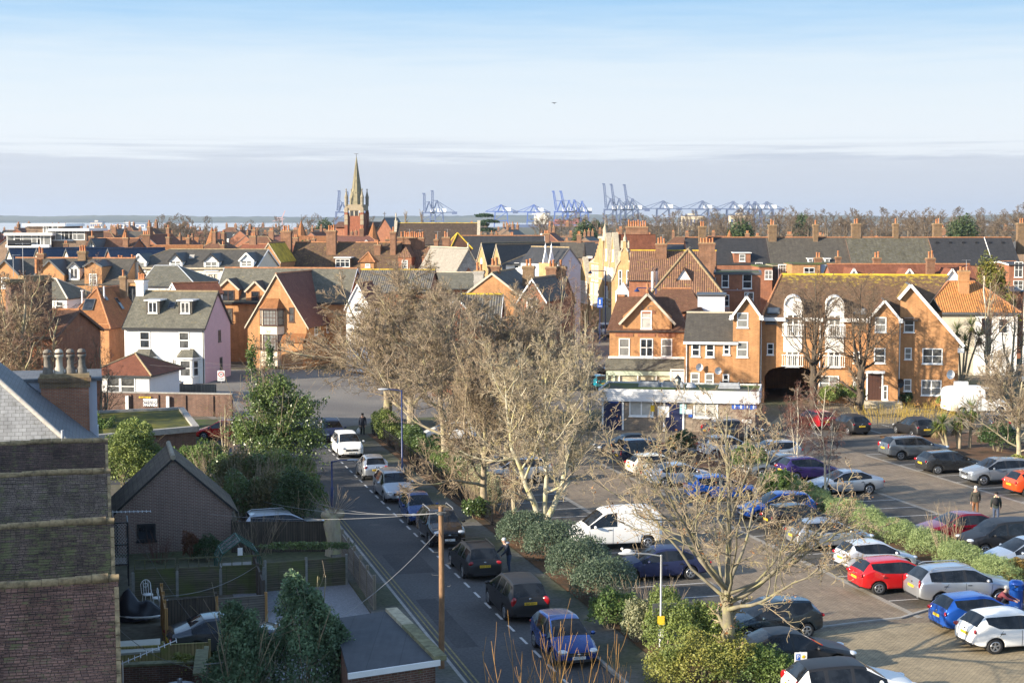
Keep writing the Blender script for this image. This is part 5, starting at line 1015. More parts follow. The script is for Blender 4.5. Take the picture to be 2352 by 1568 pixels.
for sx in(-.85,.85):
 h=.62;z0,z1=zz(496),zz(485);w_.poly([(sx-h,-hw_-.04,z0),(sx+h,-hw_-.04,z0),(sx+h,-hw_-.04,z1),(sx,-hw_-.04,z1+1.2),(sx-h,-hw_-.04,z1)],0)
 for s in(-1,1):w_.bar((sx+s*(h+.12),-hw_-.08,z0),(sx+s*(h+.12),-hw_-.08,z1),.24,.12,1);w_.bar((sx+s*(h+.12),-hw_-.08,z1),(sx,-hw_-.08,z1+1.45),.24,.12,1)
w_.build('belfry_opening',[M_BLACKP,M_STONE],ch)
sp=MB();n=8;base=[(2.35*cos(pi/8+k*pi/4),2.35*sin(pi/8+k*pi/4),zt-.2)for k in range(n)];top=(0,0,zz(362)+.2)
for k in range(n):sp.poly([base[k],base[(k+1)%n],top],0);sp.tube([base[k],top],.13,4,0)
for q in(.25,.5):sp.lathe([(2.35*(1-q)+.12,zt+q*(top[2]-zt)-.15),(2.35*(1-q)+.12,zt+q*(top[2]-zt)+.1)],(0,0,0),8,0,False)
M_STONED=plain('church_stone',(.27,.23,.16),.9,vary=.25);sp.build('spire',[plain('spire_stone',(.24,.21,.13),.9,vary=.25,vscale=.6)],ch)
for sx in(-1,1):
 for sy in(-1,1):p=MB();p.lathe([(.62,zt-.5),(.62,zz(456)),(.75,zz(456)+.2),(.35,zz(445)),(.12,zz(437)),(.3,zz(436)),(.3,zz(435)),(0,zz(433))],(sx*hw_,sy*hw_,0),8,0,False);p.build('pinnacle',M_STONED,ch)
c=MB();z0=top[2]-.4;c.bar((0,0,z0),(0,0,zz(357)+.4),.16,.16);c.bar((-.75,0,z0+1.5),(.75,0,z0+1.5),.16,.16);c.build('cross',M_GREYMET,ch)
nv=MB();xg=11.2;zr=zz(501);nv.poly([(xg-4,-3,0),(xg+4,-3,0),(xg+4,-3,zr-6),(xg,-3,zr),(xg-4,-3,zr-6)],0);nv.box(xg-4,xg+22,-2.9,4,0,zr-7,0);nv.box(-9,hw_+12,3,9,0,zz(520),0);nv.build('nave_wall',M_BRICK_RED,ch)
r=MB();r.slab([(xg-4.4,14,zr-6.5),(xg-4.4,-3.3,zr-6.5),(xg,-3.3,zr+.2),(xg,14,zr+.2)],.2,0);r.slab([(xg+4.4,-3.3,zr-6.5),(xg+4.4,14,zr-6.5),(xg,14,zr+.2),(xg,-3.3,zr+.2)],.2,0);r.slab([(xg,-1,zr-8),(xg+26,-1,zr-8),(xg+26,5,zr-3.4),(xg,5,zr-3.4)],.2,0);r.slab([(-9.5,2,zz(521)),(xg,2,zz(521)),(xg,8,zz(519)+1.5),(-9.5,8,zz(519)+1.5)],.2,1);r.build('nave_roof',[M_SLATED,M_TILEB],ch)
c=MB();c.bar((xg,-3,zr),(xg,-3,zr+2.2),.2,.2);c.bar((xg-.6,-3,zr+1.6),(xg+.6,-3,zr+1.6),.2,.2);c.build('cross',M_GREYMET,ch)
# ---- container cranes at the port
M_CRANE=plain('crane_blue',(.06,.12,.38),.6,vary=0);M_CRANEG=plain('crane_grey',(.09,.12,.22),.6,vary=0);M_CRANEW=plain('crane_white',(.80,.80,.80),.6,vary=0)
YC=3400.;U=YC/FPX
def crane(px,apex,up=None,m=None,label='',left=52,right=40,boom_py=482,legs=15.,foot=0.):
 "STS crane standing at a pixel column; up = pixel of the raised boom's tip"
 x,za=AY(px,apex,YC);zb=zat(boom_py,YC);t=2.3
 r=root('container_crane',label,'crane',x,YC,0,0,'container cranes at the port')
 b=MB();D2=9.
 for yy in(-D2,D2):
  for s in(-1,1):b.bar((s*legs,yy,foot),(s*legs*.86,yy,zb),t);b.bar((s*legs*.55,yy,zb),(0,yy*.6,za),t*.8)
  b.bar((-legs,yy,zb*.42),(legs,yy,zb*.42),t*.8);b.bar((-legs,yy,zb*.42),(legs*.86,yy,zb),t*.5);b.bar((-legs*.86,yy,zb),(legs*.86,yy,zb),t)
 for s in(-1,1):b.bar((s*legs*.86,-D2,zb),(s*legs*.86,D2,zb),t*.8);b.bar((s*legs,-D2,zb*.42),(s*legs,D2,zb*.42),t*.7)
 b.bar((0,-D2*.6,za),(0,D2*.6,za),t);b.box(-2.5,2.5,-6,6,za-.8,za+1.2,0)
 b.build('portal_frame',m,r)
 bm_=MB()
 for yy in(-3,3):
  if up:
   xt,zt=AY(up[0],up[1],YC);xt-=x;h=(-legs*.75,yy,zb+4);e=(xt,yy,zt);bm_.bar(h,e,t*.8);bm_.bar((h[0]+4,yy,h[2]),(e[0]+3.4,yy,e[2]-3),t*.6)
   for q in np.linspace(0,1,14):bm_.bar((h[0]+(e[0]-h[0])*q,yy,h[2]+(e[2]-h[2])*q),(h[0]+4+(e[0]+3.4-h[0]-4)*min(q+.07,1),yy,h[2]+(e[2]-3-h[2])*min(q+.07,1)),t*.4)
  else:bm_.bar((-left,yy,zb+1),(0,yy,zb+1),t*.8)
  bm_.bar((-legs,yy,zb+1),(right,yy,zb+1),t)
 if up:
  xt,zt=AY(up[0],up[1],YC);bm_.box(xt-x-2.5,xt-x+3.5,-3.5,3.5,zt-2,zt+.6)
 bm_.build('boom',m,r)
 st=MB()
 ends=[(right*.95,zb+2),(right*.5,zb+2)]+([]if up else[(-left*.95,zb+2),(-left*.55,zb+2)])
 for ex,ez in ends:st.bar((0,0,za),(ex,0,ez),t*.5)
 if up:st.bar((0,0,za),((AY(up[0],up[1],YC)[0]-x)*.62,0,zb+(zat(up[1],YC)-zb)*.55),t*.4)
 st.build('stays',m,r)
 hb=MB();hb.box(legs*.25,legs*.25+17,-5,5,zb+1.5,zb+9.5);hb.build('machinery_house',M_CRANEW,r)
 if right>30:
  tb=MB();tb.box(right-9,right+2,-5,5,zb-3,zb+2.5);tb.build('counterweight',M_CRANEG,r)
 return r
for px,ap,up,m,lb,lf,rt,bp in((786,466,(778,438),M_CRANEG,'lattice crane with its boom raised just left of the church tower',0,16,488),(806,468,(796,440),M_CRANEG,'crane mostly hidden by the church tower, boom tip showing',0,36,488),(985,464,(973,444),M_CRANEG,'raised lattice boom crane, left of the pair beyond the brown hall roof',0,14,489),(1003,461,(992,438),M_CRANEG,'taller raised lattice boom crane, right of the pair beyond the brown hall roof',0,42,489),(1151,471,None,M_CRANE,'blue crane with lowered boom behind the flat topped cedar',34,34,487),(1226,471,None,M_CRANE,'lone blue crane with lowered boom right of the white ship',38,34,488),(1288,462,(1270,439),M_CRANE,'blue crane with raised boom, first of the four over the bare trees',0,14,487),(1307,461,(1287,439),M_CRANE,'blue crane with raised boom, second of the four over the bare trees',0,14,487),(1319,460,None,M_CRANE,'blue crane with lowered boom and short left reach beside two raised booms',8,36,487),(1337,463,None,M_CRANE,'small blue crane at the right end of the four over bare trees',8,16,488),(1402,457,(1386,422),M_CRANEG,'tall dark crane with its boom raised, first of three',0,22,482),(1422,457,(1403,423),M_CRANEG,'tall dark crane with its boom raised, second of three',0,22,482),(1440,459,None,M_CRANEG,'dark crane with lowered boom between raised ones',20,28,482),(1452,457,(1433,424),M_CRANEG,'tall dark crane with its boom raised, third of three',0,36,482),(1523,462,None,M_CRANEG,'stand alone dark crane with a long lowered boom right of the three raised booms',50,38,480),(1613,462,None,M_CRANEG,'stand alone dark crane with lowered boom above the bare treetops',54,38,481),(1684,463,None,M_CRANEG,'lowered boom crane, first of the right hand four',46,26,481),(1719,464,None,M_CRANEG,'lowered boom crane, second of the right hand four',30,14,481),(1734,464,None,M_CRANEG,'lowered boom crane, third of the right hand four',14,24,481),(1761,464,None,M_CRANEG,'lowered boom crane, last at the right end of the port',26,36,481)):
 crane(px,ap,up,m,lb,lf,rt,bp)
x,_=AY(1242,500,3300);b=MB();r=root('container_ship','white ship superstructure with containers stacked beside it, at the port','ship',x,3300)
b.box(-14,14,-10,10,0,24);b.box(-9,9,-8,8,24,30);b.box(-18,18,-4,4,27,29);b.build('superstructure',plain('ship_white',(.75,.70,.58),.6,vary=.05),r)
b=MB()
for k in range(5):b.box(16+k*13,28+k*13,-10,10,0,12+(k*5%7),0)
b.box(-60,95,-14,14,-2,6,1);b.build('hull',[plain('container_red',(.3,.09,.06),vary=.3),M_CRANEG],r)
for px,py,w_,h_,Y,c,lb in((300,515,60,11,3000,(.6,.6,.58),'long low pale port shed on the left shore'),(224,511,22,17,2900,(.55,.5,.42),'pale silo block on the estuary shore'),(1700,495,34,16,2500,(.62,.5,.33),'sunlit cream block behind the trees under the right cranes'),(1590,496,34,14,2500,(.62,.52,.36),'cream block behind the trees by the lone crane')):
 x,z=AY(px,py,Y);b=MB();b.box(-w_/2,w_/2,-10,10,0,z,0);b.box(-w_/2-.8,w_/2+.8,-10.8,10.8,z,z+1,1);b.box(-w_*.2,w_*.1,-4,4,z+1,z+4,0)
 for k in range(6):q=-w_/2+w_*(k+.5)/6;b.box(q-w_*.05,q+w_*.05,-10.15,-10,z*.3,z*.75,1)
 tag(b.build('port_building',[plain(lb[:18],c,vary=.05),M_CRANEG],None,(x,Y,0)),lb,'building')
b=MB();x=AY(648,500,2600)[0];r=root('tower_crane','thin pale tower crane with a raised jib above the far rooftops','crane',x,2600);z1=zat(500,2600)
b.bar((0,0,0),(0,0,z1),1.2);b.bar((-12,0,z1-1),(0,0,z1),1);b.bar((-16,0,z1-6),(4,0,z1-2),.8);b.build('mast',plain('pale_red_steel',(.5,.3,.28),vary=0),r);j=MB();j.bar((0,0,z1),(5,0,zat(484,2600)),1.2);j.build('jib',MATS['pale_red_steel'],r)
# ---- far houses: prototypes copied into receding streets
rng=random.Random(7)
PROT=[]
def farhouse(w,d,e,rg,wl,rf,kind,ch_,lab,rm=M_RIDGE,gable=False):
 h=house('distant_house',lab,'house',0,-50,0,w,d,e,rg,kind,wl,rf,ov=.25,barge=None,ridgem=rm,rh=.12)
 b=MB()
 for q in ch_:
  b2=MB();z0,z1=rg-1.6,rg+1.5+q[2];b2.box(-q[1]/2,q[1]/2,-.4,.4,0,z1-z0-.2,0);b2.box(-q[1]/2-.1,q[1]/2+.1,-.5,.5,z1-z0-.2,z1-z0,1)
  n=max(1,int(q[1]/.42))
  for k in range(n):b2.lathe([(.15,0),(.13,.75),(.1,.75),(0,.7)],((k-(n-1)/2)*.36,0,z1-z0),6,2)
  b2.build('chimney',[M_BRICK_STK,M_RIDGEB,M_POT],h,(q[0],d/2,z0))
 if gable:
  dormer(h,e,rg,d,x=w*.18,w=3.0,y=-.3,zb=e-2,zt=e+.2,zp=e+2.1,wall=wl,roof=rf,win=(1.,1.2),barge=M_PAINT)
 window(h,-w*.22,0,e-1.2,1.0,1.3,'sash',sill=False)
 PROT.append(h)
farhouse(15,9,9.0,12.6,M_BRICK_RED,M_TILER,'x',[(-5,1.6,.3),(5.5,1.2,0)],'far red tiled house in the sea of rooftops below the horizon')
farhouse(13,10,8.6,12.4,M_BRICK_RED,M_TILEB,'hip',[(-2.5,1.2,.5),(3,1.6,.2)],'far brown tiled hipped house in the sea of rooftops below the horizon',M_RIDGEB)
farhouse(18,9,8.8,12.2,M_BRICK_BR,M_SLATE,'x',[(-8.2,1.1,0),(0,1.5,.4),(7.8,1.1,.2)],'far slate roofed terrace in the sea of rooftops below the horizon')
farhouse(12,10,9.2,13.0,M_BRICK_BR,M_TILEO,'x',[(-4.5,1.4,.6)],'far orange tiled gabled house in the sea of rooftops below the horizon',gable=True)
farhouse(16,9,9.0,12.3,M_BRICK_RED,M_TILEPL,'rx',[(-6.6,1.6,.2),(1.5,1.2,.5)],'far plum tiled house with white gable, in the sea of rooftops',gable=True)
farhouse(14,9,8.4,11.8,M_WHITE,M_SLATED,'x',[(6,1.2,.3)],'far white house with dark slates, in the sea of rooftops',gable=True)
first=[True]*len(PROT)
def place_far(k,x,y,rz,s=1.):
 h=PROT[k]if first[k]else copy_tree(PROT[k]);first[k]=False
 h.location=(x,y,0);h.rotation_euler=(0,0,rz);h.scale=(s,s,s*rng.uniform(.94,1.05));h['group']='distant houses'
for Y,p0,p1,w in((268,350,720,(0,1,3,0,4)),(318,196,900,(0,1,3,4,0)),(345,1250,1450,(2,1,5)),(370,-20,900,(0,3,1,4,5)),(395,1240,2380,(2,1,5,0)),(440,200,900,(0,1,4,3)),(470,1100,1500,(1,2,4)),(520,100,800,(0,3,1,2)),(560,1100,2380,(1,0,2)),(640,-20,800,(2,0,4)),(760,100,1500,(2,2,5,2)),(900,-30,1200,(2,2,1))):
 px=p0
 while px<p1:
  k=rng.choice(w);x=AY(px,520,Y)[0];place_far(k,x,Y+rng.uniform(-12,12),rad(rng.choice((-8,-8,-12,4,78,-100))),rng.uniform(.8,1.05));px+=rng.uniform(13,21)*FPX/Y
for px,py,Y in((287,524,330),(692,505,470),(857,509,455),(487,519,400),(1676,526,420)):
 x,z=AY(px,py,Y);r=root('spired_turret',{287:'orange cone turret left, over red roofs by the flats block',692:'orange cone turret with a tall finial over a bright tiled roof',857:'orange cone turret close to the church tower',487:'brown cone turret between the far chimneys',1676:'small red pyramid spirelet with a pale finial above the slate terrace'}[px],'turret',x,Y,0,0)
 c=MB();c.lathe([(2.3,z-6.2),(1.5,z-4.2),(0,z)],n=8,sm=False);c.build('cap',M_TILEO,r);q=MB();q.lathe([(1.9,0),(1.9,z-5.6)],n=8,sm=False);q.build('shaft',M_BRICK_RED,r);f=MB();f.bar((0,0,z-.3),(0,0,z+1.6),.12);f.build('finial',M_GREYMET,r)
 # ---------------------------------------------------------------- near left: terrace backs, gardens, garage
R1=[G(263,1328,6.7),G(250,1196,6.7),G(240,1081,6.7),G(232,1010,6.7)]
RT=[toST(*p)[1]for p in R1]
lab=['nearest terrace roof, worn red brown tiles with orange ridge end','terrace roof second from the front, patched with green moss','terrace roof third from the front, dull grey brown tiles','farthest low terrace roof, dark tiles below the slate roof']
for k,t in enumerate(RT):
 r=root('terrace_house',lab[k],'house',*ST(-6,t),0,PHI,'old tiled terrace roofs')
 gapf=(RT[k-1]-t)/2 if k else-4.4;s1=6+[.45,.43,.42,.40][k]
 hf=4.4;e=6.7-hf*.86;b=MB();b.slab([(-7,-hf-.2,e-.21),(s1-.02,-hf-.2,e-.21),(s1-.02,0,6.66),(-7,0,6.66)],.13,0,1);rj=random.Random(k*7+1);nc=int(hf/.075);wv=lambda x,f:.03*sin(x*.9+k)*sin(f*3.1)+.012*sin(x*4.3+f*9)
 xs=np.linspace(-7,s1,24)
 for c_ in range(nc+2):
  y0,y1=-c_*hf/nc,-(c_+1.25)*hf/nc;lf=.022+rj.uniform(-.004,.006)
  for xa,xb in zip(xs,xs[1:]):
   P_=[(xa,y1,6.7+y1*.86+lf+wv(xa,y1)),(xb,y1,6.7+y1*.86+lf+wv(xb,y1)),(xb,y0,6.7+y0*.86+wv(xb,y0)),(xa,y0,6.7+y0*.86+wv(xa,y0))];b.poly(P_,0);b.poly([P_[0],(xa,y1+.003,P_[0][2]-.03),(xb,y1+.003,P_[1][2]-.03),P_[1]],0);b.slab([(s1,hf+.0,e),(-7,hf+.0,e),(-7,0,6.7),(s1,0,6.7)],.16,0,1)
 q=-7.
 while q<s1-.1:L_=.44;dz_=.03*math.sin(q*1.3+k)+.012*math.sin(q*7);b.tube([(q,0,6.68+dz_),(min(q+L_-.012,s1+.02),0,6.68+dz_+.012*math.sin(q*11))],.135+.01*math.sin(q*23),8,2);q+=L_
 for w in np.arange(.25,hf,.3):b.bar((s1-.05,-w,6.7-w*.86+.02),(s1-.05,-w-.28,6.7-(w+.28)*.86+.02),.12,.05,2)
 b.build('roof',[M_OT[k],M_BRICK_OLD,plain('old_ridge',(.30,.215,.11),.9,vary=.6,vscale=5)],r)
 w=MB();w.box(-7,s1-.08,-hf,hf-.1,0,e-.25,0);w.poly([(s1-.08,-hf,e-.25),(s1-.08,hf,e-.25),(s1-.08,0,6.5)],0);w.build('wall',M_BRICK_OLD,r)
 g=MB();g.box(-7,s1-.05,-hf-.34,-hf-.21,e-.3,e-.18);g.tube([(s1+.04,-hf-.1,0),(s1+.04,-hf-.1,e-.25)],.05,6);g.build('gutter',M_BLACKP,r)
 if k in(0,2):
  c=MB();zz0=[4.6,0,5.3][k]
  c.tube([(s1+.06,-1.0,zz0-1.2),(s1+.06,-1.0,zz0)],.025,6);c.tube([(s1-.1,-1.0,zz0-.05),(s1+1.5,-.7,zz0+.45 if k==0 else zz0-.15)],.018,5)
  for q in range(11):f=q/10;c.tube([(s1-.1+1.6*f,-1.25+.3*f,zz0-.05+(.5 if k==0 else-.1)*f),(s1-.1+1.6*f,-.75+.3*f,zz0-.05+(.5 if k==0 else-.1)*f)],.010,4)
  if k==2:
   for dz in(-.3,.3):c.tube([(s1-.1,-1.0,zz0-.05),(s1-.2,-1.0,zz0+dz)],.015,4)
   for q in range(4):c.tube([(s1-.2,-1.4,zz0-.3+q*.2),(s1-.2,-.6,zz0-.3+q*.2)],.009,4)
  tag(c.build('tv_aerial',M_METAL,None,(*ST(-6,t),0),PHI),['silver comb aerial over the nearest roof end','','silver aerial on the third roof, pointing at the gable garage'][k],'aerial')
r=root('unseen_terrace_range','taller front range of the terrace, tiled, out to the left','house',*ST(-14,60),0,PHI);b=MB();b.box(-4,4,-34,12,0,8.2,0);b.poly([(-4,-34,8.2),(4,-34,8.2),(0,-34,11.6)],0);b.poly([(4,12,8.2),(-4,12,8.2),(0,12,11.6)],0);b.build('wall',M_BRICK_OLD,r)  # out of view; put in and sized to shade the near roofs
b=MB();b.slab([(-4.3,12,8),(-4.3,-34,8),(0,-34,11.7),(0,12,11.7)],.15);b.slab([(4.3,-34,8),(4.3,12,8),(0,12,11.7),(0,-34,11.7)],.15);b.build('roof',M_OLDTILE,r)
for q in(-24,-8):chimney(r,0,q,10.5,13.2,.9,1.6,4,rz=0)
sr=root('slate_hipped_house','hipped house with pale front slates and dark side slope, behind the terrace','house',*ST(0,74),0,PHI);k=.84;Q=5.6;ze=5.0
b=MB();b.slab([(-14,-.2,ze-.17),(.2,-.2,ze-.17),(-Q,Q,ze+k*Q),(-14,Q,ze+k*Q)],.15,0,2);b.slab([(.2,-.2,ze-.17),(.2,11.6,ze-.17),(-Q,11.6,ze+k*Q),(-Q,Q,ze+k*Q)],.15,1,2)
b.tube([(.2,-.2,ze-.15),(-Q,Q,ze+k*Q)],.12,7,3);b.tube([(-Q,Q,ze+k*Q),(-Q,11.6,ze+k*Q)],.12,7,3);b.tube([(-Q,Q,ze+k*Q),(-14,Q,ze+k*Q)],.12,7,3)
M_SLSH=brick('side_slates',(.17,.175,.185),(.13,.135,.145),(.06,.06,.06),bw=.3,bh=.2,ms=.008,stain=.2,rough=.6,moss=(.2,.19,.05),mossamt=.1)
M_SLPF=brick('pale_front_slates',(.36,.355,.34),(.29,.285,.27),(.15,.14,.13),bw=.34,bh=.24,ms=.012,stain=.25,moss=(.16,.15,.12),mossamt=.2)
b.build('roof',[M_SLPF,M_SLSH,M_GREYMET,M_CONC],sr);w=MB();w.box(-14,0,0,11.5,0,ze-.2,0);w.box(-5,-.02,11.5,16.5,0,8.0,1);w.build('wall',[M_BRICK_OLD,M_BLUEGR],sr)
b=MB();b.box(-6,.25,11.4,16.6,8.0,8.15);b.build('flat_roof',M_SLSH,sr);window(sr,-.02,13.2,4.9,.7,1.0,face=pi/2)
b=MB();tc_,=(11.0,);x0,x1=-2.85,-.42
b.box(x0,x1,tc_,tc_+.95,4.6,zat(880,84),0);z1=zat(880,84)
b.box(x0-.06,x1+.06,tc_-.06,tc_+1.01,z1,z1+.3,1);b.box(x0-.12,x1+.12,tc_-.12,tc_+1.07,z1+.3,z1+.52,1);b.box(x0-.04,x1+.04,tc_-.04,tc_+.99,z1+.52,z1+.72,2)
o=b.build('chimney',[brick('stack_brick',(.46,.17,.08),(.35,.115,.06),(.34,.27,.2),stain=.35,ms=.013),M_BRICK_STKB,M_RIDGEB],sr)
for q in range(4):
 p=MB();p.lathe([(.27,0),(.25,.3),(.19,.4),(.185,.85),(.24,.9),(.24,1.0),(.2,1.02)],n=10);p.lathe([(.22,1.12),(.23,1.16),(.15,1.28),(0,1.32)],n=10);p.tube([(-.19,0,1.0),(-.19,0,1.14)],.03,4);p.tube([(.19,0,1.0),(.19,0,1.14)],.03,4)
 p.build('chimney_pot',M_CREAMD if q==1 else plain('sooty_pot',(.16,.14,.115),.9,vary=.35,vscale=5),o,(x0+.36+q*.575,tc_+.47,z1+.7))
b=MB();b.tube([(-1.6,1.2,ze+1.0),(-1.6,1.2,ze+1.75)],.07,7);b.build('flue_pipe',M_LEAD,sr)
p=G(401,1266);bg_=root('brick_gable_garage','dull pink brick gabled garage with concrete tiles and one dark window','garage',*p,0,PHI);W2=2.85;e=2.15;rg=4.75;d=4.9
b=MB();b.poly([(-W2,0,0),(W2,0,0),(W2,0,e),(0,0,rg-.1),(-W2,0,e)],0);b.poly([(W2,0,0),(W2,d,0),(W2,d,e),(W2,0,e)],0);b.poly([(-W2,d,0),(-W2,0,0),(-W2,0,e),(-W2,d,e)],0);b.poly([(W2,d,0),(-W2,d,0),(-W2,d,e),(0,d,rg-.1),(W2,d,e)],0)
k=(rg-e)/W2
for s in(-1,1):b.bar((s*(W2+.1),-.015,e-.2),(0,-.015,rg-.25),.03,.16,1)
b.build('wall',[M_BRICK_DUSK,brick('verge_brick',(.25,.17,.13),(.2,.12,.1),(.4,.36,.3),bw=.075,bh=.2)],bg_)
b=MB();o=.32;M_CONT=brick('concrete_tile',(.17,.14,.105),(.13,.105,.08),(.05,.04,.035),bw=.3,bh=.3,ms=.012,stain=.35,moss=(.25,.22,.13),mossamt=.35)
b.slab([(-W2-o,d+.15,e-k*o),(-W2-o,-.15,e-k*o),(0,-.15,rg),(0,d+.15,rg)],.1,0,1);b.slab([(W2+o,-.15,e-k*o),(W2+o,d+.15,e-k*o),(0,d+.15,rg),(0,-.15,rg)],.1,0,1);b.tube([(0,-.17,rg),(0,d+.17,rg)],.13,8,2);b.box(-W2-o-.12,-W2-o,-.15,d+.15,e-k*o-.15,e-k*o-.03,1)
b.build('roof',[M_CONT,M_BLACKP,plain('mortar_ridge',(.30,.26,.19),.9,vary=.25,vscale=3)],bg_);window(bg_,-1.35,0,1.05,.9,.85,'two',mat=M_BLACKP)
g=MB();g.tube([(-W2+.1,-.1,0),(-W2+.1,-.1,1.6),(-W2-.3,-.2,1.85)],.04,6);g.build('drainpipe',M_BLACKP,bg_)
BD=boards('dark_closeboard',(.075,.06,.045),.12,.5);BL=boards('algae_lap_boards',(.13,.11,.075),.1,.45,True,(.10,.125,.03));BN=boards('new_closeboard',(.36,.27,.12),.12,.35,green=(.22,.23,.06));BG=boards('grey_lap_boards',(.17,.15,.125),.1,.45,True);BO=boards('orange_timber',(.42,.23,.08),.15,.2)
def fence(label,a,b_,h,mat,post=2.0,pm=None,pw=.1,z=0.,ph=.15,trellis=0):
 a,b_=Vector(a),Vector(b_);d=b_-a;L=d.length;r=root('garden_fence',label,'fence',a.x,a.y,z,math.atan2(d.y,d.x))
 n=max(1,round(L/post))
 for k in range(n):
  m=MB();x0,x1=k*L/n+pw/2,(k+1)*L/n-pw/2;m.box(x0,x1,0,.04,0,h)
  for q in np.linspace(x0,x1,4):m.box(q-.025,q+.025,-.03,-.001,0,h-.02)
  m.box(x0,x1,-.02,.06,h,h+.04);m.build('fence_panel',mat,r)
  if trellis:
   t=MB()
   for q in np.linspace(x0,x1,5):t.box(q-.02,q+.02,0,.03,h+.04,h+trellis)
   t.box(x0,x1,-.005,.035,h+trellis,h+trellis+.05);t.build('trellis',mat,r)
 for k in range(n+1):
  m=MB();x=k*L/n;m.box(x-pw/2,x+pw/2,-.05,.07,0,h+ph);m.build('fence_post',pm or mat,r)
 return r
M_CPOST=plain('concrete_post',(.24,.235,.21),.9,vary=.25,vscale=5)
fence('green tinged lap fence with open top rail across the back garden',G(307,1374),G(606,1361),1.25,BL,1.95,M_CPOST,.12,trellis=.42,ph=-.1)
fence('wavy grey green lap fence with ivy, right of the greenhouse',G(610,1358),G(796,1342),1.25,BG if False else BL,1.9,M_CPOST,.1)
fence('dark close boarded fence beside the parked saloon',G(381,1474),G(497,1462),1.62,BD,2.2)
fence('weathered lap panel right of the dark close boards',G(499,1462),G(612,1452),1.5,BG,2.0,BO,.1)
fence('short orange timber fence dividing the gardens, seen end on',G(384,1500),G(373,1436),1.6,BO,1.7,BO)
fence('rough bark topped fence running from the greenhouse',G(607,1415),G(582,1335),1.4,BD,1.8)
fence('new pale close boarded fence lit by sun, nearest the wall',G(268,1560),G(482,1548),1.15,BN,1.9)
fence('dark timber fence behind the greenhouse, under the hedge',G(534,1268),G(752,1266),1.5,BD,2.1,BD,.1)
fence('weathered street fence with slatted bays beside the road',G(861,1406),G(788,1290),1.35,BG,1.9,boards('post_timber',(.22,.19,.14)),.13,ph=.25)
p=G(553,1345);gh=root('greenhouse','small green framed greenhouse with curved eaves behind the lap fence','greenhouse',*p,0,PHI+rad(2));b=MB();prof=[(-.95,0),(-.95,1.15),(-.78,1.5),(0,2.05),(.78,1.5),(.95,1.15),(.95,0)]
for y in(0,.65,1.3,1.95):
 for p_,q_ in zip(prof,prof[1:]):b.bar((p_[0],y,p_[1]),(q_[0],y,q_[1]),.05,.05)
for p_ in prof[1:6]:b.bar((p_[0],0,p_[1]),(p_[0],1.95,p_[1]),.04,.04)
b.build('frame',plain('dark_green_metal',(.03,.09,.06),.5),gh);g=MB()
for p_,q_ in zip(prof,prof[1:]):g.poly([(p_[0]*.99,0,p_[1]),(p_[0]*.99,1.95,p_[1]),(q_[0]*.99,1.95,q_[1]),(q_[0]*.99,0,q_[1])])
cg=glass('clear_panes',(.3,.33,.33),.08);cg.node_tree.nodes['Principled BSDF'].inputs['Alpha'].default_value=.28
g.build('panes',cg,gh);g=MB();g.box(-.8,.8,.3,1.6,0,.75);g.build('staging',M_CONC,gh);b=MB();b.box(-.12,.1,-.03,.0,1.35,1.75);b.build('sign',M_PAINT,gh)
p=G(318,1424);ct=root('covered_boat','small boat under a black tarpaulin on the shaded lawn','boat',*p,0,PHI+rad(-20));rr=random.Random(3);m=MB();n,kx=14,10;vs=[];fs=[]
for i in range(kx+1):
 u=i/kx;hh=(.25+.95*math.exp(-((u-.28)/.22)**2)+.5*math.exp(-((u-.75)/.2)**2));wd=.62*math.sin(pi*min(max(u*.86+.1,0),1))**.6
 for j in range(n+1):
  v=j/n*2-1;vs.append(((u-.5)*2.0,v*wd+rr.uniform(-.02,.02),.12+hh*(1-abs(v)**1.7)+rr.uniform(-.04,.04)+.05*math.sin(v*9+u*5)))
for i in range(kx):
 for j in range(n):a=i*(n+1)+j;fs.append((a,a+n+1,a+n+2,a+1))
m.mesh(vs,fs,0,True);m.build('tarpaulin',plain('black_tarpaulin',(.012,.014,.02),.35,vary=.3),ct);h=MB();h.lathe([(.1,.02),(.75,.2),(.8,.28),(.76,.3)],(0,0,0),16);o=h.build('hull',M_PAINT,ct);o.scale=(1.3,.75,1)
def gchair(px,py,rz,lab):
 r=root('garden_chair',lab,'chair',*G(px,py),0,rz,'white garden chairs');s=MB();s.lathe([(0,.43),(.22,.43),(.23,.45),(.22,.47),(0,.47)],n=12);s.build('seat',M_PAINT,r);k=MB()
 for q in np.linspace(-.2,.2,5):k.tube([(q,.2,.45),(q*1.1,.28,.8+.2*math.sqrt(max(0,1-(q/.22)**2)))],.014,5)
 k.tube([(-.22*cos(a),.28,.78+.26*sin(a))for a in np.linspace(0,pi,9)],.016,5);k.tube([(.09*cos(a),.27,.8+.09*sin(a))for a in np.linspace(0,2*pi,9)],.012,5);k.build('backrest',M_PAINT,r)
 for sx in(-1,1):
  for sy in(-1,1):l=MB();l.tube([(sx*.16,sy*.16,.44),(sx*.2,sy*.2,0)],.015,5);l.build('leg',M_PAINT,r)
gchair(340,1388,PHI+.3,'white ornate metal garden chair facing us behind the tarpaulin');gchair(362,1396,PHI+1.6,'white ornate metal garden chair seen side on, left of its twin');gchair(378,1404,PHI+1.7,'white ornate metal garden chair seen side on, nearest the timber fence')
z_=1.1;pts=[G(270,1500,z_),G(368,1492,z_),G(368,1465,z_),G(270,1472,z_)];r=root('low_shed','low shed with a pale flat felt roof beside the new fence','shed',*pts[0]);b=MB();q=[(a-pts[0][0],c-pts[0][1])for a,c in pts];b.slab([(*u,z_)for u in q],.08);b.build('roof',plain('pale_roof_felt',(.40,.39,.33),.9,vary=.1),r);b=MB();b.slab([(u[0]*.97+.02,u[1]*.97+.03,z_-.09)for u in q],z_-.1);b.build('wall',BN,r)
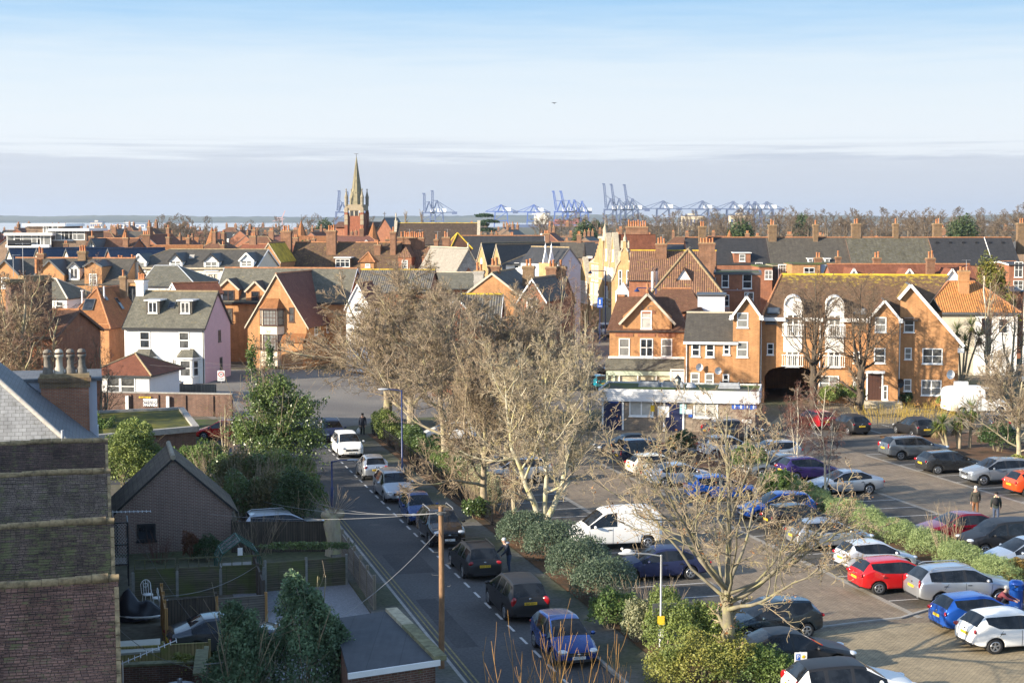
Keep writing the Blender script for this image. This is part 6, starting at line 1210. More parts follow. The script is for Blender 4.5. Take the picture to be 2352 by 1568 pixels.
p0,p1=Vector(G(268,1600)),Vector(G(478,1590));dv=p1-p0;r=root('courtyard_wall','low old brick courtyard wall with stone coping at the bottom edge','wall',*p0,0,math.atan2(dv.y,dv.x));b=MB();b.box(0,3.0,0,.3,0,1.05,0);b.box(3.0,dv.length,0,.3,0,1.5,0);b.box(dv.length-.35,dv.length,-3,-.001,0,1.5,0);b.box(-.02,2.99,-.04,.34,1.05,1.13,1);b.box(2.99,dv.length+.04,-.04,.34,1.5,1.58,1);b.box(dv.length-.39,dv.length+.04,-3,-.042,1.5,1.58,1);b.build('wall',[M_BRICK_OLD,plain('mossy_coping',(.17,.165,.09),.95,vary=.4,vscale=4)],r)
p=G(414,1640,.0);r=root('patio_table','round blue grey patio table with a lantern, cut by the bottom edge','table',*p);b=MB();b.lathe([(0,.95),(.55,.95),(.57,.97),(.55,.99),(0,.99)],n=18);b.build('tabletop',M_LEAD,r);b=MB();b.tube([(0,0,0),(0,0,.95)],.05,8);b.lathe([(.3,0),(.28,.04),(.05,.08)],n=10);b.build('pedestal',M_GREYMET,r)
b=MB();b.lathe([(.08,0),(.09,.02),(.085,.2),(.1,.22),(0,.26)],n=8);tag(b.build('lantern',M_METAL,None,(p[0],p[1],.99)),'small metal lantern standing on the round patio table','lantern')
p=G(276,1346);r=root('netted_balcony','black framed balcony hung with wire netting beside the terrace wall','balcony',*p,0,PHI);b=MB()
for x in(-.38,.38):
 for y in(0,1.6):b.bar((x,y,0),(x,y,2.9),.06,.06)
for z in(1.0,1.9,2.9):
 b.bar((-.38,0,z),(.38,0,z),.05,.05);b.bar((.38,0,z),(.38,1.6,z),.05,.05)
b.build('frame',M_BLACKP,r);nmesh=MB()
for q in np.arange(-2.8,.4,.13):
 for s in(1,-1):
  z0,z1=1.0,2.9;L_=[(max(-.38,min(.38,q+(z-z0)*.9 if s>0 else.0-q-.9+(z1-z)*.9-.9)),-.01,z)for z in(z0,z1)]
  xs=[(q+(z-z0)*.8,z)for z in np.linspace(z0,z1,12)];xs=[(s*x,z)for x,z in xs if-.38<=x<=.38]
  if len(xs)>1:nmesh.bar((xs[0][0],0,xs[0][1]),(xs[-1][0],0,xs[-1][1]),.012,.012)
nmesh.build('netting',M_METAL,r);b=MB();b.box(-.38,.38,.0,1.6,.92,.98);b.build('floor',boards('grey_boards',(.2,.17,.14)),r)
zr=2.55;P=[G(800,1545,zr),G(1000,1514,zr),G(888,1402,zr),G(766,1420,zr)];r=root('felt_roofed_garage','brick garage with dark felt flat roof and mossy stone coping by the road','garage',*P[0]);q=[(a-P[0][0],c-P[0][1])for a,c in P]
b=MB();b.slab([(*u,zr)for u in q],.1,0);b.build('roof',brick('roof_felt',(.075,.08,.09),(.065,.07,.08),(.05,.055,.06),bw=1.0,bh=8,ms=.012,stain=.25,rough=.75,bump=.1),r);b=MB();b.slab([(*u,zr-.11)for u in q],zr-.11,0);b.build('wall',M_BRICK_OLD,r)
b=MB();u,v=Vector((*q[0],0)),Vector((*q[1],0));b.bar((u.x,u.y-.06,zr-.08),(v.x+.15,v.y-.06,zr-.08),.07,.18);b.build('fascia',M_PAINT,r)
c=MB();u,v=Vector((*q[1],0)),Vector((*q[2],0));n=11
for k in range(n):a0=u+(v-u)*(k/n)+Vector((.16,.0,zr+.04));a1=u+(v-u)*((k+.96)/n)+Vector((.16,0,zr+.04));c.bar(a0,a1,.42,.16,0 if k<7 else 1)
c.build('coping',[plain('mossy_coping',(.17,.165,.09)),plain('lichened_coping',(.40,.36,.25),.95,vary=.3,vscale=4)],r)
# ---------------------------------------------------------------- trees and plants
def unit(v):return v/np.maximum(np.linalg.norm(v,axis=-1,keepdims=True),1e-9)
def tubes(P,R,k):
 "P (B, m, 3) centre lines, R (B, m) radii -> verts, quads"
 B,m,_=P.shape;T=np.empty_like(P);T[:,1:-1]=P[:,2:]-P[:,:-2];T[:,0]=P[:,1]-P[:,0];T[:,-1]=P[:,-1]-P[:,-2];T=unit(T)
 up=np.where(np.abs(T[...,2:3])<.9,np.array([0,0,1.]),np.array([1.,0,0]));X=unit(np.cross(T,up));Y=np.cross(X,T)
 a=np.arange(k)/k*2*pi;ring=P[:,:,None,:]+R[:,:,None,None]*(X[:,:,None,:]*np.cos(a)[:,None]+Y[:,:,None,:]*np.sin(a)[:,None])
 V=ring.reshape(-1,3);b=np.arange(B)[:,None,None]*m*k;i=np.arange(m-1)[None,:,None]*k;j=np.arange(k)[None,None,:];jn=(j+1)%k
 F=np.stack([b+i+j,b+i+jn,b+i+k+jn,b+i+k+j],-1).reshape(-1,4)
 return V,F
def grow(rng,P,R,n,ratio,ang,up,wander,t0=.25,rr=.55,m=5,lmin=0.,taper=.35,droop=0.,tipw=.5):
 "children of every centre line"
 B,mp,_=P.shape;L=np.linalg.norm(P[:,1:]-P[:,:-1],axis=2).sum(1);N_=B*n
 par=np.repeat(np.arange(B),n);t=t0+(1-t0)*(np.tile(np.arange(n),B)+rng.uniform(0,1,N_))/n;f=t*(mp-1);i=np.minimum(f.astype(int),mp-2);w=(f-i)[:,None]
 S=P[par,i]*(1-w)+P[par,i+1]*w;T=unit(P[par,i+1]-P[par,i]);r0=(R[par,i]*(1-w[:,0])+R[par,i+1]*w[:,0])*rr
 rv=unit(rng.normal(size=(N_,3)));side=unit(np.cross(T,rv));a=np.radians(ang)*rng.uniform(.6,1.3,N_)[:,None]
 d=unit(T*np.cos(a)+side*np.sin(a));ln=L[par]*ratio*rng.uniform(.6,1.25,N_)*(1-tipw*(t-t0)/(1-t0));ln=np.maximum(ln,lmin)
 Q=np.empty((N_,m,3));Q[:,0]=S;st=ln/(m-1)
 for k in range(1,m):
  d=unit(d+rng.normal(size=(N_,3))*wander+np.array([0,0,up-droop*k/m]));Q[:,k]=Q[:,k-1]+d*st[:,None]
 RR=r0[:,None]*np.linspace(1,taper,m)[None]
 return Q,RR
def line(pts,m=8):
 pts=np.array(pts,float);s=np.r_[0,np.cumsum(np.linalg.norm(np.diff(pts,axis=0),axis=1))];q=np.linspace(0,s[-1],m)
 return np.stack([np.interp(q,s,pts[:,i])for i in range(3)],1)
TREES={}
def make_tree(key,stems,levels,bark,twig,seed,k0=8,leaf=None):
 "stems: list of (points, r0, r1); levels: list of grow() arguments; first `limb` levels go to the trunk mesh"
 rng=np.random.default_rng(seed);SP=np.stack([line(p,9)for p,a,b in stems]);SR=np.stack([np.linspace(a,b,9)*np.r_[1.25,1.05,np.ones(7)]for p,a,b in stems])
 SP[:,1:]+=rng.normal(size=SP[:,1:].shape)*.03
 tv,tf=[],[];cv,cf=[],[];nv=0;nc=0
 def add(P,R,k,trunk):
  nonlocal nv,nc
  V,F=tubes(P,R,k)
  if trunk:tv.append(V);tf.append(F+nv);nv+=len(V)
  else:cv.append(V);cf.append(F+nc);nc+=len(V)
 add(SP,SR,k0,True);P,R=SP,SR;ends=None
 for q,lv in enumerate(levels):
  lv=dict(lv);tr=lv.pop('trunk',False);k=lv.pop('k',3);rmin=lv.pop('rmin',.004)
  P,R=grow(rng,P,R,**lv);R=np.maximum(R,rmin);add(P,R,k,tr)
 tm=mesh_np(key+'_trunk',np.concatenate(tv),np.concatenate(tf),[bark],smooth=True);cm=mesh_np(key+'_crown',np.concatenate(cv),np.concatenate(cf),[twig],smooth=False)
 if leaf:
  n,size,mat=leaf;e=P[:,-1];idx=rng.integers(0,len(e),n);LV,LF=leaves(rng,e[idx]+rng.normal(size=(n,3))*.05,size);lm=mesh_np(key+'_leaves',LV,LF,[mat])
 else:lm=None
 TREES[key]=(tm,cm,lm)
def leaves(rng,C,size,nrm=None,asp=.55,spread=1.):
 n=len(C);d=unit(rng.normal(size=(n,3))*spread+(0 if nrm is None else nrm));r=unit(rng.normal(size=(n,3)));a=unit(np.cross(d,r));b=np.cross(d,a);s=size*rng.uniform(.6,1.3,n)[:,None]
 V=np.stack([C-a*s,C-b*s*asp+d*s*.15,C+a*s,C+b*s*asp+d*s*.15],1).reshape(-1,3)
 return V,np.arange(4*n).reshape(n,4)
def tree(key,name,label,x,y,z=0.,rz=0.,s=1.,sz=None,group=None,cat='tree'):
 t=root(name,label,cat,x,y,z,rz,group);tm,cm,lm=TREES[key];t.scale=(s,s,sz or s)
 link('trunk',tm,t);link('crown',cm,t)
 if lm:link('dead_leaves',lm,t)
 return t
def barkm(name,c1,c2,lich=None,sc_=4):
 if name in MATS:return MATS[name]
 m,t,b=nodes(name);MATS[name]=m;o=N(t,'ShaderNodeTexCoord').outputs['Object']
 c=mixc(t,crp(t,noise(t,sc3(t,o,(1,1,.35)),sc_,5,.65),[(.35,0.),(.65,1.)]),c1,c2)
 if lich:c=mixc(t,crp(t,noise(t,o,1.8,5,.7),[(.5,0.),(.62,.7)]),c,lich)
 t.links.new(c,b.inputs['Base Color']);b.inputs['Roughness'].default_value=.9;b.inputs['Specular IOR Level'].default_value=.2;return m
BK_PALE=barkm('pale_bark',(.52,.48,.36),(.36,.33,.24),(.40,.36,.12));TW_PALE=barkm('pale_twigs',(.46,.39,.28),(.33,.27,.19),(.42,.35,.17),1.5)
BK_GREY=barkm('grey_bark',(.40,.345,.25),(.26,.22,.155),(.40,.38,.17));TW_GREY=barkm('grey_twigs',(.36,.29,.215),(.24,.185,.132),(.34,.28,.16),1.5)
BK_BRN=barkm('brown_bark',(.36,.30,.21),(.23,.185,.13),(.36,.34,.16));TW_BRN=barkm('brown_twigs',(.38,.295,.205),(.24,.18,.125),(.34,.28,.15),.8)
TW_RED=barkm('reddish_twigs',(.30,.19,.13),(.20,.125,.085),None,1.2);BK_BIRCH=barkm('birch_bark',(.60,.55,.44),(.36,.31,.23));TW_BIRCH=barkm('birch_twigs',(.20,.10,.075),(.13,.065,.05),None,1.2)
TW_FAR=barkm('far_twigs',(.21,.16,.11),(.14,.105,.075),None,.5)
DEAD=leafmat('dead_leaves',(.30,.13,.04),(.20,.09,.03),trans=.1)
make_tree('broad',[([(0,0,0),(.1,0,2.2),(.0,.1,5),(.2,0,8.5)],.30,.09)],[dict(n=19,ratio=.88,ang=66,up=.12,wander=.15,t0=.24,rr=.5,m=8,trunk=True,k=6,tipw=.45),dict(n=11,ratio=.48,ang=48,up=.10,wander=.13,t0=.16,rr=.55,m=5,k=4,rmin=.026),dict(n=7,ratio=.52,ang=42,up=.09,wander=.14,t0=.2,rr=.6,m=4,rmin=.017),dict(n=5,ratio=.66,ang=40,up=.06,wander=.15,t0=.15,rr=.65,m=4,rmin=.0105),dict(n=3,ratio=.7,ang=38,up=.05,wander=.18,t0=.15,rr=.7,m=3,rmin=.008)],BK_BRN,TW_BRN,5)
make_tree('broad_grey',[([(0,0,0),(.0,.1,2.5),(.2,.1,6),(.1,0,9.5)],.26,.07)],[dict(n=19,ratio=.66,ang=56,up=.17,wander=.14,t0=.22,rr=.5,m=7,trunk=True,k=6,tipw=.4),dict(n=10,ratio=.5,ang=46,up=.12,wander=.13,t0=.16,rr=.55,m=5,k=4,rmin=.026),dict(n=7,ratio=.52,ang=42,up=.10,wander=.14,t0=.2,rr=.6,m=4,rmin=.016),dict(n=5,ratio=.64,ang=40,up=.07,wander=.15,t0=.15,rr=.65,m=4,rmin=.0105),dict(n=3,ratio=.7,ang=38,up=.05,wander=.18,t0=.15,rr=.7,m=3,rmin=.008)],BK_GREY,TW_GREY,8)
make_tree('sycamore',[([(0,0,0),(-.1,0,.9),(-.75,.1,2.6),(-1.5,.2,4.6),(-1.75,.2,7.2)],.165,.04),([(.12,0,0),(.25,0,1.1),(.9,0,2.5),(1.35,.2,4.6),(1.3,.3,7.4)],.17,.04),([(.05,.1,0),(.1,.1,1.6),(.25,.2,4),(.2,.3,8.6)],.14,.035)],[dict(n=13,ratio=.46,ang=56,up=.14,wander=.17,t0=.25,rr=.55,m=7,trunk=True,k=6,tipw=.35),dict(n=9,ratio=.55,ang=48,up=.07,wander=.2,t0=.2,rr=.6,m=5,k=4),dict(n=6,ratio=.5,ang=45,up=.07,wander=.16,t0=.2,rr=.6,m=4,rmin=.010),dict(n=5,ratio=.55,ang=45,up=.06,wander=.17,t0=.15,rr=.65,m=4,rmin=.0075),dict(n=3,ratio=.65,ang=42,up=.04,wander=.18,t0=.2,rr=.7,m=3,rmin=.0062)],BK_PALE,TW_PALE,21)
st=[([(0,0,0),(-.05,0,1.6),(-.1,.05,2.9)],.21,.17),([(-.1,.05,2.6),(.05,.1,4.5),(-.1,.1,7),(-.05,.15,9.3)],.12,.02)]
rg_=random.Random(4)
for k in range(12):
 a=k/12*2*pi+rg_.uniform(-.2,.2);l=rg_.uniform(3.6,5.4);e_=rg_.uniform(.25,.95);z0=rg_.uniform(2.6,3.5);c,s=cos(a)*cos(e_),sin(a)*cos(e_)
 st.append(([(-.1+c*.1,.05+s*.1,z0),(-.1+c*l*.35,.05+s*l*.35,z0+l*.28*sin(e_)+.2),(-.1+c*l*.7,.05+s*l*.7,z0+l*.75*sin(e_)+.5),(-.1+c*l,.05+s*l,z0+l*1.05*sin(e_)+1.0)],rg_.uniform(.05,.085),.015))
make_tree('plane',st,[dict(n=7,ratio=.42,ang=42,up=.12,wander=.18,t0=.3,rr=.6,m=6,trunk=True,k=5,tipw=.3,rmin=.012),dict(n=6,ratio=.52,ang=45,up=.06,wander=.24,t0=.2,rr=.62,m=5,k=4,rmin=.009),dict(n=5,ratio=.5,ang=48,up=.04,wander=.28,t0=.2,rr=.65,m=4,rmin=.008),dict(n=4,ratio=.55,ang=48,up=.03,wander=.3,t0=.2,rr=.7,m=4,rmin=.0055)],barkm('plane_bark',(.23,.205,.15),(.15,.135,.10),(.28,.26,.12)),barkm('plane_twigs',(.41,.33,.23),(.28,.22,.15),(.38,.32,.15),1.5),33,leaf=(700,.045,DEAD))
make_tree('lime',[([(0,0,0),(.1,0,2.0),(.0,0,4.4)],.36,.26),([(0,0,4.0),(.2,.1,7),(.1,.1,11.2)],.13,.03),([(-.1,0,3.7),(-.7,.1,6),(-.9,.1,10)],.11,.03),([(.1,0,3.9),(.8,-.1,6.2),(1.2,0,9.6)],.11,.03),([(0,-.1,3.8),(-.1,-.8,6),(0,-1.2,9.8)],.11,.03),([(0,.1,3.8),(.3,.8,6),(.3,1.1,9.5)],.11,.03)],[dict(n=13,ratio=.54,ang=55,up=.07,wander=.12,t0=.1,rr=.5,m=6,trunk=True,k=4,tipw=.5,rmin=.012),dict(n=7,ratio=.45,ang=42,up=.03,wander=.16,t0=.2,rr=.6,m=5,rmin=.009),dict(n=5,ratio=.5,ang=42,up=0,wander=.2,t0=.2,rr=.65,m=4,rmin=.007),dict(n=3,ratio=.6,ang=40,up=0,wander=.2,t0=.3,rr=.7,m=3,rmin=.006)],barkm('dark_bark',(.12,.095,.07),(.07,.055,.042)),barkm('lime_twigs',(.25,.185,.125),(.16,.115,.08),None,1.2),12)
make_tree('birch',[([(0,0,0),(.05,0,2),(-.1,.1,4.2),(.0,.1,6.6)],.075,.015),([(.05,0,.9),(.35,0,2.5),(.6,.1,5.0)],.045,.012)],[dict(n=13,ratio=.32,ang=48,up=.16,wander=.14,t0=.25,rr=.5,m=6,trunk=True,k=4,rmin=.008),dict(n=6,ratio=.55,ang=45,up=-.02,wander=.18,t0=.25,rr=.6,m=5,droop=.25,rmin=.006),dict(n=5,ratio=.75,ang=40,up=-.05,wander=.16,t0=.2,rr=.6,m=5,droop=.5,rmin=.005),dict(n=3,ratio=.8,ang=30,up=-.05,wander=.15,t0=.2,rr=.7,m=4,droop=.5,rmin=.0045)],BK_BIRCH,TW_BIRCH,17)
make_tree('thin',[([(0,0,0),(.1,0,2.5),(.0,.1,6),(.1,0,9)],.15,.03),([(0,0,1.0),(-.7,0,3.5),(-1.0,0,7.5)],.10,.02),([(0,0,1.4),(.8,.2,4),(1.2,.2,7.6)],.10,.02)],[dict(n=10,ratio=.36,ang=42,up=.16,wander=.13,t0=.2,rr=.5,m=6,trunk=True,k=4,rmin=.011),dict(n=7,ratio=.5,ang=42,up=.06,wander=.18,t0=.2,rr=.6,m=5,rmin=.009),dict(n=5,ratio=.5,ang=42,up=.03,wander=.2,t0=.2,rr=.65,m=4,rmin=.007),dict(n=3,ratio=.55,ang=40,up=.03,wander=.2,t0=.25,rr=.7,m=3,rmin=.006)],BK_GREY,TW_RED,27)
for q,sd in enumerate((41,42,43)):
 make_tree('far%d'%q,[([(0,0,0),(.1,0,4),(.2,.1,9),(0,0,13)],.4,.1)],[dict(n=14,ratio=.5,ang=52,up=.14,wander=.14,t0=.18,rr=.5,m=5,trunk=True,k=4,rmin=.05),dict(n=7,ratio=.5,ang=45,up=.05,wander=.2,t0=.15,rr=.6,m=4,rmin=.035),dict(n=6,ratio=.55,ang=45,up=.02,wander=.24,t0=.15,rr=.65,m=3,rmin=.028),dict(n=4,ratio=.6,ang=45,up=.0,wander=.24,t0=.15,rr=.7,m=3,rmin=.022)],TW_FAR,TW_FAR,sd,5)
 # ---- placed trees
GT=lambda px,py:G(px,py)
tree('sycamore','sycamore_tree','pale barked sycamore forking near the ground, in the grey green shrubs',*G(1246,1240),rz=.2,s=1.08)
tree('plane','plane_tree','bare plane tree with a clean trunk and fan of limbs, nearest at right',*G(1674,1572),rz=.5,s=1.13,sz=1.04)
tree('broad','broad_tree','great yellowish broad bare tree left of the others, beside the road bend',*G(888,988),rz=.4,s=1.42,sz=1.08,group='bare trees along the car park edge')
for k,(px,py,key,s,sz,rz,lb)in enumerate(((945,1020,'broad',1.1,.95,2.0,'broad bare tree next after the great yellowish one'),(1062,1010,'broad_grey',1.05,.93,1.0,'tall grey bare tree behind the parked white car, mid row'),(1020,1095,'broad_grey',.92,.9,3.0,'greyish bare tree over the leafy hedge, nearer in the row'),(1112,1192,'broad',.74,.82,4.1,'bare tree with a straight thin trunk beside the iron railing'),(1165,1080,'broad_grey',.98,.88,5.2,'grey bare tree directly behind the pale sycamore'),(1180,985,'broad',1.15,.93,.7,'brown bare tree far back in the car park corner'),(1180,1222,'thin',.5,.55,1.7,'small twiggy tree at the end of the railing'))):
 tree(key,'bare_tree',lb,*G(px,py),rz=rz,s=s,sz=sz,group='bare trees along the car park edge')
tree('thin','reddish_tree','reddish twigged tree before the ornate yellow street front',*G(1290,915),rz=.3,s=1.25,sz=1.25);tree('thin','reddish_tree','lower reddish twigged tree spreading over the dark side road',*G(1345,935),rz=2.2,s=1.1,sz=.95)
tree('lime','lime_tree','dark trunked lime tree before the archway of the flats',*G(1866,950),rz=.2,s=1.04);tree('lime','lime_tree','dark trunked lime tree before the doorway of the flats',*G(1977,957),rz=2.4,s=1.0)
tree('birch','birch_tree','white stemmed weeping birch on the planted island by the silver saloon',*G(1893,1168),rz=.5,s=1.05);tree('birch','birch_tree','small drooping birch near the red hatchback, purple twigs',*G(1830,1085),rz=2.5,s=.85);tree('birch','birch_tree','drooping birch before the toilets, purple twigs',*G(1715,1058),rz=4,s=.8)
tree('birch','birch_tree','pale stemmed young birch by the bright blue hatchback',*G(1652,1185),rz=1.2,s=.9)
tree('broad_grey','right_edge_tree','dense round twiggy tree at the right edge above the grey crossover',*G(2340,1082),rz=.9,s=.78,sz=.62);tree('thin','bare_tree','open grey tree beside the parked white van, right of the flats',*G(2268,918),rz=1.0,s=1.35,sz=1.2)
tree('thin','bare_tree','slim bare tree at the far right before the orange pantiles',*G(2325,905),rz=3.0,s=1.1,sz=1.05)
tree('thin','reddish_tree','large reddish bare tree at the left edge above the slate roof',-32.5,104,rz=.5,s=2.0,sz=1.3);tree('broad','bare_tree','dense bare tree at the left edge, in front of the mossy chimney',-34.2,106,rz=1.5,s=1.12,sz=1.05)
tree('thin','bare_tree','bare tree straggling in front of the white bungalow',*ST(.3,118),rz=2.5,s=.85,sz=.8);tree('thin','bare_tree','little bare tree behind the orange hipped roof',*AYG(0,0)if False else(AY(212,700,182)[0],182),rz=1.0,s=1.0,sz=1.22)
tree('thin','bare_tree','twiggy tree rising out of the ivy mass beside the road',*G(600,1075),rz=1.0,s=.85,sz=.88);tree('thin','bare_tree','low bare tree between ivy mass and garages',*G(520,1085),rz=2.0,s=.7,sz=.5)
rng2=random.Random(11)
def far_tree(px,py_top,Y,key=None,lab=None,w=1.):
 x,z=AY(px,py_top,Y);s=z/14.5;tree(key or 'far%d'%rng2.randrange(3),'distant_tree',lab or('bare tree in the brown wooded belt on the right horizon' if px>1230 else 'bare tree on the left skyline beyond the rooftops'),x,Y,0,rng2.uniform(0,6),s*w,s,group='skyline trees right' if px>1230 else 'skyline trees left')
for px,pt,Y,w in((392,501,560,1.5),(415,503,570,1.3),(370,506,565,1.2),(445,508,600,1.1),(470,508,620,1.2),(560,512,700,1.2),(585,509,720,1.2),(640,507,740,1.1),(690,504,780,1.1),(712,497,780,.9),(735,503,800,1),(765,507,800,1),(850,506,800,1.1),(880,510,760,1.1)):far_tree(px,pt,Y,w=w)
q=1240
while q<2370:
 far_tree(q,498+rng2.uniform(-7,7)-(7 if q>1700 else 0),rng2.uniform(720,980),w=rng2.uniform(.9,1.3));q+=rng2.uniform(12,24)
q=1440
while q<2370:
 far_tree(q,505+rng2.uniform(-6,4)-(4 if q>1700 else 0),rng2.uniform(560,640),w=rng2.uniform(.9,1.2));q+=rng2.uniform(26,48)
for px,pt,Y,w in((1715,486,640,1.3),(1790,486,700,1.0),(1830,485,760,.9),(1965,492,640,1.0),(2130,489,640,1.0),(2345,484,480,1.2)):far_tree(px,pt,Y,w=w)
def poplar(px,pt,Y,lb):
 x,z=AY(px,pt,Y)
 if 'pop' not in TREES:make_tree('pop',[([(0,0,0),(0,0,16)],.3,.05)],[dict(n=60,ratio=.2,ang=28,up=.3,wander=.08,t0=.08,rr=.4,m=4,trunk=True,k=3,rmin=.04),dict(n=10,ratio=.5,ang=30,up=.2,wander=.1,t0=.1,rr=.6,m=3,rmin=.03)],TW_GREY,TW_GREY,5,5)
 tree('pop','poplar_tree',lb,x,Y,0,rng2.uniform(0,6),z/17,z/17)
poplar(932,487,640,'bare poplar, left of the two beyond the great brown roof');poplar(968,486,640,'bare poplar, right of the two beyond the great brown roof')
# ---- leafy plants
def foliage(rng,blobs,n,size,lump=.25,asp=.55,shell=.5,out=.7):
 "leaves filling lumpy ellipsoids (cx, cy, cz, rx, ry, rz); returns verts, faces"
 vol=np.array([b[3]*b[4]+b[4]*b[5]+b[3]*b[5]for b in blobs]);cnt=(n*vol/vol.sum()).astype(int);Cs,Ns=[],[]
 for b,c in zip(blobs,cnt):
  d=unit(rng.normal(size=(c,3)));d[:,2]=np.where(d[:,2]<-.35,-d[:,2],d[:,2]);f=rng.normal(size=(6,3))*2.2;ph=rng.uniform(0,6.3,6)
  wob=np.sin(d@f.T*1.6+ph).sum(1)/6;wob2=np.sin(d@(f.T*3.7)+ph*2).sum(1)/6
  r=(shell+(1-shell)*rng.uniform(0,1,c)**.5)*(1+lump*wob*1.6+lump*wob2)
  Cs.append(np.array(b[:3])+d*np.array(b[3:])*r[:,None]);Ns.append(d)
 C=np.concatenate(Cs);C[:,2]=np.maximum(C[:,2],.03);return leaves(rng,C,size,np.concatenate(Ns)*out,asp)
def stems_np(rng,n,base_r,h,lean=.25,r=.012,m=5,c=(0,0,0)):
 a=rng.uniform(0,2*pi,n);rr=base_r*np.sqrt(rng.uniform(0,1,n));S=np.stack([c[0]+rr*np.cos(a),c[1]+rr*np.sin(a),np.full(n,c[2])],1);d=unit(np.stack([np.cos(a)*lean*rng.uniform(0,1.5,n),np.sin(a)*lean*rng.uniform(0,1.5,n),np.ones(n)],1));H_=h*rng.uniform(.6,1.1,n)
 P=np.empty((n,m,3));P[:,0]=S
 for k in range(1,m):d=unit(d+rng.normal(size=(n,3))*.06);P[:,k]=P[:,k-1]+d*(H_/(m-1))[:,None]
 return P,r*np.linspace(1,.4,m)[None]*np.ones((n,1))
SEED=[100]
def bush(label,x,y,blobs,n,size,mat,cat='shrub',name='shrub',stems=True,z=0.,rz=0.,group=None,smat=None,**k):
 "a plant: leaf mass and the stems inside it"
 SEED[0]+=1;rng=np.random.default_rng(SEED[0]);r=root(name,label,cat,x,y,z,rz,group);V,F=foliage(rng,blobs,n,size,**k);link('foliage',mesh_np('foliage',V,F,[mat]),r)
 if stems:
  b=blobs[0];zt=max(q[2]+q[5]*.55 for q in blobs);P,R=stems_np(rng,9,.25*min(b[3],b[4]),zt,.35,.03 if zt>2 else.018);P2,R2=grow(rng,P,R,4,.5,40,.1,.15);V1,F1=tubes(P,R,5);V2,F2=tubes(P2,np.maximum(R2,.006),3)
  link('stems',mesh_np('stems',np.concatenate([V1,V2]),np.concatenate([F1,F2+len(V1)]),[smat or BK_BRN],smooth=True),r)
 return r
LG=leafmat('glossy_dark_leaf',(0.033,0.0675,0.024),(0.0675,0.112,0.0375),rough=.35);LM=leafmat('mid_green_leaf',(0.075,0.128,0.033),(0.128,0.195,0.0525),(0.165,0.225,0.06));LL=leafmat('light_green_leaf',(0.18,0.24,0.06),(0.285,0.33,0.09),(0.105,0.15,0.045));LGG=leafmat('grey_green_leaf',(0.0825,0.128,0.075),(0.15,0.195,0.128),(0.06,0.09,0.0525));LY=leafmat('golden_leaf',(.24,.25,.055),(.34,.32,.085),(.14,.19,.05));LC=leafmat('conifer_spray',(0.0525,0.0825,0.03),(0.09,0.128,0.045));LCG=leafmat('golden_conifer_spray',(0.18,0.18,0.03),(0.3,0.255,0.045),(0.075,0.105,0.03));LR=leafmat('rosemary_leaf',(0.21,0.285,0.105),(0.36,0.42,0.18),(0.15,0.21,0.075));LIV=leafmat('ivy_leaf',(0.045,0.0825,0.024),(0.105,0.158,0.045),(0.165,0.225,0.06),rough=.35,spec=.6);LPIT=leafmat('pittosporum_leaf',(.13,.21,.11),(.22,.32,.17),(.07,.12,.06));LVAR=leafmat('variegated_leaf',(0.09,0.12,0.045),(0.51,0.495,0.3));LPIN=leafmat('pine_needles',(0.03,0.0675,0.033),(0.0525,0.0975,0.045))
for k,(px,py,rx,rz_,lb)in enumerate(((1195,1262,1.25,1.15,'grey green rounded shrub at the end of the iron railing'),(1262,1298,1.35,1.3,'grey green rounded shrub at the foot of the pale sycamore'),(1322,1348,1.4,1.35,'grey green rounded shrub, middle of the long clipped bank'),(1378,1392,1.3,1.25,'grey green rounded shrub nearest the dark blue car'))):
 bush(lb,*G(px,py),[(0,0,rz_*.75,rx,rx*.95,rz_),(.7,.8,rz_*.7,rx*.8,rx*.8,rz_*.9),(-.3,.9,rz_*.6,rx*.8,rx*.8,rz_*.8)],9000,.05,LGG,group='grey green shrub bank',lump=.1)
bush('dark laurel shrub beside the pavement, below the clipped bank',*G(1400,1448),[(0,0,.7,.9,.8,.9),(.7,.5,.6,.7,.7,.8)],5000,.06,LM);bush('shrub with cream edged leaves above the lamp post foot',*G(1465,1480),[(0,0,.8,.75,.7,1.1)],4500,.05,LVAR)
bush('tall light green bush left of the plane trunk',*G(1560,1520),[(0,0,1.0,1.3,1.1,1.4),(1.2,.3,.9,1.1,1,1.2)],12000,.055,LL);bush('golden yellow bush at the foot of the plane trunk',*G(1600,1580),[(0,0,.7,1.4,1.0,1.1),(1.3,.2,.8,1.1,.9,1.0),(-1.0,.2,.5,.8,.8,.9)],12000,.05,LY);bush('soft light green bush right of the plane trunk, below the dark hatchback',*G(1725,1575),[(0,0,.6,1.2,1.0,.95),(.9,-.3,.45,.9,.8,.8)],9000,.05,LM)
bush('upright green bush beside the dark signboard',*G(1525,1490),[(0,0,1.1,.8,.8,1.3)],6000,.05,LL)
bush('tall soft green shrub at the bottom, left of the pair',*(AY(548,1500,50)[0],50),[(0,0,1.5,1.15,1.0,1.7),(.1,.1,2.8,.75,.7,1.15),(-.2,0,3.5,.4,.4,.75),(.5,.2,2.2,.8,.8,1.1)],16000,.06,LPIT,name='evergreen_bush');bush('taller soft green shrub at the bottom, right of the pair',*(AY(700,1500,51)[0],51),[(0,0,1.6,1.35,1.2,1.8),(-.1,.1,3.0,.95,.9,1.3),(-.3,0,4.1,.45,.45,.85),(.7,.2,2.3,.9,.9,1.3),(.3,0,3.7,.4,.4,.7)],20000,.06,LPIT,name='evergreen_bush')
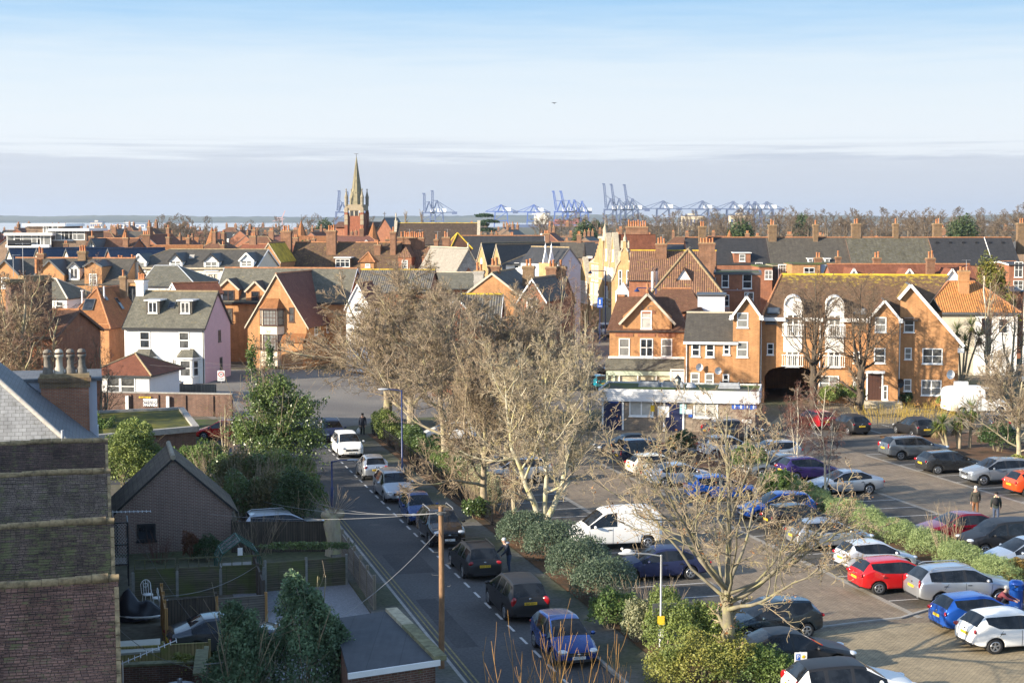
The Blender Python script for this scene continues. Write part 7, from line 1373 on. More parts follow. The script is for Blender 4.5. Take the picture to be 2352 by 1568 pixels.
bush('large light green bush behind the gabled garage',*G(298,1150),[(0,0,2.0,1.9,1.6,2.0),(.2,.4,3.4,1.3,1.2,1.3),(1.4,.3,1.7,1.4,1.3,1.6)],16000,.075,LL,group=None);bush('dark green bush in the corner by the white boarded wall',*G(236,1075),[(0,0,1.7,1.3,1.2,1.9),(1.6,1.5,1.4,1.3,1.2,1.5)],8000,.08,LM)
ivy=bush('tree smothered in glossy ivy leaning over the road',*G(628,1100),[(.4,0,2.0,2.3,2,2.2),(1.2,.2,4.0,1.9,1.7,1.6),(-.7,0,4.6,1.0,1.1,1.7),(.5,0,5.6,1.0,1,1.0),(-1.3,0,7.3,.35,.35,1.6),(-.1,0,7.5,.28,.28,1.4),(-1.7,.2,2.6,1.2,1.2,1.5),(2.3,0,2.4,1.0,1.0,1.1)],24000,.085,LIV,cat='tree',name='ivy_tree',lump=.5,shell=.2)
bush('bright green laurel hedge end beside the road',*G(685,1150),[(0,0,1.3,1.1,1.2,1.6),(-1.3,1.0,1.2,1.3,1.2,1.5)],9000,.075,LL);bush('dark green tall bush overhanging the street fence',*G(678,1225),[(0,0,1.6,1.0,1.0,1.8),(-.2,.6,1.5,1.1,1.0,1.5)],9000,.06,LG);bush('ivy covered hedge between ivy tree and garage',*G(590,1145),[(0,0,1.2,1.5,1.2,1.5),(-1.7,.3,1.1,1.3,1.1,1.3)],9000,.08,LIV)
for k,(px,py,lb)in enumerate(((560,1205,'leafy hedge clump behind the greenhouse, left'),(618,1208,'leafy hedge clump behind the greenhouse, middle'),(672,1195,'leafy hedge clump nearest the street fence'),(545,1150,'leafy hedge clump right of the garage roof'))):bush(lb,*G(px,py),[(0,0,1.3,1.3,1.0,1.5),(.8,.5,1.0,1.0,.9,1.2)],7000,.07,(LIV,leafmat('scrub_leaf',(.15,.12,.05),(.22,.18,.08),(.08,.10,.035)),LM,leafmat('scrub_leaf',(.15,.12,.05),(.22,.18,.08)))[k],group='garden hedge clumps')
bush('low dark hedge behind the garage roof',*G(470,1110),[(0,0,1.2,1.5,1.1,1.4),(-1.6,.4,1.1,1.3,1,1.2)],7000,.08,LM)
bush('russet leaved small bush under the garage gable',*G(440,1285),[(0,0,.55,.5,.45,.8)],1800,.05,leafmat('russet_leaf',(.14,.06,.03),(.2,.09,.045)));bush('dark evergreen bush under the garage gable',*G(480,1288),[(0,0,.5,.8,.5,.75)],2500,.05,LG);bush('ivy spilling over the garden fence top',*G(715,1352),[(0,0,1.9,2.2,.3,.25)],2500,.05,LIV,stems=False)
bush('small yellow flowering shrub before the new fence',*G(425,1585),[(0,0,.8,.55,.4,.5)],900,.07,LY)
for k,(s_,t_,m_,lb)in enumerate(((21.0,116,LL,'yellow green hedge shrub at the far end of the railing'),(21.6,108,LIV,'ivy clad hedge shrub behind the railing, far part'),(21.8,101,LM,'leafy hedge shrub behind the railing, below the grey tree'),(21.6,94.5,LIV,'ivy clad hedge shrub behind the railing, near part'),(21.7,88.5,LVAR,'pale leaved hedge shrub beside the straight trunked tree'))):
 bush(lb,*ST(s_,t_),[(0,0,.9,1.0,2.2,1.1),(.2,2.2,.9,.9,1.6,1.0),(-.1,-2.0,.7,.9,1.5,.9)],9000,.07,m_,group='hedge along the railing',rz=PHI)
for k in range(9):
 t_=86-k*3.0;bush(['pale rosemary bush at the far end of the long planted bed','rosemary bush second along the planted bed','rosemary bush nose to nose with the maroon saloon','rosemary bush behind the silver two door hatchback','rosemary bush in the middle of the planted bed','rosemary bush behind the red hatchback','rosemary bush by the young tree in the bed','rosemary bush in front of the silver crossover','nearest rosemary bush in the bed by the silver hatchback'][k],*ST(39.3,t_),[(0,0,.5,1.05,1.6,.8),(.2,.9,.5,.9,.9,.75)],8500,.08,LR,rz=PHI,group='rosemary bed',asp=.13,lump=.22,stems=False,out=.5)
for px,py,r_,n_,mt,lb in((1565,1042,1.0,4500,LG,'round dark evergreen bush by the navy car'),(1720,1088,1.3,5000,LM,'mixed green bush behind the bright blue hatchback'),(1790,1150,1.1,4500,LM,'low green bush near the blue cars on the island'),(1850,1165,.9,3500,LL,'light green bush at the birch foot'),(2290,1040,1.4,5200,LG,'glossy holly bush right of the palm like cordylines'),(2335,1090,.8,3000,LY,'golden shrub under the right edge tree'),(2338,1340,.7,2500,leafmat('bronze_leaf',(.2,.13,.04),(.28,.2,.06)),'bronze clipped hedge behind the blue bin'),(1902,930,1.0,3500,LL,'clipped bush beside the left lime trunk'),(1935,926,1.2,4000,LM,'clipped bush under the ground floor window'),(1968,928,1.1,3500,LM,'clipped bush beside the right lime trunk'),(2082,930,.75,2000,LG,'low bush at the foot of the right gable'),(2112,925,.9,2200,LG,'second low bush at the foot of the right gable'),(2165,933,.6,1500,LL,'small plant at the flats corner'),(1095,1196,.8,2500,LIV,'ivy mound at the thin trunk foot')):
 bush(lb,*G(px,py),[(0,0,r_*.75,r_,r_,r_*.85)],n_,.07,mt)
x=AY(2274,620,182)[0];bush('big golden green conifer beside the long slate terrace',x,182,[(0,0,5.2,2.8,2.6,5.0),(.3,0,8.6,1.6,1.5,3.2),(-1.3,0,5,1.9,1.8,3.6),(1.5,0,4.6,1.7,1.7,3.4)],16000,.24,LCG,cat='tree',name='conifer_tree',lump=.32,asp=.3)
for px,pt,Y,w,lb in((1700,511,430,4.0,'dark evergreen behind the slate terrace, by a thin spirelet'),(2213,499,560,5,'dark rounded evergreen on the right skyline'),(1840,497,620,3,'evergreen among bare skyline trees'),(745,505,780,5,'dark pine group on the skyline left of the church'),(1345,508,560,4,'dark rounded evergreen beyond the rooftops'),(1375,507,800,4,'small evergreen beyond the flats roofs'),(700,566,290,2.2,'spiky pale green shrub among chimneys'),(934,585,246,2.0,'round dark bush between chimneys behind the mossy roof')):
 x,z=AY(px,pt,Y);bush(lb,x,Y,[(0,0,z*.62,w,w,z*.4),(w*.5,0,z*.55,w*.7,w*.7,z*.33),(-w*.5,0,z*.5,w*.75,w*.7,z*.35)],3500,.4,LC,cat='tree',name='evergreen_tree',lump=.3)
x,z=AY(1113,488,560);r=bush('flat topped cedar standing above the rooftops',x,560,[(0,0,z*.93,3.2,3,.9),(1.6,0,z*.82,3.4,3,.8),(-1.6,0,z*.76,3.0,3,.8),(.4,0,z*.66,3.8,3,1.0),(-.8,0,z*.52,3.4,3,1.1),(1.2,0,z*.42,3.2,3,1.1)],9000,.32,LPIN,cat='tree',name='cedar_tree',lump=.3,asp=.3)
def cordyline(px,py,h,heads,lb,base=None):
 x,y=base or G(px,py);r=root('cordyline',lb,'palm',x,y,0,0);t=MB();SEED[0]+=1;rng=np.random.default_rng(SEED[0]);V,F,VD,FD=[],[],[],[];nv=nd=0
 for(hx,hy,hz,s)in heads:
  t.tube([(hx*.15,hy*.15,0),(hx*.5,hy*.5,hz*.5),(hx,hy,hz)],[.13,.1,.09],7)
  for dead in(0,1):
   n=150 if not dead else 90;d=unit(rng.normal(size=(n,3)));d[:,2]=d[:,2]*.8+(.35 if not dead else-1.3);d=unit(d);L_=s*rng.uniform(.75,1.1,n)*(1 if not dead else.8);sd=unit(np.cross(d,np.array([0,0,1.])));o=np.array([hx,hy,hz-(.15 if dead else 0)]);tip=o+d*L_[:,None];tip[:,2]-=.22*L_*(1-np.abs(d[:,2]));mid=o+d*(L_*.5)[:,None];wd=.028
   v=np.stack([o+np.zeros((n,3)),mid-sd*wd,tip,mid+sd*wd],1).reshape(-1,3);f=np.arange(4*n).reshape(n,4)
   if dead:VD.append(v);FD.append(f+nd);nd+=len(v)
   else:V.append(v);F.append(f+nv);nv+=len(v)
 t.build('trunk',BK_BRN,r);link('crown',mesh_np('crown',np.concatenate(V),np.concatenate(F),[leafmat('sword_leaf',(.10,.15,.035),(.22,.25,.07),rough=.4)]),r);link('dead_skirt',mesh_np('skirt',np.concatenate(VD),np.concatenate(FD),[leafmat('dry_sword_leaf',(.25,.18,.09),(.33,.25,.13))]),r)
cordyline(2180,1036,3,[(-.5,0,2.0,1.0),(-.9,.2,1.6,.8)],'short twin headed cordyline palm behind the grey estate');cordyline(2203,1034,3,[(.1,0,2.2,.95),(-.3,.2,1.7,.8)],'middle cordyline palm with a shaggy dry skirt');cordyline(2226,1032,3,[(.15,0,2.9,1.25)],'tallest cordyline palm with a single big head');cordyline(0,0,3,[(-.6,0,5.6,1.3),(.9,.2,6.0,1.3),(.2,0,4.4,1.3),(1.6,0,4.9,1.2)],'many headed cordyline against the cream house wall',(AY(2212,760,155)[0],155))
SEED[0]=500
def stemclump(lb,x,y,n,r_,h,mat,rr=.012,lean=.2,side=3):
 SEED[0]+=1;rng=np.random.default_rng(SEED[0]);P,R=stems_np(rng,n,r_,h,lean,rr,6);P2,R2=grow(rng,P,R,side,.35,28,.25,.05,t0=.35,rr=.6,m=4);V1,F1=tubes(P,R,4);V2,F2=tubes(P2,np.maximum(R2,.005),3)
 return tag(link('coppice_stems',mesh_np('stems',np.concatenate([V1,V2]),np.concatenate([F1,F2+len(V1)]),[mat],smooth=True),None,(x,y,0)),lb,'shrub')
OST=barkm('orange_stems',(.42,.24,.08),(.30,.17,.06),None,3);YST=barkm('yellow_stems',(.50,.36,.08),(.40,.28,.06),None,3)
stemclump('tall thin orange stems rising at the bottom edge beside the road',*(AY(1215,1500,43.5)[0],43.5),26,1.15,4.7,OST,.016,.1,4);stemclump('thin orange stems at the bottom edge, right hand clump',*(AY(1365,1500,44.5)[0],44.5),18,.8,4.4,OST,.016,.1,4)
stemclump('yellow dogwood stems behind the dark hatchback by the railings',*ST(63,116.5),130,2.6,1.3,YST,.012,.5);stemclump('yellow dogwood stems in front of the right gable',*ST(67.5,117.5),130,2.6,1.2,YST,.012,.5);stemclump('tangle of bare purple stems beneath the left lime',*G(1835,962),70,1.3,1.3,TW_BIRCH,.012,.6)
stemclump('bare shrub under the garage gable',*G(365,1290),40,.5,1.3,TW_BIRCH,.010,.6);stemclump('grey twiggy mass between garage roof and ivy',*G(520,1118),110,1.3,2.6,TW_GREY,.011,.5,6);stemclump('pale bare scrub stems in the hedge behind the greenhouse',*G(595,1195),90,1.6,3.2,TW_GREY,.012,.45,6);stemclump('brown scrub stems at the foot of the ivy tree',*G(655,1150),70,1.3,3.0,TW_BRN,.012,.5,6);stemclump('straggly bare shrub by the street fence',*G(590,1270),50,.8,2.0,TW_GREY,.010,.5);stemclump('young tree sprouting in the rosemary bed',*ST(39.4,66.5),16,.3,2.6,TW_BRN,.014,.35,8);stemclump('bare twiggy undergrowth along the car park railing',*ST(21.4,84.5),120,1.3,2.4,TW_BRN,.010,.5,6);stemclump('bare twiggy undergrowth near the dark signboard',*G(1490,1430),60,.9,1.8,TW_GREY,.010,.5,5)
p=G(765,1275);r=root('pollarded_stump','knobbly cut back tree stump by the street fence','tree',*p);b=MB();b.tube([(0,0,0),(.05,0,.8),(-.05,0,1.6),(.0,0,2.1)],[.42,.36,.42,.3],10);b.ball((-.2,0,2.0),(.4,.35,.28),0);b.ball((.25,.1,2.05),(.35,.3,.25),0);b.build('trunk',BK_GREY,r);rng=np.random.default_rng(9);P,R=stems_np(rng,40,.3,1.4,1.2,.012,5,(0,0,2.1));V,F=tubes(P,R,3);link('shoots',mesh_np('shoots',V,F,[TW_GREY]),r)
# ---------------------------------------------------------------- cars
CG=glass('car_glass',(.010,.012,.015),.03,.5);M_TYRE=plain('tyre',(.014,.014,.015),.8,vary=0);M_RIM=plain('alloy',(.42,.43,.45),.3,.8,vary=0);M_TRIM=plain('black_trim',(.018,.018,.02),.5,vary=0);M_LAMP=plain('headlamp',(.62,.65,.68),.1,.2,spec=.8,vary=0);M_TAIL=plain('tail_lamp',(.30,.008,.012),.15,spec=.8,vary=0);M_PLY=plain('yellow_plate',(.68,.45,.03),.5,vary=0);M_PLW=plain('white_plate',(.75,.75,.72),.5,vary=0);M_CHROME=plain('chrome',(.6,.6,.6),.15,1.,vary=0)
def paint(name,c,metal=.25,rough=.24):
 return plain(name+'_paint',c,rough,metal,.35,0,.8,.8)
CT=dict(hatch=([(0,.30,.52,.58,.60,.46),(.09,.21,.60,.68,.79,.62),(.5,.19,.74,.83,.86,.70),(1.0,.19,.87,.97,.88,.73),(1.8,.19,.92,1.42,.88,.57),(2.15,.19,.93,1.49,.88,.57),(2.24,.19,.93,1.49,.88,.57),(3.05,.19,.97,1.46,.88,.56),(3.5,.21,1.19,1.41,.86,.54),(3.85,.26,.98,1.03,.82,.66),(3.98,.34,.70,.78,.74,.60)],(3,4,6,7),3,8,.74,3.22,.31),suv=([(0,.36,.70,.78,.64,.52),(.09,.27,.78,.90,.84,.68),(.6,.26,.93,1.03,.92,.77),(1.15,.26,1.03,1.13,.94,.78),(1.9,.26,1.07,1.60,.94,.62),(2.35,.26,1.08,1.66,.94,.62),(2.45,.26,1.08,1.66,.94,.62),(3.3,.26,1.11,1.63,.94,.61),(3.42,.26,1.12,1.62,.94,.61),(3.95,.28,1.16,1.56,.92,.60),(4.33,.34,1.12,1.18,.88,.72),(4.46,.42,.78,.86,.80,.66)],(3,4,6,8),3,9,.86,3.52,.35),estate=([(0,.30,.54,.60,.62,.48),(.1,.21,.63,.70,.82,.64),(.7,.19,.76,.86,.89,.73),(1.25,.19,.88,.98,.90,.75),(2.05,.19,.92,1.40,.90,.60),(2.45,.19,.93,1.46,.90,.60),(2.53,.19,.93,1.46,.90,.60),(3.35,.19,.95,1.46,.90,.60),(3.45,.19,.95,1.46,.90,.60),(4.2,.2,.98,1.43,.88,.58),(4.55,.26,.96,1.0,.84,.68),(4.68,.34,.68,.76,.76,.62)],(3,4,6,8),3,9,.88,3.62,.32),saloon=([(0,.28,.52,.58,.62,.48),(.1,.19,.60,.68,.82,.64),(.7,.17,.74,.83,.89,.73),(1.3,.17,.86,.95,.90,.75),(2.1,.17,.90,1.36,.90,.58),(2.5,.17,.91,1.43,.90,.58),(2.58,.17,.91,1.43,.90,.58),(3.3,.17,.94,1.40,.90,.57),(3.85,.19,.97,1.14,.88,.66),(4.3,.22,.93,1.01,.86,.72),(4.62,.27,.86,.98,.80,.66),(4.68,.36,.62,.70,.72,.58)],(3,4,6,7),3,7,.84,3.66,.325),mpv=([(0,.30,.60,.68,.62,.48),(.1,.21,.70,.80,.80,.64),(.5,.19,.84,.95,.88,.73),(.95,.19,.97,1.08,.90,.75),(1.9,.19,1.02,1.56,.90,.60),(2.3,.19,1.02,1.64,.90,.60),(2.38,.19,1.02,1.64,.90,.60),(3.2,.19,1.04,1.63,.90,.60),(3.28,.19,1.04,1.63,.90,.60),(4.05,.21,1.06,1.57,.88,.60),(4.4,.27,1.02,1.08,.84,.70),(4.54,.36,.68,.78,.76,.62)],(3,4,6,8),3,9,.86,3.62,.33),van=([(0,.34,.66,.74,.66,.52),(.1,.25,.80,.90,.84,.68),(.55,.24,.98,1.08,.90,.75),(.85,.24,1.08,1.18,.91,.77),(1.65,.24,1.14,1.76,.91,.70),(1.85,.24,1.14,1.88,.91,.72),(2.35,.24,1.14,1.92,.91,.73),(2.45,.24,1.14,1.93,.91,.74),(3.6,.24,1.14,1.96,.91,.74),(4.35,.25,1.14,1.93,.90,.74),(4.62,.28,1.12,1.80,.86,.72),(4.70,.36,.80,1.60,.80,.68)],(3,4,5),3,None,.84,3.92,.33),lav=([(0,.34,.66,.74,.66,.52),(.1,.25,.78,.88,.82,.66),(.55,.24,.94,1.02,.88,.74),(.95,.24,1.02,1.12,.89,.76),(1.6,.24,1.06,1.66,.89,.66),(2.0,.24,1.06,1.76,.89,.67),(2.08,.24,1.06,1.76,.89,.67),(2.95,.24,1.06,1.78,.89,.67),(3.03,.24,1.06,1.78,.89,.67),(3.75,.25,1.06,1.74,.88,.66),(4.05,.28,1.04,1.14,.85,.74),(4.14,.36,.72,.8,.78,.64)],(3,4,6,8),3,9,.82,3.5,.32),bigvan=([(0,.36,.78,.86,.70,.56),(.1,.27,.95,1.05,.92,.76),(.5,.26,1.14,1.24,.98,.84),(.8,.26,1.25,1.36,1.0,.86),(1.5,.26,1.3,2.1,1.0,.80),(1.75,.26,1.3,2.3,1.0,.82),(2.3,.26,1.3,2.36,1.0,.84),(2.4,.26,1.3,2.37,1.0,.84),(4.0,.26,1.3,2.4,1.0,.84),(5.1,.27,1.3,2.36,.99,.84),(5.4,.3,1.25,2.2,.95,.82),(5.5,.38,.9,1.9,.88,.78)],(3,4,5),3,None,.95,4.3,.34))
def car_type(key):
 st,sg,ws,rw,xf,xr,wr=CT[key];L=st[-1][0];V=[];n=len(st)
 def ring(s):
  x,zs,zb,zt,wb,wt=s;X=L/2-x;f=.86;c=.035
  return[(X,0,zs),(X,.8*wb,zs),(X,.985*wb,zs+.09),(X,1.02*wb,zs+(zb-zs)*.55),(X,.975*wb,zb),(X,.975*wb+(wt-.975*wb)*f,zb+(zt-zb)*f),(X,wt,zt),(X,wt*.55,zt+c*.8),(X,0,zt+c)]
 V=[];idx=[]
 for s in st:
  r=ring(s);a=len(V);V+=r;b=len(V);V+=[(p[0],-p[1],p[2])for p in r[1:-1]];idx.append(([a+i for i in range(9)],[a]+[b+i for i in range(7)]+[a+8]))
 F,M=[],[]
 for i in range(n-1):
  for side in(0,1):
   A,B=idx[i][side],idx[i+1][side]
   for j in range(8):
    m=0
    if j<2 or(j==4 and min(sg)<i<max(sg)):m=4
    if j==4 and i in sg:m=3
    if j>=6 and i==ws:m=1
    if j>=6 and rw is not None and i==rw:m=2
    if j>=5 and m==0 and ws<i<(rw if rw is not None else n-3):m=5
    q=(A[j],B[j],B[j+1],A[j+1]);F.append(q if side else q[::-1]);M.append(m)
 for e,fl in((0,0),(n-1,1)):
  A,B=idx[e]
  for j in range(8):
   q=[A[j],A[j+1],B[j+1],B[j]];q=[v for k,v in enumerate(q)if v not in q[:k]];F.append(tuple(q if not fl else q[::-1]));M.append(0)
 me=bpy.data.meshes.new('shell');me.from_pydata(V,[],F);me.polygons.foreach_set('material_index',M)
 slots=[bpy.data.materials.new('s%d'%k)for k in range(6)]
 for s in slots:me.materials.append(s)
 bm=bmesh.new();bm.from_mesh(me);bmesh.ops.recalc_face_normals(bm,faces=bm.faces);cl=bm.edges.layers.float.new('crease_edge');vj={}
 for i in range(n):
  for sd in(0,1):
   for j in range(9):vj[idx[i][sd][j]]=(i,j)
 for e in bm.edges:
  (i,j),(p,q)=vj[e.verts[0].index],vj[e.verts[1].index]
  if j==q and j in(2,4,5,6):e[cl]={2:.6,4:.75,5:.8,6:.55}[j]
  elif i==p and j!=q:
   if min(j,q)==4 and i>ws:e[cl]=.85
   elif min(j,q)>=6 and(i in(ws,ws+1)or rw is not None and i in(rw,rw+1)):e[cl]=.65
   elif i in(0,n-1):e[cl]=.5
 bm.to_mesh(me);bm.free()
 o=bpy.data.objects.new('shell',me);COL.objects.link(o);o.modifiers.new('s','SUBSURF').render_levels=2;o.modifiers['s'].levels=2
 cb=MB()
 for xx in(L/2-xf,L/2-xr):
  for s in(-1,1):cb.lathe([(0,.52),(wr*1.17,.52),(wr*1.17,1.3),(0,1.3)]if s>0 else[(0,-1.3),(wr*1.17,-1.3),(wr*1.17,-.52),(0,-.52)],(xx,0,wr),22,4,False,'y')
 cme=cb.data('cut',slots);bm=bmesh.new();bm.from_mesh(cme);bmesh.ops.remove_doubles(bm,verts=bm.verts,dist=1e-4);bmesh.ops.recalc_face_normals(bm,faces=bm.faces);bm.to_mesh(cme);bm.free()
 co=bpy.data.objects.new('cut',cme);COL.objects.link(co);bo=o.modifiers.new('b','BOOLEAN');bo.operation='DIFFERENCE';bo.object=co;bo.solver='EXACT';bo.material_mode='INDEX'
 ev=bpy.data.meshes.new_from_object(o.evaluated_get(bpy.context.evaluated_depsgraph_get()));bpy.data.objects.remove(o);bpy.data.objects.remove(co)
 co_=[tuple(v.co)for v in ev.vertices];grp={};xs=sorted({st[i][0]for i in sg});xb=[L/2-(st[i][0]+st[i+1][0])/2 for i in range(len(st)-1)if i>3 and i not in sg and i<max(sg)]
 for p in ev.polygons:
  m=p.material_index;k={0:'body',4:'body',5:'body',1:'windscreen',2:'rear_window'}.get(m)
  if m==3:k=('side_window',p.center.y>0,sum(p.center.x<b for b in xb))
  grp.setdefault(k,[]).append((tuple(p.vertices),{4:1,5:2}.get(m,0)))
 from mathutils.bvhtree import BVHTree
 bv=BVHTree.FromPolygons(co_,[tuple(p.vertices)for p in ev.polygons]);sm=MB();yh=lambda X,z:(bv.ray_cast(Vector((X,3,z)),Vector((0,-1,0)))[0]or Vector((0,.8,0))).y+.004
 zb=st[5][2];xB=L/2-(st[5][0]+st[6][0])/2;xF=L/2-st[3][0]-.12;xR=L/2-st[max(sg)][0]-.1 if rw is not None else xB-1.35
 for X0,lean in((xF,-.06),(xB,0),(xR,.22)):
  zs=np.linspace(st[5][1]+.1,zb-.03,7)
  for a,c in zip(zs,zs[1:]):
   xa,xc=(X0+lean*((q-.3)/.6)**2*(-1 if X0==xF else 1)for q in(a,c))
   for s in(1,-1):sm.poly([(xa-.009,s*yh(xa-.009,a),a),(xa+.009,s*yh(xa+.009,a),a),(xc+.009,s*yh(xc+.009,c),c),(xc-.009,s*yh(xc-.009,c),c)][::-s],0)
 for X0 in(xB+.16,xR+.2):
  for s in(1,-1):y=yh(X0,zb-.13);sm.box(X0-.09,X0+.09,min(s*y,s*(y+.03)),max(s*y,s*(y+.03)),zb-.145,zb-.115,0)
 parts={'door_seam':sm.data('door_seam',[M_TRIM])}
 for k,fs in grp.items():
  mp={};vs=[];ff=[]
  for f,_ in fs:ff.append(tuple(mp.setdefault(v,len(mp))for v in f))
  vs=[None]*len(mp)
  for v,i in mp.items():vs[i]=co_[v]
  pm=bpy.data.meshes.new(k if isinstance(k,str)else k[0]);pm.from_pydata(vs,[],ff);pm.polygons.foreach_set('use_smooth',[True]*len(ff))
  if k=='body':[pm.materials.append(M_TRIM)for _ in range(3)];pm.polygons.foreach_set('material_index',[m for _,m in fs])
  else:pm.materials.append(CG)
  parts[k]=pm
 top=max(v[2]for v in co_);ends={}
 for nm,sgn in(('f',1),('r',-1)):
  ends[nm]=lambda z,y=0,sgn=sgn:max((v[0]*sgn for v in co_ if abs(v[2]-z)<.12 and abs(v[1]-y)<.16),default=L/2-.1)*sgn
 side=lambda x,z:max((v[1]for v in co_ if abs(v[0]-x)<.2 and abs(v[2]-z)<.12),default=.8)
 return dict(parts=parts,L=L,xf=L/2-xf,xr=L/2-xr,wr=wr,ends=ends,side=side,st=st,top=top,rw=rw,ws=ws)
TYPES={k:car_type(k)for k in CT}
WH={}
def wheel_meshes(r):
 if r not in WH:
  t=MB();t.lathe([(r*.62,-.09),(r*.9,-.10),(r*.985,-.07),(r,-.03),(r,.03),(r*.985,.07),(r*.9,.10),(r*.62,.09),(r*.55,.02),(0,.02)],(0,0,0),20,0,True,'y')
  m=MB();m.lathe([(r*.52,.085),(r*.66,.095),(r*.64,.07),(r*.5,.06)],(0,0,0),20,0,True,'y');m.lathe([(0,.09),(r*.14,.085),(r*.15,.06)],(0,0,0),10,0,True,'y')
  for k in range(5):
   a=k*2*pi/5+.3;m.bar((r*.1*cos(a),.07,r*.1*sin(a)),(r*.58*cos(a),.08,r*.58*sin(a)),r*.17,.03,0,(0,1,0))
  m.lathe([(r*.6,.045),(0,.045)],(0,0,0),16,1,False,'y');WH[r]=(t.data('wheel',[M_TYRE]),m.data('rim',[M_RIM,M_TRIM]))
 return WH[r]
PM={}
def pmesh(key,fn):
 if key not in PM:PM[key]=fn()
 return PM[key]
def ball_mesh(name,r,mats):
 def f():b=MB();b.ball((0,0,0),r,0,12,8);return b.data(name,mats)
 return f
def car(typ,name,label,x,y,h,col,s=(1,1,1),fp=None,rp=None,rails=0,roof=None,vis='',glassy=None):
 "h: heading of the nose, degrees in the street grid (0 = right, 90 = away, 180 = left, 270 = towards us)"
 T=TYPES[typ];r=root(name,label,'van' if 'van' in name else 'car',x,y,0,PHI+rad(h));r.scale=s
 for k,pm in T['parts'].items():
  nm=k if isinstance(k,str)else k[0];o=link(nm,pm,r)
  if nm=='body':o.material_slots[0].link='OBJECT';o.material_slots[0].material=col;o.material_slots[2].link='OBJECT';o.material_slots[2].material=roof or col
 tm,rm=wheel_meshes(T['wr'])
 for xx in(T['xf'],T['xr']):
  for sg in(1,-1):w=link('wheel',tm,r,(xx,sg*(T['side'](xx,T['wr']+.25)-.115),T['wr']),0 if sg>0 else pi);link('rim',rm,w)
 st=T['st'];zh=st[1][3]-.05;zt=st[-2][2]-.06;E_=T['ends'];tall=typ in('mpv','van','suv','lav','bigvan')
 for sg in(1,-1):
  o=link('headlight',pmesh('hl',ball_mesh('headlight',(.2,.19,.085),[M_LAMP])),r,(E_['f'](zh,.6)-.15,sg*.60,zh),sg*-.45)
  xt=E_['r'](zt-.02,.68);o=link('tail_light',pmesh('tl%d'%tall,ball_mesh('tail_light',(.06,.17,.20 if tall else.085),[M_TAIL])),r,(xt+.06,sg*.66,zt-.04),sg*.5)
  c=st[3];o=link('wing_mirror',pmesh('mir',ball_mesh('wing_mirror',(.07,.11,.075),[M_TRIM])),r,(T['L']/2-c[0]-.32,sg*(c[4]+.1),c[2]+.1));o.material_slots[0].link='OBJECT';o.material_slots[0].material=col
 def pl(m):
  def f():b=MB();b.box(-.012,.012,-.26,.26,-.055,.055);return b.data('number_plate',[m])
  return f
 zf=st[0][1]+.12;zr=.86 if typ in('suv','mpv')else.72;zr=.62 if typ=='saloon' else zr
 a=link('number_plate',pmesh('pf',pl(M_PLW)),r,(E_['f'](zf)+.012,0,zf));q=link('number_plate',pmesh('pr',pl(M_PLY)),r,(E_['r'](zr)-.012,0,zr))
 if fp:text(fp,.115,M_TRIM,'lettering',a,(.014,0,0),(pi/2,0,pi/2),.002,.86)
 if rp:text(rp,.115,M_TRIM,'lettering',q,(-.014,0,0),(pi/2,0,-pi/2),.002,.86)
 def gr():
  b=MB();b.box(-.04,.02,-.42,.42,-.07,.07);b.box(-.03,.025,-.40,.40,-.012,.012,1);b.ball((.03,0,0),(.012,.08,.045),1,10,5);return b.data('grille',[M_TRIM,M_CHROME])
 zg=st[0][2]+.02;link('grille',pmesh('gr',gr),r,(E_['f'](zg,.2)-.01,0,zg));link('lower_grille',pmesh('lg',lambda:(lambda b:(b.box(-.03,.02,-.5,.5,-.05,.05),b.data('lower_grille',[M_TRIM]))[1])(MB())),r,(E_['f'](st[0][1]+.0,.3)-.01,0,st[0][1]+.0))
 link('rear_bumper_trim',pmesh('rb',lambda:(lambda b:(b.box(-.03,.03,-.55,.55,-.05,.05),b.data('rear_bumper_trim',[M_TRIM]))[1])(MB())),r,(E_['r'](st[-1][1]+.02,.3)+.015,0,st[-1][1]+.02))
 link('badge',pmesh('bdg',ball_mesh('badge',(.012,.06,.045),[M_CHROME])),r,(E_['r'](zr+.17)-.006,0,zr+.17))
 if rails:
  for sg in(1,-1):
   b=MB();x0,x1=T['L']/2-st[4][0]-.1,T['L']/2-st[-3][0]+.1;zt_=T['top'];yy=sg*st[5][5]*1.0;b.tube([(x0,yy,zt_-.06),(x0-.15,yy,zt_+.02),(x1+.2,yy,zt_+.01),(x1,yy,zt_-.08)],.022,6);b.build('roof_rail',M_TRIM if rails==2 else M_METAL,r)
  if rails==2:
   for q in(.3,-.6):b=MB();b.box(q-.03,q+.03,-.55,.55,T['top']+.02,T['top']+.06);b.build('roof_bar',M_TRIM,r)
 return r
C_SIL=paint('silver',(.50,.52,.55),.75,.32);C_WHI=paint('white',(.80,.80,.79),0.);C_BLK=paint('black',(.010,.010,.012),.2);C_NAVY=paint('navy',(.012,.022,.075),.3);C_BLU=paint('royal_blue',(.012,.085,.40),.3);C_BBL=paint('bright_blue',(.01,.15,.62),.15);C_RED=paint('red',(.52,.012,.014),.1);C_MAR=paint('maroon',(.20,.006,.02),.35);C_GRY=paint('dark_grey',(.075,.08,.09),.5);C_MGR=paint('battleship_grey',(.20,.22,.25),.2);C_TEAL=paint('teal',(.01,.26,.36),.2);C_CRE=paint('cream',(.68,.64,.53),0.);C_PUR=paint('purple',(.055,.03,.15),.35);C_ORA=paint('orange_red',(.62,.07,.012),.1);C_SLV2=paint('blue_silver',(.40,.45,.52),.55);C_BRB=paint('brown_black',(.02,.015,.014),.3)
def road_car(t_px,typ,name,label,away,col,s_=16.95,**k):
 x,y=G(*t_px);t=toST(x,y)[1];car(typ,name,label,*ST(s_,t),90 if away else 270,col,**k)
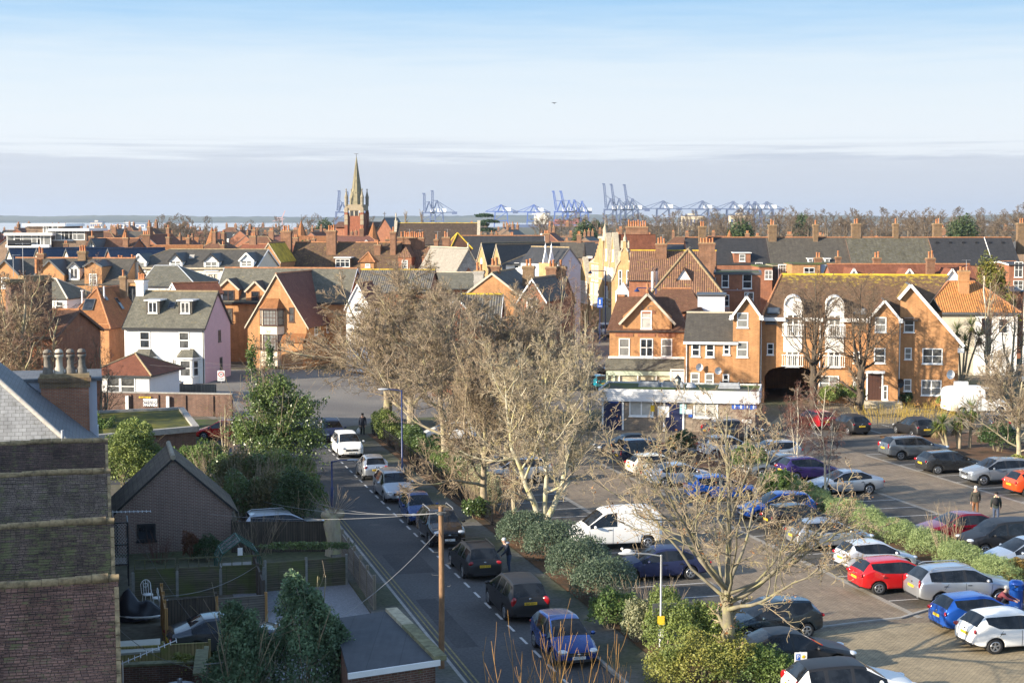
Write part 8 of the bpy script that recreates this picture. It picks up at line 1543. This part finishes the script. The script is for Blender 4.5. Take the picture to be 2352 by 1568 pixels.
road_car((782,1008),'estate','parked_car','navy estate at the far end of the parked row, beside the walking man',False,C_NAVY,rails=1,s=(.93,.98,1))
road_car((820,1042),'mpv','parked_car','white rounded car facing us with plate GY09 FDF',False,C_WHI,s=(.96,1,.96),fp='GY09 FDF')
road_car((878,1094),'hatch','parked_car','tiny silver hatchback with plate FV06 PKN',True,C_SIL,s=(.87,.95,1),rp='FV06 PKN')
road_car((938,1140),'estate','parked_car','large silver estate with roof rails facing us in the row',False,C_SIL,rails=1,s=(1.03,1.03,1.07))
road_car((979,1193),'hatch','parked_car','small blue hatchback between silver estate and dark crossover',False,paint('mid_blue',(.02,.055,.20),.35),s=(.92,.95,1.0))
road_car((1036,1240),'suv','parked_car','brown black crossover facing us with roof rails, plate EO61',False,C_BRB,rails=1,fp='EO61 KWR' if False else 'EO61')
road_car((1098,1312),'estate','parked_car','black estate with roof bars and plate AX51 EOD',True,C_BLK,rails=2,s=(.94,.97,1.02),rp='AX51 EOD')
road_car((1192,1402),'mpv','parked_car','black people carrier with pale tall tail lamps, plate BJ63 XDY',True,C_BLK,s=(1,1.02,1),rp='BJ63 XDY')
road_car((1302,1502),'hatch','parked_car','royal blue hatchback facing us, nearest in the road, plate AE59',False,C_NAVY if False else paint('fiesta_blue',(.015,.05,.22),.4),s=(1,.98,1),fp='AE59 TX7')
def lot(px,py,typ,name,label,h,col,**k):car(typ,name,label,*G(px,py),h,col,**k)
lot(1365,893,'hatch','parked_car','teal hatchback parked beside the pale shop front',100,C_TEAL);lot(1393,880,'mpv','parked_car','grey blue car half behind the teal hatchback',95,C_SLV2)
lot(1440,1042,'saloon','parked_car','black saloon furthest in the row before the toilets',178,C_BLK);lot(1482,1066,'lav','parked_car','dark navy boxy car second in the row before the toilets',2,paint('deep_navy',(.012,.016,.035),.3))
lot(1510,1091,'hatch','parked_car','cream small estate with black trim beside the navy boxy car',2,C_CRE,s=(1.0,1,.98));lot(1562,1113,'saloon','parked_car','blue grey saloon beside the cream small estate',2,C_SLV2)
lot(1657,1146,'hatch','parked_car','bright sky blue hatchback behind the young birch',-4,C_BBL,s=(1.08,1.02,1));lot(1783,1190,'hatch','parked_car','mid blue hatchback facing left beyond the plane branches',178,C_BLU,s=(1.05,1,1));lot(1838,1218,'hatch','parked_car','dark small hatchback with a yellow plate, behind the silver coupe',0,C_BRB)
lot(1905,1256,'hatch','parked_car','silver grey three door hatchback behind the plane branches',-2,C_SIL,s=(1.05,1.02,1));lot(2010,1306,'hatch','parked_car','small pale silver two door hatchback with a sunroof',0,paint('pale_silver',(.62,.65,.70),.3),s=(.93,.93,.95),roof=None)
lot(2062,1353,'hatch','parked_car','bright red hatchback between silver cars',-3,C_RED,s=(1.06,1.02,.99));lot(2204,1382,'suv','parked_car','tall silver crossover with roof rails, next to the red hatchback',-4,C_SIL,rails=1,s=(1.02,1,1));lot(2252,1445,'hatch','parked_car','royal blue hatchback with a person leaning at its door',-3,C_BLU,s=(.98,.98,1.01));lot(2330,1484,'hatch','parked_car','white hatchback cut by the right edge, nearest row end',-2,C_WHI,s=(1.08,1.04,1))
lot(1682,1012,'suv','parked_car','grey car with roof box, furthest on the island row',0,C_GRY,rails=1);lot(1672,1048,'hatch','parked_car','white hatchback behind the drooping birch twigs',0,C_WHI,s=(1.04,1,1.02));lot(1768,1060,'hatch','parked_car','silver hatchback behind the purple birch twigs',178,C_SIL,s=(1.05,1,1));lot(1790,1092,'saloon','parked_car','dark silver saloon behind island shrubs',178,paint('gunmetal',(.16,.18,.2),.5));lot(1857,1100,'hatch','parked_car','purple hatchback next to the silver saloon',0,C_PUR);lot(1936,1132,'saloon','parked_car','silver saloon facing left on the island row',179,C_SIL)
lot(1870,982,'hatch','parked_car','red hatchback by the left lime, rear towards us',97,paint('cherry',(.34,.012,.02),.2));lot(1949,993,'hatch','parked_car','black hatchback by the right lime, rear towards us',94,C_BLK);lot(2099,1000,'hatch','parked_car','black hatchback before the dogwood, rear towards us',88,C_BLK,s=(1.06,1.03,1))
lot(2098,1052,'suv','parked_car','grey executive estate crossover, first of the right row',-2,paint('slate_grey',(.13,.145,.165),.45),s=(1.04,1.02,.97));lot(2183,1083,'hatch','parked_car','charcoal hatchback, second of the right row',-2,paint('charcoal',(.045,.047,.05),.5),s=(1.1,1.02,.96));lot(2288,1108,'suv','parked_car','pale battleship grey crossover facing left',178,C_MGR,s=(.99,1,.95));lot(2385,1135,'hatch','parked_car','orange red hatchback just entering at the right edge',-2,C_ORA)
lot(2200,1238,'saloon','parked_car','maroon saloon behind the rosemary bed',178,C_MAR,s=(1.03,1.02,1));lot(2295,1265,'lav','parked_car','boxy black hatchback beyond the bare sapling',178,C_BLK,s=(1,1,.9));lot(2352,1305,'hatch','parked_car','silver blue hatchback at the right edge facing left',178,C_SLV2)
lot(1408,1255,'van','white_van','clean white panel van facing left in the car park',177,C_WHI,s=(1,1,1.04));lot(1510,1325,'saloon','parked_car','dark blue car between the white van and lamp post',178,C_NAVY)
lot(1185,1108,'suv','parked_car','silver crossover screened by the bare trees',178,C_SIL);lot(1030,1012,'hatch','parked_car','white hatchback glimpsed through the hedge',178,C_WHI)
lot(1765,1460,'hatch','parked_car','dark petrol blue hatchback behind the plane trunk',182,paint('petrol',(.02,.035,.05),.4),s=(1.02,1,1.02));lot(1815,1535,'saloon','parked_car','black car with a long shadow right of the plane trunk',-4,C_BLK,s=(.98,1,1.03));lot(1950,1618,'suv','parked_car','white car with a black roof cut by the bottom edge',-6,C_WHI,roof=C_BLK,s=(.98,1,.93))
lot(520,1492,'saloon','parked_car','dark grey saloon in the garden beside the dark fence',6,C_GRY,s=(.96,1,1));lot(372,893,'hatch','parked_car','grey hatchback parked before the white house',-18,paint('warm_grey',(.22,.22,.22),.5));lot(512,1008,'hatch','parked_car','red car tucked in the yard behind twigs',160,C_RED);lot(652,1236,'estate','parked_car','pale car with roof rails behind the dark hedge',5,C_SIL,rails=1)
lot(1391,772,'van','white_van','small white van coming down the sunlit street',262,C_WHI,s=(.9,.92,.95));lot(1367,752,'hatch','parked_car','grey car beside the white van in the street',85,C_GRY);lot(1342,742,'hatch','parked_car','silver car further up the sunlit street',85,C_SIL)
lot(2240,950,'bigvan','white_van','tall white delivery van beside the flats, facing right',-8,C_WHI);lot(2270,990,'hatch','parked_car','dark car half hidden by the cordylines',88,C_GRY)
# ---------------------------------------------------------------- people
def person(label,x,y,rz,J,mats,hair=None,hat=None,extra=None,s=1.):
 """J: joints by name in metres, forward is -y. one skinned body; the clothes are its colours by region, hair or hat a child"""
 r=root('person',label,'person',x,y,0,rz);r.scale=(s,s,s);P=dict(J);V,E,R,tagv=[],[],[],[]
 def v(p,rad_,g):V.append(Vector(p));R.append(rad_);tagv.append(g);return len(V)-1
 pel=v(P['pelvis'],(.15,.12),'leg');sp=v(P['waist'],(.145,.115),'top');chs=v(P['chest'],(.175,.13),'top');nk=v(P['neck'],(.06,.06),'skin');hd=v(P['head'],(.085,.095),'skin');ht=v(Vector(P['head'])+(Vector(P['head'])-Vector(P['neck'])).normalized()*.12,(.075,.085),'skin')
 E+=[(pel,sp),(sp,chs),(chs,nk),(nk,hd),(hd,ht)]
 for sd in 'lr':
  sh,el_,wr=P['sh_'+sd],P['el_'+sd],P['wr_'+sd];a=v(sh,(.085,.085),'top');b=v(el_,(.06,.06),'top');c=v(wr,(.04,.04),'top');d=Vector(wr)-Vector(el_);d.normalize();pm=Vector(wr)+d*.07;h=v(pm,(.04,.022),'skin');E+=[(chs,a),(a,b),(b,c),(c,h)]
  ax=Vector((0,1,0))if abs(d.y)<.8 else Vector((0,0,1));sgn=1 if sd=='l' else-1;crl=Vector((-sgn*.02,0,0))
  for k,ln in enumerate((.065,.078,.072,.055)):
   o=pm+ax*(.03-.02*k)+d*.025;f1=v(o,(.010,.010),'skin');f2=v(o+d*ln*.5+crl*.4,(.009,.009),'skin');f3=v(o+d*ln*.85+crl*1.4,(.008,.008),'skin');E+=[(h,f1),(f1,f2),(f2,f3)]
  t1=v(Vector(wr)+d*.03+ax*.035,(.012,.012),'skin');t2=v(Vector(wr)+d*.08+ax*.05+crl*.5,(.010,.010),'skin');E+=[(c,t1),(t1,t2)]
  hp,kn,an,to=P['hip_'+sd],P['kn_'+sd],P['an_'+sd],P['to_'+sd];q=[v(hp,(.105,.105),'leg'),v(kn,(.07,.07),'leg'),v(an,(.052,.052),'leg'),v(to,(.045,.035),'shoe')];E+=[(pel,q[0]),(q[0],q[1]),(q[1],q[2]),(q[2],q[3])]
 me=bpy.data.meshes.new('body');me.from_pydata([tuple(p)for p in V],E,[]);o=bpy.data.objects.new('body',me);COL.objects.link(o);o.modifiers.new('k','SKIN');o.modifiers.new('s','SUBSURF').levels=1;o.modifiers['s'].render_levels=1
 for i,q in enumerate(me.skin_vertices[0].data):q.radius=R[i];q.use_root=(i==0)
 ev=bpy.data.meshes.new_from_object(o.evaluated_get(bpy.context.evaluated_depsgraph_get()));bpy.data.objects.remove(o);ev.materials.clear();order=['top','leg','skin','shoe']
 for k in order:ev.materials.append(mats[k])
 hem=P['pelvis'][2]-.06
 for p in ev.polygons:
  c=p.center;best=min(E,key=lambda e:(c-(V[e[0]]*.5+V[e[1]]*.5)).length if False else min((c-V[e[0]]).length,(c-V[e[1]]).length,(c-(V[e[0]]+V[e[1]])*.5).length));i=best[0]if(c-V[best[0]]).length<(c-V[best[1]]).length else best[1];g=tagv[i]
  if g=='leg' and c.z>hem:g='top'
  p.material_index=order.index(g);p.use_smooth=True
 link('body',ev,r);H=Vector(P['head']);up=(H-Vector(P['neck'])).normalized()
 fc=Vector(P.get('face',(0,-1,0)));rt=fc.cross(up).normalized();f=MB()
 f.ball(H+fc*.10-up*.005,(.014,.02,.022),0,6,4)
 for sg in(1,-1):f.ball(H+rt*sg*.09+up*0,(.014,.02,.03),0,6,4);f.ball(H+fc*.088+rt*sg*.034+up*.025,(.011,.008,.008),1,6,4)
 f.ball(H+fc*.088-up*.055,(.025,.008,.007),2,6,4);f.build('face',[mats['skin'],M_TRIM,plain('lips',(.35,.14,.12))],r)
 b=MB();b.ball(H+up*.055-fc*.018,(.1,.108,.095),0,12,8)
 if hat:b.lathe([(.104,H.z+.05),(.11,H.z+.055),(.11,H.z+.085),(.104,H.z+.09)],(H.x,H.y,0),12)
 b.build('hat' if hat else 'hair',hat or hair,r)
 if extra:extra(r)
 return r
def pose(stride=.18,bend=0.,arm=(0.,0.),H=1.0):
 b=Vector((0,-sin(bend),cos(bend)));pel=Vector((0,0,.95));w=pel+b*.18;c=pel+b*.40;n=pel+b*.56;hd=n+Vector((0,-.03,.13))
 J=dict(pelvis=pel,waist=w,chest=c,neck=n,head=hd)
 for sd,sg,a in(('l',1,arm[0]),('r',-1,arm[1])):
  sh=c+Vector((sg*.19,0,.05));el=sh+Vector((sg*.06,-sin(a)*.28,-cos(a)*.28));wr=el+Vector((sg*.0,-sin(a+.35)*.26,-cos(a+.35)*.26));st=stride*sg
  J.update({'sh_'+sd:sh,'el_'+sd:el,'wr_'+sd:wr,'hip_'+sd:Vector((sg*.09,0,.88)),'kn_'+sd:Vector((sg*.1,-st*.6-.03,.50)),'an_'+sd:Vector((sg*.1,-st*.9+.03,.09)),'to_'+sd:Vector((sg*.11,-st*.9-.13,.04))})
 return J
SKIN=plain('skin',(.50,.30,.22),.6,vary=.05);HW=plain('white_hair',(.55,.53,.5),.9);DKJ=plain('dark_jacket',(.02,.024,.04),.85);GRJ=plain('dark_olive_coat',(.045,.042,.032),.9);GNJ=plain('black_green_coat',(.022,.03,.026),.9);BRT=plain('brown_trousers',(.16,.07,.03),.9);JEAN=plain('jeans',(.05,.07,.12),.9);BLT=plain('black_trousers',(.015,.015,.017),.9);MRN=plain('maroon_coat',(.17,.035,.045),.9);SHOE=plain('shoe_black',(.02,.018,.016),.6);SCARF=plain('cream_scarf',(.6,.5,.3),.9)
def mt(top,leg):return dict(top=top,leg=leg,skin=SKIN,shoe=SHOE)
px_,py_=G(833,1001);person('man in a dark quilted jacket and cap walking towards us with a carrier bag',px_,py_,rad(5),pose(.2),mt(DKJ,BLT),hat=plain('black_cap',(.02,.02,.02)))
b=MB();b.ball((0,0,.26),(.16,.1,.24),0,10,8);b.tube([(-.05,0,.45),(0,0,.6),(.05,0,.45)],.01,5);tag(b.build('carrier_bag',plain('white_plastic',(.75,.75,.75),.5),None,(px_-.30,py_-.12,.12)),'white plastic carrier bag in the walking man\'s hand','bag')
def hood(r):b=MB();b.ball((0,-.12+.02,1.47),(.14,.11,.06));b.build('grey_hood',plain('grey_hood',(.3,.32,.36),.9),r)
person('white haired man in dark jacket and jeans stooping beside the black estate',*ST(18.45,toST(*G(1145,1318))[1]),PHI+rad(-80),pose(.05,.45,(.5,.6)),mt(DKJ,JEAN),hair=HW,extra=hood)
person('white haired walker in a dark olive coat and brown trousers, seen from behind',*G(2240,1188),rad(172),pose(.12,.03,(-.1,.2)),mt(GRJ,BRT),hair=HW)
def pack(r):
 b=MB();b.ball((.05,.19,1.28),(.16,.11,.23),0,10,8);b.tube([(.12,.1,1.42),(.14,-.08,1.45),(.14,-.12,1.2)],.02,5);b.build('backpack',BLT,r);b=MB();b.tube([(.10,.05,1.5),(0,-.12,1.48),(-.12,.02,1.5),(-.14,-.13,1.3),(-.15,-.14,1.0)],.045,7);b.build('scarf',SCARF,r)
person('walker in a black beanie and cream scarf with a dark rucksack',*G(2287,1203),rad(165),pose(.1,.12,(.1,.15)),mt(GNJ,JEAN),hat=plain('black_beanie',(.012,.012,.012),.95),extra=pack)
person('person in a maroon hooded coat bending at the blue hatchback door',*G(2288,1432),rad(60),pose(.06,.7,(.9,1.0)),mt(MRN,BLT),hair=HW)
# ---------------------------------------------------------------- street furniture
def lamp(name,label,x,y,h,arm,adir,mat,rz=0.,head='flat',r0=.09):
 r=root(name,label,'street lamp',x,y,0,rz);b=MB();b.tube([(0,0,0),(0,0,1.2),(0,0,1.25),(0,0,h)],[r0,r0,r0*.62,r0*.55],9);b.build('pole',mat,r)
 if arm:a=MB();a.tube([(0,0,h-.05),(adir*arm*.5,0,h+.03),(adir*arm,0,h+.05)],r0*.4,7);a.build('arm',mat,r)
 l=MB();x0=adir*arm
 if head=='bell':l.lathe([(.05,h+.05),(.1,h-.05),(.3,h-.3),(.34,h-.34),(.2,h-.38),(0,h-.42)],(x0,0,0),12)
 else:l.ball((x0+adir*.3,0,h+.05),(.36,.13,.07),0,12,6)
 l.build('lamp_head',mat if head=='bell' else M_LEAD,r);return r
lamp('street_lamp','slim blue lamp post with a pale flat head over the left kerb',*G(763,1166),4.6 if False else 16.5-551*90/3600*1.0-.0,.9,1,M_BLUEP)
lamp('street_lamp','dark blue lamp post behind the railing, pale head in the branches',*G(924,1131),zat(900,93),.8,-1,M_BLUEP)
lmp=lamp('street_lamp','grey lamp post with yellow notice by the nearest pavement',*G(1517,1525),zat(1270,57.5),.95,-1,M_METAL,r0=.07)
b=MB();b.box(-.13,.13,-.1,-.08,zat(1436,57.4),zat(1410,57.4),0);b.box(-.1,.1,-.1,-.08,zat(1462,57.4),zat(1440,57.4),1);b.build('notice',[MATS['yellow_sign'],M_PAINT],lmp)
bm_=MB();zz_=zat(1262,57.4);bm_.ball((0,0,0),(.2,.09,.09),0,10,6);bm_.ball((-.2,0,.09),(.06,.05,.05),0,8,5);bm_.lathe([(.02,0),(0,.07)],(-.26,0,.08),5,1,axis='x');bm_.mesh([(.1,-.04,.03),(.1,.04,.03),(.36,.02,.04),(.36,-.02,.04)],[(0,1,2,3)],2)
for s in(-1,1):bm_.tube([(0,s*.03,-.08),(0,s*.03,-.16)],.008,4,1)
lx,ly=G(1517,1525);tag(bm_.build('seagull',[M_WHITE,plain('orange_beak',(.6,.3,.03)),M_LEAD],None,(lx-1.25,ly,zz_-.02)),'white seagull standing on the lamp head','bird')
sg_=MB();sg_.ball((0,0,0),(.06,.16,.05),0,8,5);sg_.mesh([(-.04,0,.02),(.05,0,.02),(.04,-.04,.1),(-.3,-.04,.13),(-.33,0,.1),(.28,.04,.13),(.32,0,.1)],[(0,1,2,3,4),(1,0,2,5,6)],0);x,z=AY(1273,238,200);tag(sg_.build('flying_bird',M_BLACKP,None,(x,200,z)),'dark bird flying high in the sky','bird')
for px,pt,Y,lb,ad in((1391,622,214,'tall navy street lamp with a bell head before the ornate bank',-1),(1507,662,172,'navy bell lamp poking above the gabled shop roof',-1)):
 x,z=AY(px,pt,Y);lamp('street_lamp',lb,x,Y,z,2.1,ad,M_BLUEP,rz=0,head='bell',r0=.13)
x,z=AY(1378,695,208);r=root('blue_town_sign','blue parking sign with white symbol on the town lamp','sign',x,208);b=MB();b.box(-.05,.05,-.03,.03,0,z-.6);b.build('post',M_BLUEP,r);b=MB();b.box(-.36,.36,-.08,-.04,z-.65,z+.65,0);b.box(-.1,.06,-.09,-.08,z-.2,z+.2,1);b.ball((0,-.085,z+.3),(.1,.01,.12),1,8,5);b.box(-.25,.25,-.09,-.08,z-.5,z-.43,1);b.build('panel',[MATS['blue_sign'],M_PAINT],r)
x,y=G(1556,989);r=root('lantern_post','black heritage lantern post by the toilets','street lamp',x,y);h=zat(884,y);b=MB();b.tube([(0,0,0),(0,0,.9),(0,0,1.0),(0,0,h)],[.12,.12,.06,.045],9);b.box(-.3,.3,-.02,.02,h-.25,h-.21);b.build('pole',M_BLACKP,r);b=MB()
b.lathe([(.14,h),(.26,h+.5)],n=4,sm=False);b.build('lantern_glass',glass('lamp_panes',(.5,.5,.45),.2),r);b=MB();b.lathe([(.3,h+.5),(.1,h+.72),(.05,h+.78),(.02,h+.9),(0,h+.92)],n=4,sm=False)
for k in range(4):a=k*pi/2;b.bar((.14*cos(a),.14*sin(a),h),(.27*cos(a),.27*sin(a),h+.5),.025)
b.build('lantern_frame',M_BLACKP,r)
z=zat(970,y);s=root('arrow_sign','round blue sign with a white arrow pointing left','sign',x,y-.08,0);b=MB();b.lathe([(0,-.02),(.36,-.02),(.36,0),(0,0)],(0,-.02,z),22,0,False,'y');b.lathe([(.33,-.044),(.36,-.044)],(0,0,z),22,1,False,'y');b.box(-.12,.24,-.05,-.041,z-.05,z+.05,1);b.mesh([(-.27,-.05,z),(-.04,-.05,z-.2),(-.04,-.05,z+.2)],[(0,1,2)],1);b.box(-.14,.14,-.06,-.02,z+.45,z+.75,1);b.build('disc',[MATS['blue_sign'],M_PAINT],s)
x,y=G(1505,984);r=root('parking_machine','black pay and display machine against the toilets wall','machine',x,y,0,at_);b=MB();b.box(-.24,.24,-.2,.15,0,1.7,0);b.box(-.27,.27,-.23,.17,1.7,1.85,0);b.build('cabinet',M_BLACKP,r);b=MB();b.box(-.16,.16,-.215,-.2,1.25,1.45,1);b.box(-.16,.0,-.215,-.2,.95,1.12,0);b.box(.05,.15,-.215,-.2,.9,1.15,2);b.build('panel',[M_METAL,M_LAMP,MATS['yellow_sign']],r)
x,y=G(1014,1541);tp=root('telegraph_pole','tall brown timber telegraph pole beside the road','pole',x,y);hp_=zat(1162,y);b=MB();b.tube([(0,0,0),(.02,0,hp_*.5),(0,0,hp_)],[.115,.105,.09],10);b.build('pole',barkm('pole_timber',(.30,.18,.10),(.18,.11,.065),None,6),tp);b=MB()
for k,z in enumerate(np.arange(1.9,hp_-.6,.42)):s=1 if k%2 else-1;b.tube([(s*.1,0,z),(s*.32,0,z),(s*.34,0,z+.06)],.012,5)
b.box(-.2,.2,-.14,-.1,hp_-.22,hp_-.18);b.lathe([(.16,hp_-.3),(.16,hp_-.22)],n=10);b.build('steps_and_brackets',M_GREYMET,tp)
def wire(label,p,q,sag,r_=.014,mat=None):
 pts=[Vector(p).lerp(Vector(q),k/16)-Vector((0,0,sag*4*(k/16)*(1-k/16)))for k in range(17)];b=MB();b.tube(pts,r_*.7,5);tag(b.build('overhead_wire',mat or M_WIREP),label,'wire','overhead wires')
top=(x,y,hp_-.25);M_WIREP=plain('wire_grey',(.26,.26,.26),.6,vary=0);M_WIRE=plain('wire_dark',(.10,.10,.10),.6,vary=0)
def wp(px,py,Y):a,z=AY(px,py,Y);return(a,Y,z)
wire('long wire running from the pole down over the felt garage to the wall',(x,y,hp_-.8),wp(470,1525,49),1.1,.016);wire('topmost wire leaving the pole to the left',top,wp(700,1145,84),.35,.012);wire('middle wire leaving the pole to the left',top,wp(600,1150,84),.3,.012);wire('lowest wire leaving the pole to the left',top,wp(480,1180,76),.25,.012)
wire('pale wire hanging from the greenhouse to the garden chairs',wp(595,1295,68),wp(375,1368,61),.35,.012);wire('dark wire from the terrace wall to the courtyard wall',wp(268,1440,46),wp(480,1530,52),.4,.012,M_WIRE);wire('dark wire crossing the boat towards the saloon',wp(292,1196,62),wp(505,1500,58),.3,.010,M_WIRE);wire('upper wire across the yard before the white house',wp(345,815,140),wp(720,842,125),.35,.012,M_WIRE);wire('lower wire across the yard before the white house',wp(345,838,140),wp(720,830,125),.35,.012,M_WIRE)
def railing(label,a,c,h=1.05,gap=.14,hoop=False,z=.13):
 a,c=Vector(a),Vector(c);d=c-a;L=d.length;r=root('iron_railing',label,'railing',a.x,a.y,z,math.atan2(d.y,d.x));b=MB();n=int(L/gap)
 for k in range(n+1):
  q=k*L/n;b.bar((q,0,0),(q,0,h),.018,.018)
  if hoop and k%2==0 and k<n:b.tube([(q,0,h),(q+gap*.5,0,h+.12),(q+gap,0,h)],.009,4)
 b.build('bars',M_BLACKP,r);b=MB()
 for zz in(.12,h-.1):b.bar((0,0,zz),(L,0,zz),.035,.035)
 b.build('rails',M_BLACKP,r);b=MB()
 for q in np.arange(0,L+.1,2.4):b.bar((q,.03,0),(q,.03,h+.12),.05,.05)
 b.build('posts',M_BLACKP,r)
for k in range(3):railing(['black iron railing along the pavement, far stretch by the trunk','black iron railing along the pavement, middle stretch','black iron railing along the pavement, near stretch by the shrubs'][k],ST(20.3,118-k*12.6),ST(20.35,105.6-k*12.6))
railing('hooped black railing before the lime trees',G(1820,967),G(2066,985),1.0,.2,True,0.);railing('second black railing between lime trees and flats',G(1890,948),G(2150,965),.95,.2,True,0.)
x,y=G(1542,1512);r=root('dark_signboard','dark brown signboard on two posts, seen from behind','sign',x,y,.1,PHI+rad(-8));b=MB()
for q in(-.05,.75):b.bar((q,0,0),(q,0,2.0),.08,.08)
b.build('posts',M_BLACKP,r);b=MB();b.box(-.75,.95,-.06,-.04+.0,1.5,2.05);b.build('board',M_GREYMET,r)
x,y=G(1838,1600);r=root('parking_sign','tall white car park tariff sign with a blue P on top','sign',x,y,0,rad(8));zt=zat(1497,y);b=MB();b.bar((0,.05,0),(0,.05,zt),.06,.06);b.build('post',M_METAL,r);b=MB();b.box(-.22,.22,-.01,.015,zt-1.75,zt,0);b.box(-.17,-.02,-.014,-.01,zt-.27,zt-.06,1);b.ball((.1,-.012,zt-.16),(.07,.004,.06),3,8,5)
for k in range(16):b.box(-.17,.17-.02*(k*7%4),-.013,-.01,zt-.66-k*.045,zt-.64-k*.045,2)
b.box(-.22,.22,-.012,.02,zt-2.3,zt-1.8,0);b.box(-.18,-.02,-.014,-.012,zt-2.1,zt-1.85,1);b.box(.02,.18,-.014,-.012,zt-2.1,zt-1.85,4);b.build('panel',[M_PAINT,MATS['blue_sign'],M_GREYMET,MATS['yellow_sign'],MATS['red_sign']],r);text('P',.2,M_PAINT,'lettering',r,(-.095,-.016,zt-.165));text('8am - 6pm',.075,M_BLACKP,'lettering',r,(0,-.013,zt-.45))
x,y=G(2333,1400);r=root('litter_bin','bright blue litter bin with a hooded top beside the hedge','bin',x,y,0,rad(-10));b=MB();b.lathe([(.26,0),(.29,.05),(.29,.85),(.30,.9)],n=14);b.build('drum',C_BLU,r);b=MB();b.lathe([(.31,1.1),(.31,1.2),(.22,1.28),(0,1.3)],n=14)
for k in range(4):a=k*pi/2+.4;b.bar((.27*cos(a),.27*sin(a),.88),(.27*cos(a),.27*sin(a),1.12),.14,.05)
b.build('hood',C_BLU,r)
x,y=G(508,880);r=root('speed_zone_sign','white sign with red ring reading 20 ZONE','sign',x,y,0,rad(5));z=zat(862,y);b=MB();b.bar((0,.05,0),(0,.05,z+.5),.07,.07);b.build('post',M_METAL,r);b=MB();b.box(-.36,.36,-.02,.02,z-.55,z+.5,0);b.lathe([(.21,-.03),(.29,-.03)],(0,0,z+.12),22,1,False,'y');b.build('panel',[M_PAINT,MATS['red_sign']],r);text('20',.27,M_BLACKP,'lettering',r,(0,-.03,z+.12));text('ZONE',.2,M_BLACKP,'lettering',r,(0,-.025,z-.36))
b=MB();x,y=G(1355,985);b.bar((0,0,0),(0,0,zat(815,y)),.09,.09);tag(b.build('black_post',M_BLACKP,None,(x,y,0)),'plain black post at the car park corner by the toilets','post')
# ---------------------------------------------------------------- the air: thin even haze over everything
hm=bpy.data.materials.new('haze_air');hm.use_nodes=True;t=hm.node_tree;t.nodes.clear()
pv=N(t,'ShaderNodeVolumePrincipled',{'Color':(.70,.82,1.,1),'Density':.00006,'Anisotropy':.25});mo=N(t,'ShaderNodeOutputMaterial');t.links.new(pv.outputs[0],mo.inputs['Volume'])
b=MB();b.box(-9600,9600,-450,11800,-3.4,118);hz=b.build('haze',hm);stuff(hz,'thin pale blue haze lying over the far shore and port','haze')
